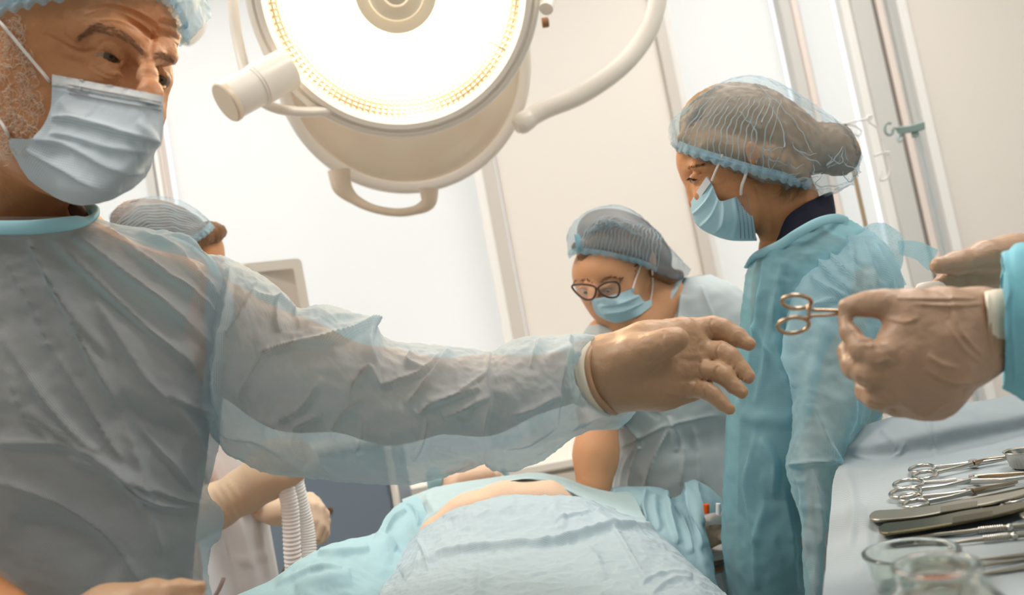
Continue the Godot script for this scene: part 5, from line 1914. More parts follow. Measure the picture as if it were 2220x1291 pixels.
	var cap := part("net_cap", loft(cs, 70, 90, {"strokes": wk, "noise": [[noise(1.0, 1, 3, 81), 0.003, Vector3(24, 24, 24)]], "caps": false, "over": nh, "lift": 0.003}), mat(Color(0.66, 0.78, 0.85), 0.6, {"alpha": 0.34, "back": Color(0.7, 0.9, 1.0) * 0.7}), t, "pale blue net cap with gathered front")
	var cn := near(M.last_geo, 5.0)
	part("creases", creases(cn, wk, 0.0010, 0.0015), M.net_crease, cap).set_meta("kind", "stuff")
	part("gathered_edge", gathered([[1232, 552, 1.625], [1252, 546, 1.592], [1300, 550, 1.572], [1350, 560, 1.572], [1390, 571, 1.583], [1424, 586, 1.605]], 50, Vector2(0, -8), Vector2(0, 5), 1.5), M.net_fold, cap)
	part("front_knot", loft([[1244, 508, 1256, 508, 1.585, 0.008], [1247, 524, 1262, 524, 1.580, 0.010], [1249, 538, 1260, 538, 1.580, 0.008], [1251, 546, 1257, 546, 1.582, 0.004]], 10, 14), M.gown_solid, cap)
	# mask
	var mnet := [[1282, 648, 1.552, 1300, 646, 1.545, 1330, 640, 1.556, 1355, 632, 1.572, 1372, 624, 1.592], [1284, 662, 1.552, 1302, 664, 1.540, 1340, 660, 1.552, 1368, 650, 1.575, 1386, 640, 1.596], [1292, 680, 1.560, 1312, 684, 1.545, 1345, 678, 1.556, 1378, 664, 1.580, 1398, 654, 1.604], [1304, 690, 1.572, 1322, 696, 1.560, 1350, 692, 1.568, 1384, 676, 1.590, 1412, 650, 1.618], [1316, 692, 1.590, 1330, 700, 1.580, 1352, 698, 1.584, 1386, 684, 1.600, 1413, 664, 1.622]]
	for r in mnet:
		for i in range(0, r.size(), 3):
			r[i + 2] = minf(r[i + 2], nz.at(r[i], r[i + 1], 9.0) - 0.004)
	var mk := part("surgical_mask", sheet(mnet, 50, 60, {"th": 0.001, "strokes": [[0.004, 6, 1, 1300, 664, 1340, 660, 1386, 642], [0.004, 6, 1, 1306, 680, 1346, 676, 1396, 656], [0.003, 8, 0, 1300, 650, 1306, 670, 1318, 690]]}), mat(Color(0.76, 0.88, 0.92), 0.8, {"back": Color(0.65, 0.9, 0.97) * 0.6}), t, "pale blue face mask")
	part("ear_loop", tube(curve(onto(nz, [1372, 626, 1378, 606, 1386, 584, 1392, 568], 0.004, 1.6), 16), 0.0018, 6), M.elastic, mk)
	part("ear_loop", tube(curve(onto(nz, [1410, 652, 1414, 630, 1415, 606, 1414, 588], 0.004, 1.64), 16), 0.0018, 6), M.elastic, mk)
	# glasses
	var gl := Node3D.new()
	gl.name = "glasses"
	gl.position = P(1300, 630, 1.55) - t.position
	place(gl, t)
	var fr := mat(Color(0.28, 0.17, 0.13), 0.25, {"coat": 0.6})
	var l1 := curve(pts3([1240, 622, 1.560, 1252, 617, 1.551, 1275, 618, 1.541, 1291, 624, 1.536, 1290, 640, 1.536, 1283, 649, 1.538, 1268, 649, 1.544, 1252, 638, 1.553]), 48, true)
	var l2 := curve(pts3([1297, 624, 1.534, 1312, 614, 1.532, 1332, 611, 1.536, 1342, 618, 1.541, 1343, 634, 1.543, 1336, 644, 1.541, 1320, 645, 1.536, 1304, 638, 1.533]), 48, true)
	var rims := tube(l1, 0.0021, 8, true)
	rims.add(tube(l2, 0.0021, 8, true))
	rims.add(tube(curve(pts3([1290, 627, 1.536, 1294, 625, 1.5335, 1298, 627, 1.534]), 6), 0.0018, 8))
	part("rims", rims, fr, gl)
	part("temple", tube(curve(pts3([1341, 617, 1.542, 1352, 600, 1.566, 1362, 586, 1.582, 1400, 566, 1.592]), 14), 0.0015, 8), fr, gl)
	part("temple", tube(curve(pts3([1241, 622, 1.560, 1246, 610, 1.60, 1260, 600, 1.66]), 8), 0.0013, 8), fr, gl)
	for l in [l1, l2]:
		var q := Geo.new()
		var m := Vector3()
		for p in l:
			m += p / l.size()
		q.v.append(m)
		for p in l:
			q.v.append(p)
		for i in l.size():
			q.f.append_array([0, 1 + i, 1 + (i + 1) % l.size()])
		q.uv.resize(q.v.size())
		part("lens", q, mat(Color(0.96, 0.97, 0.97), 0.03, {"alpha": 0.08}), gl)
	# scrubs
	var wr := noise(1.0, 0, 3, 82)
	var tb := [[1462, 604, 1540, 596, 1.77, 0.075], [1440, 640, 1602, 626, 1.76, 0.115], [1395, 690, 1640, 680, 1.75, 0.125], [1300, 735, 1655, 760, 1.745, 0.145], [1290, 800, 1650, 840, 1.74, 0.15], [1308, 870, 1640, 900, 1.74, 0.148], [1330, 930, 1615, 930, 1.74, 0.138], [1334, 970, 1610, 960, 1.745, 0.135], [1326, 1020, 1612, 1010, 1.75, 0.145], [1318, 1080, 1620, 1080, 1.755, 0.155], [1310, 1180, 1630, 1180, 1.76, 0.165], [1306, 1280, 1640, 1280, 1.77, 0.17], [1320, 1500, 1680, 1500, 1.80, 0.18]]
	var ts := [[0.010, 9, 1, 1480, 640, 1470, 700, 1455, 780], [0.010, 9, 2, 1520, 620, 1540, 680, 1560, 740], [0.009, 8, 1, 1440, 680, 1420, 760, 1400, 840], [0.006, 6, 1, 1345, 972, 1390, 950, 1450, 922, 1560, 900], [0.010, 7, 1, 1450, 905, 1456, 930, 1464, 980], [0.012, 7, 1, 1450, 925, 1420, 990, 1395, 1060], [0.010, 6, 1, 1395, 960, 1372, 1010, 1360, 1070], [0.009, 6, 1, 1375, 970, 1352, 1020, 1345, 1070],
		[0.008, 5, 1, 1352, 985, 1338, 1030, 1334, 1070], [0.009, 6, 2, 1390, 940, 1380, 960, 1392, 975], [0.008, 8, 1, 1470, 930, 1480, 980, 1475, 1050], [0.007, 8, 1, 1500, 920, 1512, 980, 1520, 1050], [0.010, 7, 1, 1340, 890, 1370, 930, 1392, 950], [-0.008, 5, 0, 1404, 888, 1416, 898, 1430, 906]]
	part("scrub_dress", loft(tb, 190, 240, {"strokes": ts, "noise": [[wr, 0.006, Vector3(8, 8, 8)]], "caps": false}), M.scrub_grey, t, "grey-blue scrub dress gathered at the waist")
	part("sleeve", loft([[1280, 700, 1350, 690, 1.71, 0.06], [1262, 730, 1372, 730, 1.68, 0.085], [1254, 790, 1372, 800, 1.65, 0.082], [1252, 860, 1362, 880, 1.63, 0.076], [1254, 900, 1352, 930, 1.62, 0.068]], 40, 60, {"strokes": [[0.006, 8, 1, 1300, 710, 1290, 790, 1290, 880], [0.006, 8, 2, 1330, 710, 1325, 790, 1320, 880]], "caps": false}), M.scrub_grey, t)
	part("neckline", tube(curve(pts3([1478, 598, 1.70, 1462, 630, 1.655, 1436, 668, 1.628, 1412, 698, 1.612, 1392, 730, 1.596]), 30), 0.006, 8, false, 0.4, CT.basis.z), M.scrub_grey, t)
	part("neckline", tube(curve(pts3([1344, 688, 1.66, 1350, 705, 1.60, 1360, 722, 1.585, 1380, 745, 1.586]), 20), 0.005, 8, false, 0.4, CT.basis.z), M.scrub_grey, t)

# ---------------------------------------------------------------- the colleague behind, at the patient's head
func anaesthetist() -> void:
	var base := P(500, 1250, 1.66)
	var t := thing("person", "person in white coat and ribbed net cap behind the older man's shoulder", "person", Vector3(base.x, 0, base.z))
	var b := Blob.new()
	chain(b, [380, 620, 1.68, 60, 410, 700, 1.68, 100, 455, 950, 1.66, 84, 492, 1200, 1.66, 68, 500, 1330, 1.67, 62], 0.05)
	chain(b, [330, 740, 1.66, 60, 370, 950, 1.56, 46, 420, 1120, 1.49, 38, 500, 1080, 1.47, 34], 0.03)
	chain(b, [500, 740, 1.70, 58, 520, 930, 1.66, 44, 545, 1085, 1.60, 34, 600, 1112, 1.56, 26], 0.03)
	legs(b, P(515, 1345, 1.68), Vector3(0.05, 0, 0), 0.055)
	var g := b.mesh_it(0.013)
	var h := Blob.new()
	ball(h, 356, 530, 1.60, 92, 74, 88, -20, 0.02)
	ball(h, 420, 570, 1.60, 58, 78, 78, 8, 0.03)
	ball(h, 452, 540, 1.60, 26, 40, 50, 0, 0.02)
	chain(h, [470, 560, 1.60, 8, 482, 586, 1.60, 10], 0.012)
	chain(h, [370, 590, 1.63, 56, 390, 670, 1.66, 58], 0.03)
	g.add(h.mesh_it(0.0052))
	part("body", g, skin(Color(0.86, 0.63, 0.46)), t)
	var hb := Blob.new()
	ball(hb, 350, 504, 1.60, 102, 66, 104, -20, 0.02)
	chain(hb, [425, 510, 1.55, 20, 455, 506, 1.575, 20, 474, 503, 1.60, 16], 0.02)
	chain(hb, [440, 515, 1.54, 15, 420, 540, 1.525, 14], 0.02)
	part("hair", carve(hb.mesh_it(0.006), [], [[noise(1.0, 1, 3, 91), 0.003, Vector3(60, 20, 60)]]), mat(Color(0.52, 0.38, 0.26), 0.5), t)
	var nh := near(M.last_geo, 7.0)
	var wk := []
	for i in 11:
		var k := i / 10.0
		wk.append([0.0050, 4.5, 0, 250 + k * 20, 486 + k * 60, 300 + k * 14, 448 + k * 66, 360 + k * 8, 446 + k * 60, 420 - k * 2, 466 + k * 48, 452 - k * 20, 492 + k * 24])
	var cs := [[236, 470, 246, 500, 1.60, 0.02], [252, 454, 268, 540, 1.60, 0.07], [290, 436, 320, 570, 1.595, 0.118], [345, 427, 370, 570, 1.595, 0.13], [395, 438, 410, 545, 1.595, 0.124], [432, 460, 428, 522, 1.597, 0.105], [455, 482, 440, 510, 1.60, 0.075], [462, 495, 452, 506, 1.60, 0.05]]
	var cap := part("net_cap", loft(cs, 70, 100, {"strokes": wk, "noise": [[noise(1.0, 1, 3, 92), 0.0025, Vector3(22, 22, 22)]], "caps": false, "over": nh, "lift": 0.003}), mat(Color(0.70, 0.80, 0.85), 0.6, {"alpha": 0.26, "back": Color(0.7, 0.9, 1.0) * 0.7}), t, "pale blue ribbed net cap")
	var cn := near(M.last_geo, 5.0)
	part("creases", creases(cn, wk, 0.0016, 0.0015), M.net_crease, cap).set_meta("kind", "stuff")
	part("gathered_edge", gathered([[462, 488, 1.55], [452, 500, 1.515], [436, 512, 1.50], [418, 524, 1.49]], 24, Vector2(-8, -8), Vector2(4, 5), 1.5), M.net_fold, cap)
	# white coat
	var tb := [[345, 640, 425, 640, 1.67, 0.075], [290, 690, 545, 690, 1.67, 0.13], [290, 780, 560, 780, 1.66, 0.145], [310, 860, 556, 860, 1.66, 0.14], [350, 950, 556, 950, 1.66, 0.13], [390, 1040, 566, 1040, 1.66, 0.13], [408, 1100, 578, 1100, 1.66, 0.13], [420, 1180, 592, 1180, 1.66, 0.135], [430, 1260, 606, 1260, 1.66, 0.14], [436, 1340, 616, 1340, 1.67, 0.145], [450, 1560, 650, 1560, 1.70, 0.15]]
	part("coat", loft(tb, 80, 90, {"caps": false, "strokes": [[0.006, 6, 1, 470, 1130, 492, 1180, 505, 1240, 512, 1291], [0.006, 9, 0, 520, 1120, 535, 1180, 545, 1250], [0.006, 9, 0, 555, 1110, 565, 1180, 580, 1250], [0.005, 8, 2, 470, 985, 480, 1040, 490, 1080], [0.006, 8, 1, 505, 1225, 540, 1216, 580, 1205]]}), M.white_cloth, t, "white coat")
	part("lapel", tube(curve(pts3([462, 1300, 1.515, 474, 1280, 1.512, 482, 1262, 1.514, 485, 1254, 1.52]), 10), 0.004, 8, false, 0.4), mat(Color(0.70, 0.64, 0.62), 0.8), t)
	# sleeve of the arm with the gripping hand
	part("coat_sleeve", loft([[470, 720, 560, 740, 1.70, 0.06], [478, 900, 572, 900, 1.655, 0.062], [494, 1040, 578, 1060, 1.60, 0.055], [520, 1090, 572, 1082, 1.575, 0.045]], 30, 40, {"caps": false}), M.white_cloth, t)
	part("coat_sleeve", loft([[270, 690, 390, 690, 1.66, 0.07], [290, 820, 392, 830, 1.62, 0.066], [318, 960, 420, 950, 1.56, 0.056], [360, 1080, 440, 1060, 1.51, 0.05], [392, 1150, 440, 1090, 1.48, 0.046]], 30, 40, {"caps": false}), M.white_cloth, t)
	# gloved hand and long glove cuff
	var gb := Blob.new()
	chain(gb, [405, 1138, 1.46, 46, 470, 1098, 1.44, 46, 530, 1066, 1.42, 45], 0.02)
	chain(gb, [530, 1064, 1.42, 45, 580, 1030, 1.41, 50, 612, 1010, 1.40, 40], 0.02)
	chain(gb, [590, 1030, 1.395, 32, 628, 1034, 1.385, 20, 650, 1032, 1.38, 12], 0.012)
	chain(gb, [596, 1000, 1.40, 30, 650, 1000, 1.37, 17, 668, 1020, 1.36, 14], 0.012)
	chain(gb, [590, 980, 1.41, 30, 650, 975, 1.38, 17, 680, 1000, 1.37, 14], 0.012)
	part("glove", carve(gb.mesh_it(0.0042), [[0.0026, 5, 0, 464, 1060, 492, 1100, 505, 1130], [0.0026, 5, 0, 478, 1052, 506, 1090, 522, 1120], [0.0026, 5, 0, 494, 1044, 520, 1080, 538, 1108], [0.003, 5, 1, 440, 1082, 470, 1100, 502, 1118], [0.003, 6, 1, 436, 1110, 450, 1130, 480, 1140]]), M.glove_back, t, "long pale latex glove")
	# bare-looking gloved hand round the hoses
	var hb2 := Blob.new()
	chain(hb2, [560, 1108, 1.58, 24, 600, 1110, 1.56, 25, 650, 1100, 1.55, 30], 0.02)
	ball(hb2, 668, 1104, 1.545, 30, 26, 24, -20, 0.015)
	chain(hb2, [660, 1082, 1.54, 12, 680, 1098, 1.525, 11, 682, 1130, 1.515, 10, 676, 1150, 1.512, 9], 0.004)
	chain(hb2, [672, 1080, 1.545, 13, 694, 1104, 1.53, 11.5, 696, 1140, 1.518, 10, 686, 1168, 1.512, 9], 0.004)
	chain(hb2, [684, 1088, 1.55, 12, 704, 1116, 1.54, 10.5, 704, 1150, 1.53, 9.5, 694, 1174, 1.524, 8.5], 0.004)
	chain(hb2, [684, 1100, 1.56, 11, 707, 1130, 1.555, 9.5, 706, 1158, 1.55, 8.5, 700, 1172, 1.545, 8], 0.004)
	part("glove", hb2.mesh_it(0.0036), mat(Color(0.90, 0.80, 0.70), 0.5, {"spec": 0.3}), t, "pale gloved hand gripping the hoses")

# ---------------------------------------------------------------- machine, hoses, monitor, counter, stands
func equipment() -> void:
	# corrugated breathing hoses, each rib turned
	var ho := [[[604, 1010, 1.40], [616, 1050, 1.40], [627, 1090, 1.40], [631, 1140, 1.40], [634, 1200, 1.40], [640, 1260, 1.40], [648, 1330, 1.38]], [[640, 1040, 1.46], [652, 1090, 1.47], [664, 1140, 1.475], [670, 1190, 1.47], [672, 1250, 1.45], [676, 1320, 1.42]]]
	for q in 2:
		var t := thing("breathing_hose", ["white corrugated breathing hose standing in front of its twin", "white corrugated breathing hose behind its twin, inside the gripping hand"][q], "hose", P(ho[q][5][0], ho[q][5][1], ho[q][5][2]))
		var sm := smooth_rows(ho[q], 240)
		var pp := PackedVector3Array()
		var rr := []
		for i in sm.size():
			pp.append(P(sm[i][0], sm[i][1], sm[i][2]))
			var k := 0.0145 if q == 0 else 0.0135
			k *= lerpf(1.28, 1.0, clampf(i / 60.0, 0, 1)) if q == 0 else 1.0
			rr.append(k * (1.0 + 0.065 * sin(i * 1.05)))
		part("tube", tube(pp, rr, 22), M.plastic_white, t)
		part("end_collar", tube(PackedVector3Array([pp[0] + (pp[0] - pp[4]), pp[0], pp[6]]), 0.0195 if q == 0 else 0.0155, 22), M.plastic_white, t)
	# anaesthetic machine with blue-grey side and a monitor on an arm
	var mc := P(720, 1130, 2.35)
	var m := thing("anaesthesia_machine", "blue-grey cabinet of a machine behind the corrugated hoses", "machine", Vector3(mc.x, 0, mc.z))
	var xr := P(852, 1080, 2.35).x
	var xl := P(500, 1150, 2.35).x
	var blue := mat(Color(0.50, 0.555, 0.61), 0.5)
	part("cabinet", bx(xl, xr, 0.12, 1.03, mc.z - 0.35, mc.z, 0.015), blue, m)
	part("base", bx(xl - 0.03, xr + 0.03, 0.05, 0.12, mc.z - 0.38, mc.z + 0.03, 0.02), mat(Color(0.35, 0.37, 0.40), 0.6), m)
	part("worktop", bx(xl - 0.02, xr + 0.02, 1.03, 1.06, mc.z - 0.36, mc.z + 0.01, 0.01), M.enamel, m)
	part("edge_trim", bx(xr - 0.002, xr + 0.012, 0.12, 1.03, mc.z - 0.04, mc.z + 0.006, 0.004), M.enamel, m)
	for q in [[590, 1072], [712, 1110], [618, 1240]]:
		var s := P(q[0], q[1], 2.34)
		part("screw", lathe([0.0, 0.006, 0.008, 0.005, 0.010, 0.0], 14, Transform3D(Basis(Vector3.RIGHT, PI / 2), Vector3(s.x, s.y, mc.z))), M.black if q[0] < 600 else M.hair_brown, m)
	for sx in [-1, 1]:
		for sz in [0, 1]:
			part("castor", lathe([0.0, 0.0, 0.025, 0.0, 0.025, 0.03, 0.0, 0.03], 18, Transform3D(Basis(Vector3.BACK, PI / 2), Vector3(mc.x + sx * (xr - xl) * 0.45 + 0.015, 0.025, mc.z - 0.32 + sz * 0.3))), M.black, m)
	var d := 2.3
	var mo := thing("monitor", "beige framed monitor beside the older man's shoulder, screen side facing", "monitor", P(580, 900, d))
	var nrm := (P(560, 640, d + 0.05) - P(560, 640, d)).normalized()
	var o := curve(flatpx([430, 588, 540, 573, 638, 561, 652, 563, 660, 576, 672, 640, 690, 740, 702, 812, 696, 828, 680, 834, 470, 858], d), 72, true)
	var fr := slab(rounded(flatpx([440, 581, 652, 560, 700, 830, 480, 858], d), 0.016), nrm * 0.06, 0.006)
	part("casing", soften(fr, 30.0), mat(Color(0.86, 0.82, 0.75), 0.45), mo)
	var f2 := ring_slab(rounded(flatpx([440, 581, 652, 560, 700, 830, 480, 858], d), 0.016), rounded(flatpx([474, 600, 636, 582, 676, 800, 512, 828], d), 0.004), -nrm * 0.012)
	part("bezel", f2, mat(Color(0.93, 0.90, 0.85), 0.45), mo)
	part("screen", slab(rounded(flatpx([472, 600, 637, 581, 678, 802, 510, 829], d), 0.003), -nrm * 0.003, 0.0005), mat(Color(0.87, 0.82, 0.77), 0.3), mo)
	part("stem", tube(curve([P(580, 840, d + 0.03), Vector3(P(580, 840, d).x, 1.03, mc.z - 0.12)], 4), 0.02, 14), M.enamel, mo)
	# counter under the window
	var z1 := -2.95
	var cx0 := -0.62
	var cx1 := 0.95
	var c := thing("counter_cabinet", "long cream cabinet with drawers under the window, partly hidden by the nurse", "cabinet", Vector3(0.2, 0, z1 - 0.3))
	part("body", bx(cx0, cx1, 0.08, 0.79, -WALL + 0.03, z1, 0.004), M.cream, c)
	part("plinth", bx(cx0 + 0.03, cx1 - 0.03, 0.0, 0.08, -WALL + 0.03, z1 - 0.05, 0.004), M.trim, c)
	for k in 3:
		var x0 := cx0 + 0.015 + k * 0.52
		for r in 2:
			var y0: float = [0.60, 0.12][r]
			var y1: float = [0.775, 0.585][r]
			var dr := part("drawer" if r == 0 else "door", bx(x0, x0 + 0.505, y0, y1, z1 + 0.001, z1 + 0.02, 0.004), M.cream, c)
			part("knob", lathe([0.006, 0.0, 0.006, 0.012, 0.015, 0.016, 0.016, 0.022, 0.011, 0.027, 0.0, 0.028], 18, Transform3D(Basis(Vector3.RIGHT, PI / 2), Vector3(x0 + (0.25 if r == 0 else 0.44), (y0 + y1) / 2 + (0.0 if r == 0 else 0.12), z1 + 0.02))), M.steel_dull, dr)
	var wt := bx(cx0 - 0.02, cx1 + 0.02, 0.79, 0.825, -WALL + 0.03, z1 + 0.035, 0.006)
	tag(part("worktop", wt, M.enamel), "cream worktop lying on the long drawer cabinet", "worktop")
	# chrome tap-like fitting left on the worktop's end
	drip_stands()

func rounded(p: Array, r: float) -> PackedVector3Array:
	var o := PackedVector3Array()
	var m := p.size()
	for i in m:
		var a: Vector3 = p[(i - 1 + m) % m]
		var b: Vector3 = p[i]
		var c: Vector3 = p[(i + 1) % m]
		var s := b + (a - b).normalized() * r
		var e := b + (c - b).normalized() * r
		for k in 6:
			var t := k / 5.0
			o.append(s.lerp(b, t).lerp(b.lerp(e, t), t))
	return o

# a frame between two closed outlines of equal count, given thickness
func ring_slab(a: PackedVector3Array, b: PackedVector3Array, dir: Vector3) -> Geo:
	var g := Geo.new()
	var m := a.size()
	for l in [[a, 0.0], [a, 1.0], [b, 1.0], [b, 0.0]]:
		for i in m:
			g.v.append(l[0][i] + dir * l[1])
	for l in 4:
		for i in m:
			var p := l * m + i
			var q := l * m + (i + 1) % m
			var r := ((l + 1) % 4) * m + i
			var s := ((l + 1) % 4) * m + (i + 1) % m
			g.f.append_array([p, q, r, q, s, r])
	g.uv.resize(g.v.size())
	if volume(g) < 0:
		g.flip()
	return soften(g, 30.0)

func drip_stands() -> void:
	var d := 2.7
	var hk := mat(Color(0.55, 0.63, 0.61), 0.5)
	var top := P(1988, 290, d)
	var t := thing("drip_stand", "thin drip stand with grey-green hook bracket against the right-hand wall", "drip stand", Vector3(top.x, 0, top.z))
	part("pole", tube(PackedVector3Array([Vector3(top.x, 0.05, top.z), Vector3(top.x, 1.2, top.z), top + Vector3(0, 0.02, 0)]), 0.0085, 12), mat(Color(0.78, 0.80, 0.80), 0.35, {"metal": 0.4}), t)
	var bar := slab(rounded(flatpx([1934, 276, 1972, 272, 2004, 263, 2006, 280, 1992, 285, 1960, 290, 1950, 300, 1944, 284], d - 0.01), 0.004), (P(1970, 280, d + 0.02) - P(1970, 280, d - 0.01)), 0.003)
	var br := part("hook_bracket", bar, hk, t)
	part("hook", tube(curve(flatpx([1936, 280, 1934, 290, 1926, 293, 1919, 286, 1919, 274, 1925, 267, 1932, 268], d), 26), 0.0042, 10), hk, br)
	part("clamp", lathe([0.0, 0.0, 0.011, 0.0, 0.011, 0.035, 0.008, 0.04, 0.0, 0.04], 18, Transform3D(Basis(Vector3.RIGHT, 0.0), P(1985, 297, d))), hk, br)
	part("clip", tube(curve(flatpx([1950, 292, 1946, 300, 1951, 308, 1956, 298], d), 12), 0.004, 8), mat(Color(0.72, 0.78, 0.78), 0.4), br)
	for k in 5:
		var a := TAU * k / 5.0
		part("foot", tube(curve([Vector3(top.x, 0.1, top.z), Vector3(top.x + cos(a) * 0.12, 0.07, top.z + sin(a) * 0.12), Vector3(top.x + cos(a) * 0.26, 0.025, top.z + sin(a) * 0.26)], 8), 0.012, 10), M.steel, t)
	var e := 2.45
	var tp := P(1832, 286, e)
	var u := thing("drip_stand", "drip stand with black joint and white looped hooks behind the woman's cap", "drip stand", Vector3(tp.x, 0, tp.z))
	part("pole", tube(PackedVector3Array([Vector3(tp.x, 0.05, tp.z), Vector3(tp.x, 1.0, tp.z), tp]), 0.0065, 12), mat(Color(0.70, 0.62, 0.50), 0.4), u)
	part("joint", lathe([0.0, -0.022, 0.0085, -0.022, 0.0095, 0.018, 0.007, 0.022, 0.0, 0.022], 16, Transform3D(Basis(), tp)), mat(Color(0.22, 0.19, 0.17), 0.5), u)
	var wh := mat(Color(0.93, 0.92, 0.90), 0.35)
	part("crossbar", tube(curve(flatpx([1790, 274, 1832, 268, 1870, 260, 1890, 256], e), 10), 0.0030, 8), wh, u)
	part("hook", tube(curve(flatpx([1832, 270, 1850, 272, 1866, 282, 1864, 294, 1850, 290, 1838, 276], e), 30), 0.0028, 8), wh, u)
	part("hook", tube(curve(flatpx([1884, 262, 1890, 252, 1880, 254, 1886, 266, 1904, 280, 1912, 310, 1920, 336, 1928, 330], e), 34), 0.0030, 8), wh, u)
	part("hook", tube(curve(flatpx([1894, 338, 1926, 330, 1929, 345, 1930, 370, 1922, 388, 1908, 390, 1912, 372], e), 34), 0.0034, 8), wh, u)
	for k in 5:
		var a := TAU * k / 5.0 + 0.3
		part("foot", tube(curve([Vector3(tp.x, 0.1, tp.z), Vector3(tp.x + cos(a) * 0.12, 0.07, tp.z + sin(a) * 0.12), Vector3(tp.x + cos(a) * 0.26, 0.025, tp.z + sin(a) * 0.26)], 8), 0.012, 10), M.steel, u)

# ---------------------------------------------------------------- table, patient and drapes
func patient() -> void:
	var tc := Vector3(-0.03, 0, -1.28)
	var tb := thing("operating_table", "operating table under the draped patient, pale tray corner showing at the right", "operating table", tc)
	part("mattress", bx(-0.24, 0.15, 0.79, 0.86, -1.72, -0.72, 0.02), mat(Color(0.25, 0.30, 0.33), 0.6), tb)
	part("top", bx(-0.25, 0.16, 0.76, 0.79, -1.74, -0.70, 0.006), M.steel, tb)
	part("column", bx(-0.14, 0.06, 0.12, 0.76, -1.36, -1.16, 0.02), M.enamel, tb)
	part("foot", bx(-0.2, 0.14, 0.0, 0.12, -1.6, -0.95, 0.03), mat(Color(0.5, 0.53, 0.55), 0.5), tb)
	# arm board on the right, with its pale edge
	var ab := box(P(1566, 1186, 1.46) + Vector3(0.0, 0, 0), Vector3(0.12, 0.014, 0.12), 0.005)
	part("arm_board", ab, mat(Color(0.88, 0.87, 0.85), 0.5), tb)
	part("arm_board_bracket", tube(PackedVector3Array([P(1565, 1200, 1.44) + Vector3(0, -0.02, 0), Vector3(0.16, 0.775, -1.45)]), 0.012, 10), M.steel, tb)
	part("side_panel", box(P(1590, 1250, 1.48), Vector3(0.06, 0.085, 0.12), 0.01), mat(Color(0.62, 0.72, 0.75), 0.5), tb)
	# patient
	var t := thing("person", "patient lying under blue drapes, chin up, a strip of bare belly showing", "person", Vector3(-0.05, 0.86, -1.3))
	var b := Blob.new()
	ball(b, 1108, 1204, 1.325, 146, 118, 120, 8, 0.02)
	chain(b, [950, 1166, 1.285, 46, 1020, 1132, 1.296, 58, 1100, 1110, 1.30, 62, 1180, 1104, 1.30, 58, 1240, 1122, 1.297, 50], 0.02)
	ball(b, 1080, 1172, 1.47, 150, 84, 160, 10, 0.03)
	ball(b, 1040, 1100, 1.62, 74, 44, 110, 10, 0.03)
	var hipl := P(1020, 1420, 1.08)
	b.cap(hipl, hipl + Vector3(0, -0.04, 0.36), 0.07, 0.05, 0.03)
	b.cap(hipl + Vector3(0.15, -0.02, 0), hipl + Vector3(0.15, -0.05, 0.36), 0.07, 0.05, 0.03)
	chain(b, [1260, 1110, 1.50, 46, 1400, 1140, 1.50, 38, 1500, 1165, 1.44, 32, 1552, 1158, 1.41, 26], 0.03)
	chain(b, [930, 1130, 1.48, 46, 820, 1230, 1.30, 40, 720, 1290, 1.15, 34], 0.03)
	var g := b.mesh_it(0.013)
	var h := Blob.new()
	ball(h, 1012, 1075, 1.70, 74, 62, 90, 8, 0.02)
	ball(h, 1030, 1050, 1.64, 62, 42, 60, 8, 0.02)
	ball(h, 1034, 1036, 1.60, 40, 26, 28, 6, 0.015)
	ball(h, 985, 1042, 1.66, 24, 26, 30, 0, 0.015)
	chain(h, [1000, 1030, 1.64, 10, 1040, 1022, 1.635, 10, 1070, 1028, 1.65, 10], 0.01)
	chain(h, [1012, 1026, 1.66, 14, 1018, 1008, 1.69, 12], 0.01)
	g.add(h.mesh_it(0.005))
	part("body", g, skin(Color(0.86, 0.74, 0.64)), t)
	var cp := part("net_cap", loft([[922, 1030, 930, 1070, 1.72, 0.03], [928, 1018, 938, 1078, 1.72, 0.06], [940, 1012, 952, 1080, 1.72, 0.075], [954, 1016, 962, 1070, 1.71, 0.07]], 24, 40, {"caps": false, "noise": [[noise(1.0, 1, 3, 94), 0.004, Vector3(30, 30, 30)]]}), M.drape_blue, t, "pale blue cap")
	part("mask_edge", tube(curve(pts3([1086, 1018, 1.62, 1096, 1026, 1.62, 1102, 1040, 1.62]), 8), 0.006, 8), M.drape_blue, cp)
	# hand with drip needle
	var hd := Blob.new()
	chain(hd, [1530, 1160, 1.42, 24, 1556, 1150, 1.41, 24, 1575, 1146, 1.40, 18], 0.01)
	for k in 4:
		chain(hd, [1562, 1138 + k * 9, 1.40 - k * 0.005, 9, 1590, 1142 + k * 9, 1.385 - k * 0.005, 8, 1606, 1150 + k * 9, 1.38 - k * 0.005, 7], 0.004)
	chain(hd, [1548, 1140, 1.39, 10, 1566, 1126, 1.38, 9, 1584, 1126, 1.375, 7], 0.006)
	part("hand", hd.mesh_it(0.0036), skin(Color(0.86, 0.74, 0.64)), t)
	var tape := sheet([[1526, 1118, 1.38, 1550, 1112, 1.375, 1572, 1110, 1.375], [1530, 1130, 1.375, 1552, 1126, 1.37, 1574, 1124, 1.37], [1534, 1140, 1.378, 1554, 1138, 1.372, 1574, 1138, 1.372]], 10, 14, {"th": 0.003})
	var cn := thing("cannula", "drip needle with orange cap taped to the patient's hand", "cannula", P(1532, 1112, 1.37))
	part("tape", tape, mat(Color(0.86, 0.83, 0.80), 0.7), cn)
	part("cap", lathe([0.0, 0.0, 0.0046, 0.0, 0.005, 0.004, 0.005, 0.014, 0.004, 0.015, 0.0, 0.015], 16, Transform3D(CT.basis * Basis(Vector3.BACK, 0.05), P(1532, 1113, 1.365))), mat(Color(0.93, 0.36, 0.06), 0.4), cn)
	part("port", lathe([0.0, 0.0, 0.004, 0.0, 0.004, 0.018, 0.0, 0.018], 14, Transform3D(CT.basis, P(1557, 1116, 1.365))), M.plastic_white, cn)
	drapes()

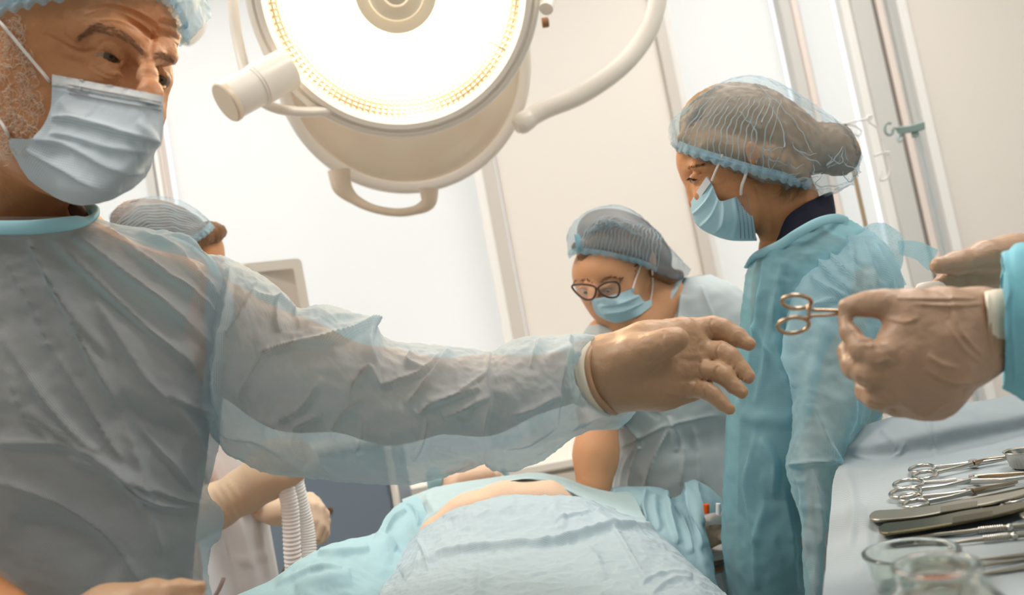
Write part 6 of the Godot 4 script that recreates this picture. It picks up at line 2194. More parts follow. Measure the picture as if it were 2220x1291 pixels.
func drapes() -> void:
	var fine := noise(1.0, 0, 4, 95)
	var wr := noise(1.0, 1, 3, 96)
	# lower drape, over belly and legs
	var low := [
		[858, 1218, 1.23, 896, 1168, 1.245, 938, 1134, 1.25, 1000, 1104, 1.25, 1090, 1076, 1.25, 1180, 1073, 1.25, 1260, 1082, 1.26, 1340, 1108, 1.28, 1430, 1160, 1.28, 1500, 1230, 1.30],
		[850, 1235, 1.185, 890, 1188, 1.19, 940, 1155, 1.185, 1010, 1126, 1.185, 1096, 1100, 1.185, 1186, 1096, 1.185, 1270, 1104, 1.195, 1350, 1126, 1.21, 1444, 1176, 1.23, 1508, 1240, 1.26],
		[842, 1252, 1.12, 885, 1222, 1.11, 945, 1200, 1.10, 1020, 1180, 1.09, 1106, 1166, 1.085, 1196, 1160, 1.085, 1290, 1158, 1.09, 1376, 1160, 1.10, 1466, 1200, 1.13, 1528, 1256, 1.18],
		[832, 1270, 1.04, 880, 1254, 1.01, 945, 1244, 0.99, 1026, 1236, 0.975, 1112, 1226, 0.97, 1206, 1220, 0.97, 1306, 1214, 0.975, 1402, 1212, 0.985, 1490, 1230, 1.02, 1550, 1272, 1.08],
		[822, 1295, 0.96, 872, 1292, 0.92, 940, 1288, 0.90, 1030, 1286, 0.885, 1120, 1284, 0.88, 1216, 1280, 0.88, 1320, 1274, 0.885, 1420, 1268, 0.90, 1512, 1270, 0.93, 1578, 1298, 1.00],
		[806, 1340, 0.88, 860, 1346, 0.84, 936, 1350, 0.81, 1030, 1352, 0.80, 1124, 1352, 0.795, 1224, 1350, 0.795, 1330, 1344, 0.80, 1434, 1336, 0.81, 1530, 1326, 0.85, 1606, 1336, 0.93],
		[780, 1430, 0.78, 850, 1450, 0.74, 930, 1460, 0.71, 1030, 1466, 0.70, 1130, 1466, 0.70, 1236, 1464, 0.70, 1346, 1456, 0.71, 1456, 1440, 0.73, 1556, 1420, 0.77, 1640, 1420, 0.86]]
	var st := [[0.013, 13, 1, 872, 1250, 930, 1218, 990, 1200, 1090, 1190, 1180, 1184, 1260, 1165, 1330, 1146, 1376, 1141, 1430, 1152, 1470, 1180], [0.005, 10, 1, 1330, 1150, 1362, 1196, 1400, 1262], [0.004, 9, 0, 1290, 1110, 1320, 1140, 1345, 1160], [0.005, 10, 1, 1390, 1266, 1420, 1252, 1460, 1246, 1500, 1250],
		[0.005, 9, 2, 905, 1170, 920, 1200, 930, 1240], [0.004, 10, 0, 980, 1130, 1040, 1118, 1110, 1108], [0.005, 10, 0, 960, 1120, 1050, 1098, 1120, 1096], [0.004, 8, 0, 1190, 1110, 1220, 1130, 1212, 1150], [0.004, 8, 1, 1200, 1136, 1240, 1120, 1280, 1110], [0.004, 12, 0, 1040, 1290, 1042, 1262, 1050, 1230], [0.005, 14, 1, 1410, 1290, 1450, 1262, 1500, 1256],
		[0.004, 10, 0, 1250, 1180, 1290, 1210, 1310, 1260], [0.004, 8, 1, 880, 1262, 905, 1232, 910, 1200]]
	var d1 := sheet(low, 190, 280, {"th": 0.0012, "uv": Vector2(520, 380) / 16.0, "strokes": st, "noise": [[fine, 0.004, Vector3(9, 9, 9)], [wr, 0.0022, Vector3(26, 26, 26)]]})
	tag(part("surgical_drape", d1, M.drape), "large pale drape across the patient's belly and legs, bottom centre", "drape")
	# upper drape, over the chest
	var up := [
		[872, 1086, 1.50, 940, 1056, 1.52, 1020, 1041, 1.53, 1100, 1032, 1.53, 1160, 1027, 1.52, 1212, 1034, 1.51, 1292, 1062, 1.50, 1370, 1066, 1.50],
		[880, 1100, 1.46, 945, 1066, 1.47, 1024, 1049, 1.47, 1104, 1038, 1.47, 1164, 1033, 1.46, 1216, 1040, 1.46, 1296, 1070, 1.45, 1378, 1084, 1.45],
		[896, 1128, 1.38, 950, 1090, 1.39, 1028, 1062, 1.385, 1108, 1046, 1.38, 1168, 1041, 1.375, 1218, 1050, 1.37, 1300, 1080, 1.37, 1390, 1104, 1.36],
		[900, 1156, 1.315, 950, 1108, 1.315, 1000, 1072, 1.315, 1078, 1046, 1.315, 1148, 1036, 1.31, 1200, 1045, 1.31, 1290, 1090, 1.275, 1400, 1130, 1.275],
		[904, 1162, 1.305, 954, 1113, 1.30, 1002, 1078, 1.298, 1080, 1053, 1.298, 1150, 1042, 1.295, 1202, 1051, 1.295, 1288, 1096, 1.27, 1398, 1138, 1.27]]
	var d2 := sheet(up, 60, 120, {"th": 0.0012, "uv": Vector2(320, 150) / 16.0, "strokes": [[0.004, 6, 1, 930, 1120, 1010, 1076, 1100, 1048, 1160, 1040, 1210, 1046], [0.004, 6, 0, 925, 1070, 930, 1090, 945, 1110], [0.004, 7, 1, 900, 1100, 940, 1086, 960, 1060]], "noise": [[fine, 0.004, Vector3(10, 10, 10)]]})
	tag(part("surgical_drape", d2, M.drape_pale), "folded pale drape over the patient's chest, above the bare strip", "drape")
	# drape on the left, over the arm
	var left := [
		[470, 1310, 0.98, 600, 1252, 1.05, 682, 1198, 1.12, 742, 1176, 1.17, 814, 1157, 1.24, 834, 1128, 1.32, 868, 1092, 1.42, 905, 1076, 1.46],
		[520, 1330, 0.95, 640, 1272, 1.02, 710, 1226, 1.07, 766, 1202, 1.12, 826, 1176, 1.19, 850, 1146, 1.28, 884, 1110, 1.37, 916, 1094, 1.40],
		[600, 1350, 0.94, 690, 1296, 0.99, 744, 1262, 1.03, 790, 1238, 1.08, 838, 1206, 1.15, 866, 1172, 1.24, 898, 1132, 1.33, 924, 1112, 1.36],
		[720, 1390, 0.94, 790, 1336, 0.99, 830, 1310, 1.02, 860, 1282, 1.07, 890, 1250, 1.14, 912, 1210, 1.23, 932, 1166, 1.32, 948, 1138, 1.35]]
	var d3 := sheet(left, 60, 140, {"th": 0.0012, "uv": Vector2(320, 130) / 16.0, "strokes": [[0.010, 14, 1, 690, 1200, 720, 1205, 760, 1198, 800, 1190], [0.010, 12, 1, 830, 1160, 850, 1130, 880, 1110], [0.008, 14, 2, 815, 1160, 842, 1175, 860, 1190], [0.008, 14, 1, 600, 1270, 680, 1240, 740, 1240], [0.007, 14, 0, 640, 1280, 700, 1262, 760, 1250], [0.006, 8, 1, 880, 1092, 900, 1110, 905, 1140]], "noise": [[fine, 0.004, Vector3(8, 8, 8)], [wr, 0.0016, Vector3(18, 18, 18)]]})
	tag(part("surgical_drape", d3, M.drape_blue), "blue drape falling over the patient's arm at the lower left", "drape")
	# crumpled bright drape on the right
	var right := [
		[1282, 1066, 1.53, 1340, 1060, 1.53, 1384, 1057, 1.53, 1440, 1064, 1.53, 1450, 1084, 1.53, 1476, 1075, 1.53, 1490, 1048, 1.53, 1512, 1042, 1.53, 1546, 1062, 1.52, 1578, 1096, 1.51],
		[1290, 1078, 1.49, 1350, 1080, 1.47, 1396, 1078, 1.46, 1444, 1084, 1.46, 1456, 1102, 1.46, 1480, 1096, 1.46, 1494, 1074, 1.46, 1510, 1076, 1.46, 1528, 1110, 1.45, 1534, 1130, 1.45],
		[1300, 1092, 1.43, 1362, 1104, 1.41, 1410, 1108, 1.39, 1452, 1118, 1.38, 1468, 1136, 1.38, 1490, 1136, 1.38, 1502, 1124, 1.38, 1516, 1130, 1.37, 1530, 1160, 1.37, 1536, 1180, 1.37],
		[1320, 1110, 1.33, 1384, 1136, 1.32, 1430, 1156, 1.31, 1466, 1170, 1.31, 1484, 1184, 1.31, 1504, 1190, 1.31, 1516, 1186, 1.31, 1528, 1196, 1.31, 1544, 1220, 1.31, 1552, 1240, 1.31],
		[1340, 1140, 1.31, 1400, 1180, 1.30, 1444, 1210, 1.29, 1480, 1230, 1.29, 1500, 1246, 1.28, 1520, 1256, 1.28, 1532, 1256, 1.28, 1544, 1266, 1.28, 1558, 1284, 1.28, 1566, 1300, 1.28]]
	var d4 := sheet(right, 70, 140, {"th": 0.0012, "uv": Vector2(240, 150) / 16.0, "strokes": [[0.014, 10, 1, 1400, 1062, 1396, 1100, 1400, 1150], [0.012, 9, 1, 1444, 1066, 1450, 1120, 1470, 1180], [0.012, 9, 2, 1452, 1086, 1480, 1130, 1500, 1200], [0.014, 10, 1, 1490, 1048, 1500, 1110, 1520, 1190], [0.010, 9, 2, 1512, 1044, 1512, 1090, 1524, 1140], [0.010, 10, 1, 1330, 1064, 1340, 1090, 1370, 1130], [0.008, 8, 0, 1420, 1070, 1420, 1110, 1430, 1150]], "noise": [[fine, 0.008, Vector3(9, 9, 9)]]})
	tag(part("surgical_drape", d4, M.drape_aqua), "bright crumpled aqua drape over the patient's right-hand side", "drape")

# ---------------------------------------------------------------- instrument table
const TY := 0.98

func T(x: float, y: float, lift := 0.0) -> Vector3:     # where a pixel's sight line meets the table top
	var d := P(x, y, 1.0) - EYE
	return EYE + d * ((TY + lift - EYE.y) / d.y)

func onT(a: Array, lift: float) -> Array:
	var o := []
	for i in range(0, a.size(), 2):
		o.append(T(a[i], a[i + 1], lift))
	return o

func ring_px(cx: float, cy: float, rx: float, ry: float, deg: float, r: float, lift: float) -> Geo:
	var p := PackedVector3Array()
	for i in 32:
		var a := TAU * i / 32.0
		var x := cos(a) * rx
		var y := sin(a) * ry
		var k := deg_to_rad(deg)
		p.append(T(cx + x * cos(k) - y * sin(k), cy + x * sin(k) + y * cos(k), lift))
	return tube(p, r, 12, true)

# ring-handled instrument: rings [cx, cy, rx, ry, deg] twice, shanks as pixel polylines, pivot, jaws
func clamp_tool(label: String, r1: Array, r2: Array, s1: Array, s2: Array, pivot: Array, j1: Array, j2: Array, th := 0.0022) -> void:
	var t := thing("ring_forceps", label, "forceps", T(pivot[0], pivot[1]), "ring-handled instruments on the drape")
	var l := 0.006
	part("finger_ring", ring_px(r1[0], r1[1], r1[2], r1[3], r1[4], th, l), M.steel, t)
	part("finger_ring", ring_px(r2[0], r2[1], r2[2], r2[3], r2[4], th, l), M.steel, t)
	part("shank", tube(curve(onT(s1, l), 20), [th * 1.1, th * 1.0, th * 1.2], 10), M.steel, t)
	part("shank", tube(curve(onT(s2, l + 0.001), 20), [th * 1.1, th * 1.0, th * 1.2], 10), M.steel, t)
	var c := T(pivot[0], pivot[1], l)
	part("pivot", lathe([0.0, -0.004, 0.005, -0.004, 0.0055, 0.0, 0.0045, 0.004, 0.0, 0.0045], 18, Transform3D(Basis(), c)), M.steel, t)
	part("jaw", tube(curve(onT(j1, l + 0.0015), 12), [th * 1.5, th * 1.3, th * 0.7], 8, false, 0.6), M.steel_warm, t)
	part("jaw", tube(curve(onT(j2, l - 0.0005), 12), [th * 1.5, th * 1.3, th * 0.7], 8, false, 0.6), M.steel, t)

# spring tweezers: two blades lying on the cloth, ribs on the upper blade
func tweezers(label: String, up: Array, lo: Array, ribs: Array, m: Material) -> void:
	var t := thing("tweezers", label, "tweezers", T(up[0], up[1]), "broad tweezers on the drape")
	var n := 30
	for k in 2:
		var a := curve(onT(up, 0.0075 - k * 0.0042), n)
		var b := curve(onT(lo, 0.0075 - k * 0.0042), n)
		var o := PackedVector3Array()
		var mid: Vector3 = (a[0] + b[0]) / 2
		for i in n:
			o.append(a[i])
		for i in range(n - 1, -1, -1):
			o.append(b[i])
		for i in range(1, 6):
			var s := PI * i / 6.0
			o.append(mid + (b[0] - mid) * cos(s) + (a[0] - a[2]).normalized() * sin(s) * 0.008)
		part("blade", soften(slab(o, Vector3(0, 0.003, 0), 0.0008), 35.0), m, t)
	var g := Geo.new()
	var cnt: int = ribs[4]
	for i in cnt:
		var s := float(i) / (cnt - 1)
		var p := T(lerpf(ribs[0], ribs[2], s), lerpf(ribs[1], ribs[3], s), 0.0107)
		var w := T(lerpf(ribs[0], ribs[2], s), lerpf(ribs[1], ribs[3], s) + 13, 0.0107)
		g.add(tube(PackedVector3Array([p, (p + w) / 2, w]), 0.0005, 6))
	part("grip_ribs", g, m, t).set_meta("kind", "stuff")

# slim scalpel handle with a ribbed bright grip
func handle_tool(label: String, a: Array, ra: float, rb0: Array, cnt: int) -> void:
	var t := thing("scalpel_handle", label, "scalpel handle", T(a[0], a[1]), "slim handles on the drape")
	part("shaft", tube(curve(onT(a, ra + 0.0005), 20), [ra * 0.5, ra * 0.8, ra, ra * 1.1], 10), M.steel_dull, t)
	if cnt > 0:
		for i in cnt:
			var s := float(i) / (cnt - 1)
			var p := T(lerpf(rb0[0], rb0[2], s), lerpf(rb0[1], rb0[3], s), ra + 0.0005)
			var q := T(lerpf(rb0[0], rb0[2], s) + 2.2, lerpf(rb0[1], rb0[3], s) - 0.2, ra + 0.0005)
			part("grip_ring", tube(PackedVector3Array([p, q]), ra * 1.45, 12), M.steel, t)
		var e := T(rb0[2] + 10, rb0[3] - 0.8, ra + 0.0005)
		var f := T(rb0[2] + 24, rb0[3] - 1.6, ra + 0.0005)
		part("collar", tube(PackedVector3Array([e, e.lerp(f, 0.3), e.lerp(f, 0.7), f]), [ra, ra * 1.6, ra * 1.5, ra], 12), M.steel, t)

func instrument_table() -> void:
	var fine := noise(1.0, 0, 4, 101)
	var c := T(2080, 1120)
	var t := thing("instrument_table", "instrument trolley under the pale drape at the lower right", "table", Vector3(c.x, 0, c.z))
	var x0 := T(1850, 1060).x
	var z0 := T(2080, 985).z
	var z1 := T(2080, 1500).z
	part("top", bx(x0, x0 + 0.50, TY - 0.03, TY - 0.006, z0, z1, 0.006), M.steel, t)
	for sx in [0.04, 0.46]:
		for sz in [0.04, 0.96]:
			part("leg", tube(PackedVector3Array([Vector3(x0 + sx, 0.06, lerpf(z0, z1, sz)), Vector3(x0 + sx, 0.5, lerpf(z0, z1, sz)), Vector3(x0 + sx, TY - 0.03, lerpf(z0, z1, sz))]), 0.014, 12), M.steel, t)
			part("castor", lathe([0.0, -0.012, 0.03, -0.012, 0.03, 0.012, 0.0, 0.012], 18, Transform3D(Basis(Vector3.BACK, PI / 2), Vector3(x0 + sx, 0.03, lerpf(z0, z1, sz)))), M.black, t)
	part("shelf", bx(x0 + 0.03, x0 + 0.47, 0.30, 0.315, z0 + 0.01, z1 - 0.01, 0.004), M.steel, t)
	# drape: raised back border, then flat; left edge falls over the table's side
	var rows := []
	# far border, from the top of the fold down to the table
	var far := [[1842, 935], [1900, 915], [1990, 893], [2080, 874], [2160, 864], [2240, 850], [2320, 835]]
	var near_ := [[1826, 1000], [1890, 1004], [1990, 992], [2080, 974], [2160, 958], [2240, 942], [2320, 928]]
	var r0 := []
	var r1 := []
	var r2 := []
	for i in far.size():
		var b := T(near_[i][0], near_[i][1])
		var db := -(CI * b).z
		r0.append_array([far[i][0], far[i][1], db + 0.05])
		r1.append_array([lerpf(far[i][0], near_[i][0], 0.48), lerpf(far[i][1], near_[i][1], 0.48), db + 0.012])
		r2.append_array([near_[i][0], near_[i][1], db])
	rows = [r0, r1, r2]
	for k in 5:
		var f := [0.08, 0.3, 0.55, 0.8, 1.0][k] as float
		var row := []
		for i in near_.size():
			var xl: float = [1810, 1880, 1980, 2080, 2180, 2260, 2350][i]
			var xb: float = [1772, 1870, 1980, 2100, 2220, 2310, 2420][i]
			var x := lerpf(xl, xb, f)
			var y := lerpf(near_[i][1] + 6.0, 1420 - i * 14.0, f)
			var w := T(x, y)
			row.append_array([x, y, -(CI * w).z])
		rows.append(row)
	var st := [[0.004, 9, 1, 1850, 985, 1900, 1002, 1945, 990, 1960, 960], [0.003, 5, 0, 2005, 895, 2020, 950, 2032, 1000], [0.004, 10, 1, 1910, 930, 1935, 960, 1945, 1000], [0.004, 12, 0, 1830, 1010, 1850, 1100, 1840, 1200], [0.003, 14, 0, 1860, 1090, 1880, 1180, 1860, 1260]]
	var cloth := part("table_drape", sheet(rows, 110, 130, {"th": 0.0010, "uv": Vector2(260, 200) / 16.0, "strokes": st, "noise": [[fine, 0.003, Vector3(11, 11, 11)]]}), M.drape_table)
	tag(cloth, "pale blue-white drape spread on the instrument trolley, its back edge raised", "drape")
	# side fall of the drape
	var fall := []
	for k in 4:
		var row := []
		for i in 6:
			var y: float = [1002, 1060, 1140, 1220, 1300, 1420][i]
			var x: float = [1826, 1812, 1800, 1792, 1783, 1772][i]
			var w := T(x, y) + Vector3(-0.004 * k - 0.003, -0.11 * k - 0.003, 0.012 * sin(i * 2.0) * k * 0.4)
			var q := Q(w)
			row.append_array([q.x, q.y, -(CI * w).z])
		fall.append(row)
	part("side_fall", sheet(fall, 30, 60, {"noise": [[fine, 0.004, Vector3(14, 14, 14)]], "uv": Vector2(10, 6)}), M.drape_table, cloth)
	# instruments
	clamp_tool("ring forceps lying farthest back, its tip inside the steel cup", [1999, 1017, 27, 7.5, -7], [2005, 1031, 26, 8, -8], [2025, 1014, 2065, 1010, 2107, 1004], [2031, 1025, 2070, 1016, 2107, 1006], [2110, 1005], [2112, 1005, 2140, 998, 2194, 990], [2112, 1007, 2150, 1001, 2196, 993])
	clamp_tool("ring forceps with the longest light jaws, second from the back", [1970, 1050, 32, 9, -6], [1963, 1070, 33, 9.5, -7], [2002, 1047, 2040, 1045, 2074, 1042], [1999, 1061, 2050, 1054, 2118, 1038], [2112, 1038], [2114, 1037, 2140, 1034, 2180, 1031, 2226, 1027], [2080, 1046, 2130, 1044, 2180, 1042, 2226, 1036])
	clamp_tool("ring forceps whose handles overlap, third from the back", [1975, 1080, 26, 7.5, -8], [1986, 1093, 27, 8, -8], [2001, 1078, 2050, 1073, 2104, 1066], [2012, 1088, 2060, 1079, 2104, 1068], [2106, 1066], [2108, 1066, 2134, 1060, 2168, 1054, 2206, 1046], [2108, 1068, 2150, 1062, 2200, 1052])
	clamp_tool("ring forceps resting across the broad tweezers, cut by the right edge", [2146, 1096, 27, 11, -6], [2240, 1116, 26, 10, -6], [2172, 1092, 2196, 1091, 2224, 1084], [2262, 1106, 2280, 1094, 2300, 1088], [2300, 1080], [2302, 1078, 2330, 1070, 2360, 1060], [2302, 1080, 2330, 1073, 2360, 1064], 0.0018)
	tweezers("broad grey steel tweezers lying behind the darker pair", [1906, 1113, 1985, 1108, 2080, 1092, 2160, 1080, 2226, 1066], [1903, 1134, 1985, 1127, 2080, 1110, 2160, 1094, 2226, 1078], [2040, 1099, 2118, 1087, 26], M.steel_dull)
	tweezers("broad dark steel tweezers lying just behind the glass jar", [1926, 1141, 2010, 1131, 2090, 1115, 2160, 1105, 2226, 1094], [1926, 1163, 2010, 1151, 2090, 1138, 2160, 1124, 2226, 1108], [2066, 1122, 2150, 1108, 26], mat(Color(0.42, 0.39, 0.30), 0.3, {"metal": 1.0}))
	handle_tool("slim steel handle with ribbed bright grip, just before the dark tweezers", [1936, 1172, 2000, 1163, 2080, 1155, 2160, 1147, 2230, 1139], 0.0022, [2122, 1151, 2172, 1146], 11)
	handle_tool("slim steel handle with ribbed bright grip, nearer the jar", [2072, 1177, 2110, 1172, 2160, 1167, 2230, 1158], 0.0022, [2132, 1170, 2182, 1164], 11)
	handle_tool("long thin steel probe at the back of the broad tweezers", [1970, 1106, 2040, 1094, 2120, 1080, 2226, 1058], 0.0018, [0, 0, 0, 0], 0)
	handle_tool("plain thin steel rod right of the jar, the farthest of three", [2118, 1214, 2160, 1211, 2230, 1203], 0.0016, [0, 0, 0, 0], 0)
	handle_tool("plain thin steel rod right of the jar, the middle of three", [2118, 1230, 2160, 1222, 2230, 1212], 0.0016, [0, 0, 0, 0], 0)
	handle_tool("plain thin steel rod right of the jar, the nearest of three", [2128, 1246, 2170, 1240, 2230, 1231], 0.0020, [0, 0, 0, 0], 0)
	# steel cup at the right edge
	var cp := T(2226, 1014)
	var cu := part("steel_cup", lathe([0.0, 0.001, 0.014, 0.001, 0.016, 0.003, 0.0185, 0.017, 0.0205, 0.019, 0.0200, 0.0195, 0.0175, 0.018, 0.0150, 0.004, 0.0, 0.0035], 40, Transform3D(Basis(), cp)), M.steel)
	tag(cu, "small steel cup at the right edge holding a forceps tip", "cup")
	# glass jars
	var gl := mat(Color(0.93, 0.95, 0.93, 0.05), 0.02)
	gl.refraction_enabled = true
	gl.refraction_scale = 0.05
	jar("low clear glass dish standing behind the glass jar", "glass_dish", 1974, 1196, 0.028, 100, gl, false)
	jar("clear glass jar with thick lip and orange liquid, nearest on the trolley", "glass_jar", 2028, 1226, 0.062, 92, gl, true)

func jar(label: String, called: String, x: float, y: float, hgt: float, rpx: float, gl: Material, full: bool) -> void:
	var d := P(x, y, 1.0) - EYE
	var m := EYE + d * ((TY + hgt - EYE.y) / d.y)
	var dep := -(CI * m).z
	var r := rpx * PX(dep)
	var t := thing(called, label, "jar" if full else "dish", Vector3(m.x, TY + 0.001, m.z))
	var tf := Transform3D(Basis(), Vector3(m.x, TY + 0.001, m.z))
	if full:
		var h := hgt
		part("glass", lathe([0.0, 0.0, r * 1.42, 0.0, r * 1.5, h * 0.06, r * 1.5, h * 0.50, r * 1.42, h * 0.62, r * 1.12, h * 0.74, r * 0.94, h * 0.80, r * 0.92, h * 0.88, r * 0.99, h * 0.93, r * 1.0, h * 0.97, r * 0.96, h * 1.0, r * 0.86, h * 1.0, r * 0.82, h * 0.97, r * 0.82, h * 0.82, r * 1.0, h * 0.73, r * 1.30, h * 0.60, r * 1.38, h * 0.49, r * 1.38, h * 0.10, 0.0, h * 0.09], 64, tf, 70.0), gl, t)
		part("orange_liquid", lathe([0.0, h * 0.10, r * 1.36, h * 0.10, r * 1.36, h * 0.32, 0.0, h * 0.32], 48, tf, 20.0), mat(Color(0.80, 0.36, 0.05), 0.15), t)
	else:
		var h := hgt
		part("glass", lathe([0.0, 0.0, r * 0.80, 0.0, r * 0.86, h * 0.08, r * 0.93, h * 0.5, r * 0.94, h * 0.85, r * 1.0, h * 0.92, r * 1.0, h * 0.98, r * 0.97, h * 1.0, r * 0.90, h * 1.0, r * 0.87, h * 0.95, r * 0.86, h * 0.5, r * 0.80, h * 0.14, 0.0, h * 0.12], 64, tf, 70.0), gl, t)

# ---------------------------------------------------------------- the person at the right edge who hands over the forceps
func handing_person() -> void:
	var t := thing("person", "person out of frame at right whose gloved hands hold out a ring forceps", "person", Vector3(P(3200, 1200, 0.88).x, 0, P(3200, 1200, 0.88).z))
	var b := Blob.new()
	chain(b, [3160, 420, 0.86, 150, 3180, 700, 0.86, 200, 3240, 1300, 0.88, 190], 0.06)
	chain(b, [3140, 200, 0.86, 100, 3150, 400, 0.86, 105], 0.03)
	ball(b, 3110, 30, 0.86, 165, 225, 190, 0, 0.03)
	chain(b, [3020, 520, 0.80, 105, 2720, 820, 0.70, 86, 2400, 740, 0.655, 70, 2230, 716, 0.645, 48], 0.03)
	chain(b, [3080, 480, 0.95, 105, 2800, 700, 0.90, 90, 2480, 600, 0.83, 66, 2260, 560, 0.80, 56], 0.03)
	legs(b, P(3240, 1330, 0.88), Vector3(0.0, 0, 0.08))
	part("body", b.mesh_it(0.013), M.skin_man, t)
	part("gown", loft([[3030, 320, 3260, 320, 0.87, 0.10], [2940, 430, 3360, 430, 0.87, 0.14], [2940, 700, 3400, 700, 0.87, 0.15], [2990, 1100, 3460, 1100, 0.88, 0.15], [3160, 2000, 3660, 2000, 0.90, 0.16]], 40, 60, {"noise": [[noise(1.0, 0, 3, 110), 0.006, Vector3(9, 9, 9)]], "uv": Vector2(20, 20)}), M.gown_solid, t)
	# near sleeve: cuff edge at the picture's right
	part("sleeve", loft([[2178, 560, 2182, 838, 0.63, 0.056, 6], [2172, 552, 2176, 842, 0.632, 0.060, 6], [2184, 544, 2194, 852, 0.636, 0.062, 4], [2230, 530, 2250, 880, 0.65, 0.078, 0], [2400, 580, 2440, 930, 0.66, 0.082, 0], [2680, 620, 2760, 1010, 0.705, 0.075, 0], [2960, 440, 3080, 760, 0.80, 0.085, 0]], 60, 70, {"caps": false, "strokes": [[0.003, 10, 1, 2186, 580, 2190, 700, 2200, 830], [0.003, 8, 0, 2176, 590, 2180, 620, 2176, 660]], "noise": [[noise(1.0, 0, 3, 111), 0.003, Vector3(20, 20, 20)]], "uv": Vector2(22, 30)}), M.gown_cuff, t)
	part("sleeve", loft([[2250, 500, 2262, 622, 0.80, 0.035], [2300, 500, 2320, 650, 0.82, 0.042], [2760, 560, 2830, 840, 0.90, 0.065], [3030, 380, 3140, 660, 0.95, 0.075]], 30, 40, {"caps": false, "uv": Vector2(16, 22)}), M.gown_cuff, t)
	# near hand: thumb and forefinger pinch the forceps
	var h := Blob.new()
	chain(h, [2190, 712, 0.626, 74, 2130, 714, 0.622, 76, 2070, 722, 0.618, 80], 0.02)
	chain(h, [2110, 690, 0.615, 52, 2040, 690, 0.606, 56, 1976, 694, 0.600, 50], 0.015)
	chain(h, [2110, 740, 0.614, 62, 2020, 760, 0.602, 66, 1956, 762, 0.594, 44], 0.015)
	chain(h, [2100, 770, 0.618, 48, 2020, 812, 0.606, 58, 1950, 828, 0.60, 50], 0.02)
	chain(h, [2080, 800, 0.63, 36, 2020, 850, 0.62, 44, 1972, 868, 0.615, 34], 0.02)
	chain(h, [1990, 700, 0.60, 40, 1932, 736, 0.596, 24], 0.01)
	# thumb along the top
	chain(h, [2030, 680, 0.606, 42, 1972, 668, 0.604, 34, 1914, 656, 0.606, 24, 1872, 660, 0.612, 21, 1836, 664, 0.618, 18.5], 0.010)
	# forefinger bent up to meet it
	chain(h, [1952, 764, 0.592, 38, 1908, 768, 0.590, 28, 1868, 758, 0.598, 24, 1843, 724, 0.609, 19.5, 1830, 692, 0.618, 14], 0.004)
	# middle, ring and little finger curled under
	chain(h, [1946, 800, 0.598, 44, 1884, 812, 0.598, 30, 1850, 796, 0.612, 25, 1840, 764, 0.626, 22, 1850, 736, 0.634, 18], 0.004)
	chain(h, [1960, 836, 0.602, 38, 1902, 862, 0.606, 27, 1880, 850, 0.620, 24, 1872, 822, 0.636, 21, 1880, 796, 0.645, 17], 0.004)
	chain(h, [1980, 864, 0.612, 32, 1944, 880, 0.616, 24, 1916, 874, 0.630, 21, 1906, 850, 0.645, 18, 1912, 826, 0.652, 15], 0.004)
	var hs := [[0.0022, 7, 1, 2000, 800, 2060, 830, 2120, 826, 2160, 800], [0.0020, 7, 1, 1940, 860, 2000, 900, 2040, 880], [-0.0016, 5, 0, 1880, 720, 1896, 740, 1904, 760], [0.0016, 4, 0, 1860, 735, 1880, 738, 1896, 732], [0.0016, 4, 0, 1866, 748, 1886, 752, 1900, 744], [0.0018, 6, 1, 1940, 648, 2020, 650, 2120, 648], [0.0018, 6, 1, 1980, 660, 2060, 664, 2130, 660], [0.0016, 6, 1, 2050, 700, 2090, 760, 2130, 790], [0.0020, 6, 1, 2060, 640, 2080, 720, 2130, 770],
		[0.0018, 5, 0, 2010, 770, 2040, 790, 2080, 800], [-0.0016, 4, 0, 1856, 820, 1870, 830, 1886, 834], [-0.0016, 4, 0, 1884, 872, 1900, 880, 1920, 880], [0.0016, 4, 0, 2150, 660, 2146, 720, 2154, 770], [0.0018, 6, 1, 1920, 690, 1960, 700, 1990, 690], [0.0014, 5, 0, 1900, 790, 1920, 780, 1944, 790]]
	var hand := part("glove", carve(relax(refine(relax(h.mesh_it(0.0026), 1, 0.4), Rect2(1790, 600, 400, 330)), 1, 0.4), hs, [[noise(1.0, 0, 3, 112), 0.0012, Vector3(40, 40, 40)]]), M.glove_near, t, "tan latex glove pinching the forceps")
	part("glove_cuff", loft([[2134, 630, 2148, 796, 0.622, 0.042], [2150, 628, 2164, 800, 0.624, 0.044], [2196, 626, 2210, 804, 0.628, 0.045]], 16, 40, {"pow": 0.7, "caps": false, "strokes": [[0.002, 4, 0, 2142, 640, 2138, 710, 2150, 780]]}), M.glove_pale, hand)
	# far hand, behind
	var f := Blob.new()
	chain(f, [2270, 570, 0.81, 52, 2200, 566, 0.80, 50, 2150, 568, 0.79, 44], 0.02)
	chain(f, [2200, 548, 0.785, 38, 2140, 556, 0.772, 32, 2080, 570, 0.762, 24, 2036, 576, 0.756, 19], 0.008)
	chain(f, [2200, 590, 0.80, 34, 2130, 598, 0.79, 27, 2086, 606, 0.782, 22, 2050, 612, 0.776, 18, 2034, 616, 0.772, 15], 0.006)
	chain(f, [2200, 600, 0.82, 32, 2140, 622, 0.815, 24, 2110, 636, 0.80, 20, 2090, 640, 0.79, 17], 0.004)
	chain(f, [2210, 610, 0.84, 30, 2160, 640, 0.83, 22, 2130, 652, 0.82, 18, 2110, 652, 0.81, 16], 0.004)
	chain(f, [2220, 620, 0.85, 26, 2180, 656, 0.845, 19, 2150, 664, 0.84, 16, 2130, 662, 0.83, 14], 0.004)
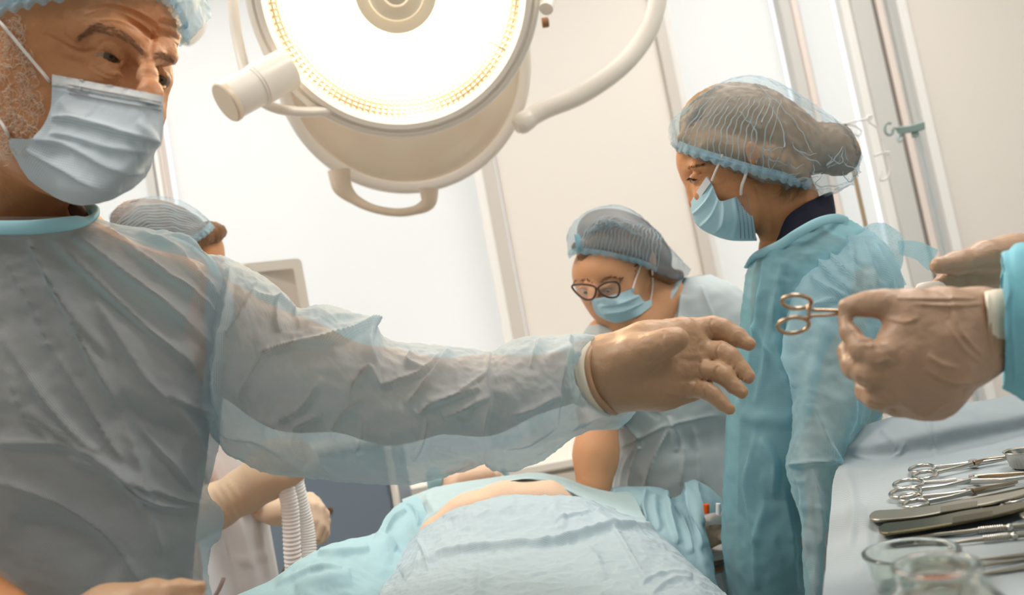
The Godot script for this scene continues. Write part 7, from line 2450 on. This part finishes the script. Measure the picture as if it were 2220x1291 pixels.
	part("glove", carve(f.mesh_it(0.003), [[-0.0018, 4, 0, 2058, 596, 2062, 610, 2060, 624], [-0.0018, 4, 0, 2090, 588, 2096, 606, 2092, 624], [0.0018, 5, 1, 2110, 560, 2150, 548, 2200, 540]], [[noise(1.0, 0, 3, 113), 0.0008, Vector3(40, 40, 40)]]), M.glove_near, t, "tan latex glove of the farther hand")
	# white swab between its fingers
	var sw := Blob.new()
	ball(sw, 2010, 624, 0.765, 26, 13, 18, 5, 0.01)
	ball(sw, 2032, 628, 0.765, 16, 12, 16, 0, 0.01)
	tag(part("swab", carve(sw.mesh_it(0.003), [], [[noise(1.0, 0, 3, 114), 0.002, Vector3(80, 80, 80)]]), mat(Color(0.88, 0.84, 0.80), 0.9)), "small white swab pinched in the farther gloved hand", "swab")
	# the forceps held out
	var D := 0.628
	var u := thing("ring_forceps", "ring forceps held out in the near gloved hand, rings towards the older man", "forceps", P(1760, 680, D))
	var el := func(cx: float, cy: float, rx: float, ry: float, deg: float, dd: float) -> PackedVector3Array:
		var p := PackedVector3Array()
		var k := deg_to_rad(deg)
		for i in 40:
			var a := TAU * i / 40.0
			p.append(P(cx + cos(a) * rx * cos(k) - sin(a) * ry * sin(k), cy + cos(a) * rx * sin(k) + sin(a) * ry * cos(k), dd + sin(a) * 0.006))
		return p
	part("finger_ring", tube(el.call(1727, 655, 32.0, 14.5, 2.0, D), 0.0016, 12, true), M.steel_warm, u)
	part("finger_ring", tube(el.call(1720, 706, 34.0, 17.0, -7.0, D), 0.0016, 12, true), M.steel_warm, u)
	part("shank", tube(curve(pts3([1750, 667, D, 1762, 672, D, 1790, 673, D, 1830, 675, D, 1900, 684, D + 0.01]), 20), 0.0013, 10), M.steel_warm, u)
	part("shank", tube(curve(pts3([1746, 694, D, 1756, 686, D, 1790, 684, D, 1830, 681, D, 1900, 686, D + 0.01]), 20), 0.0013, 10), M.steel_warm, u)
	part("ratchet", tube(curve(pts3([1757, 664, D, 1753, 676, D, 1756, 692, D]), 10), 0.0015, 8), M.steel_warm, u)
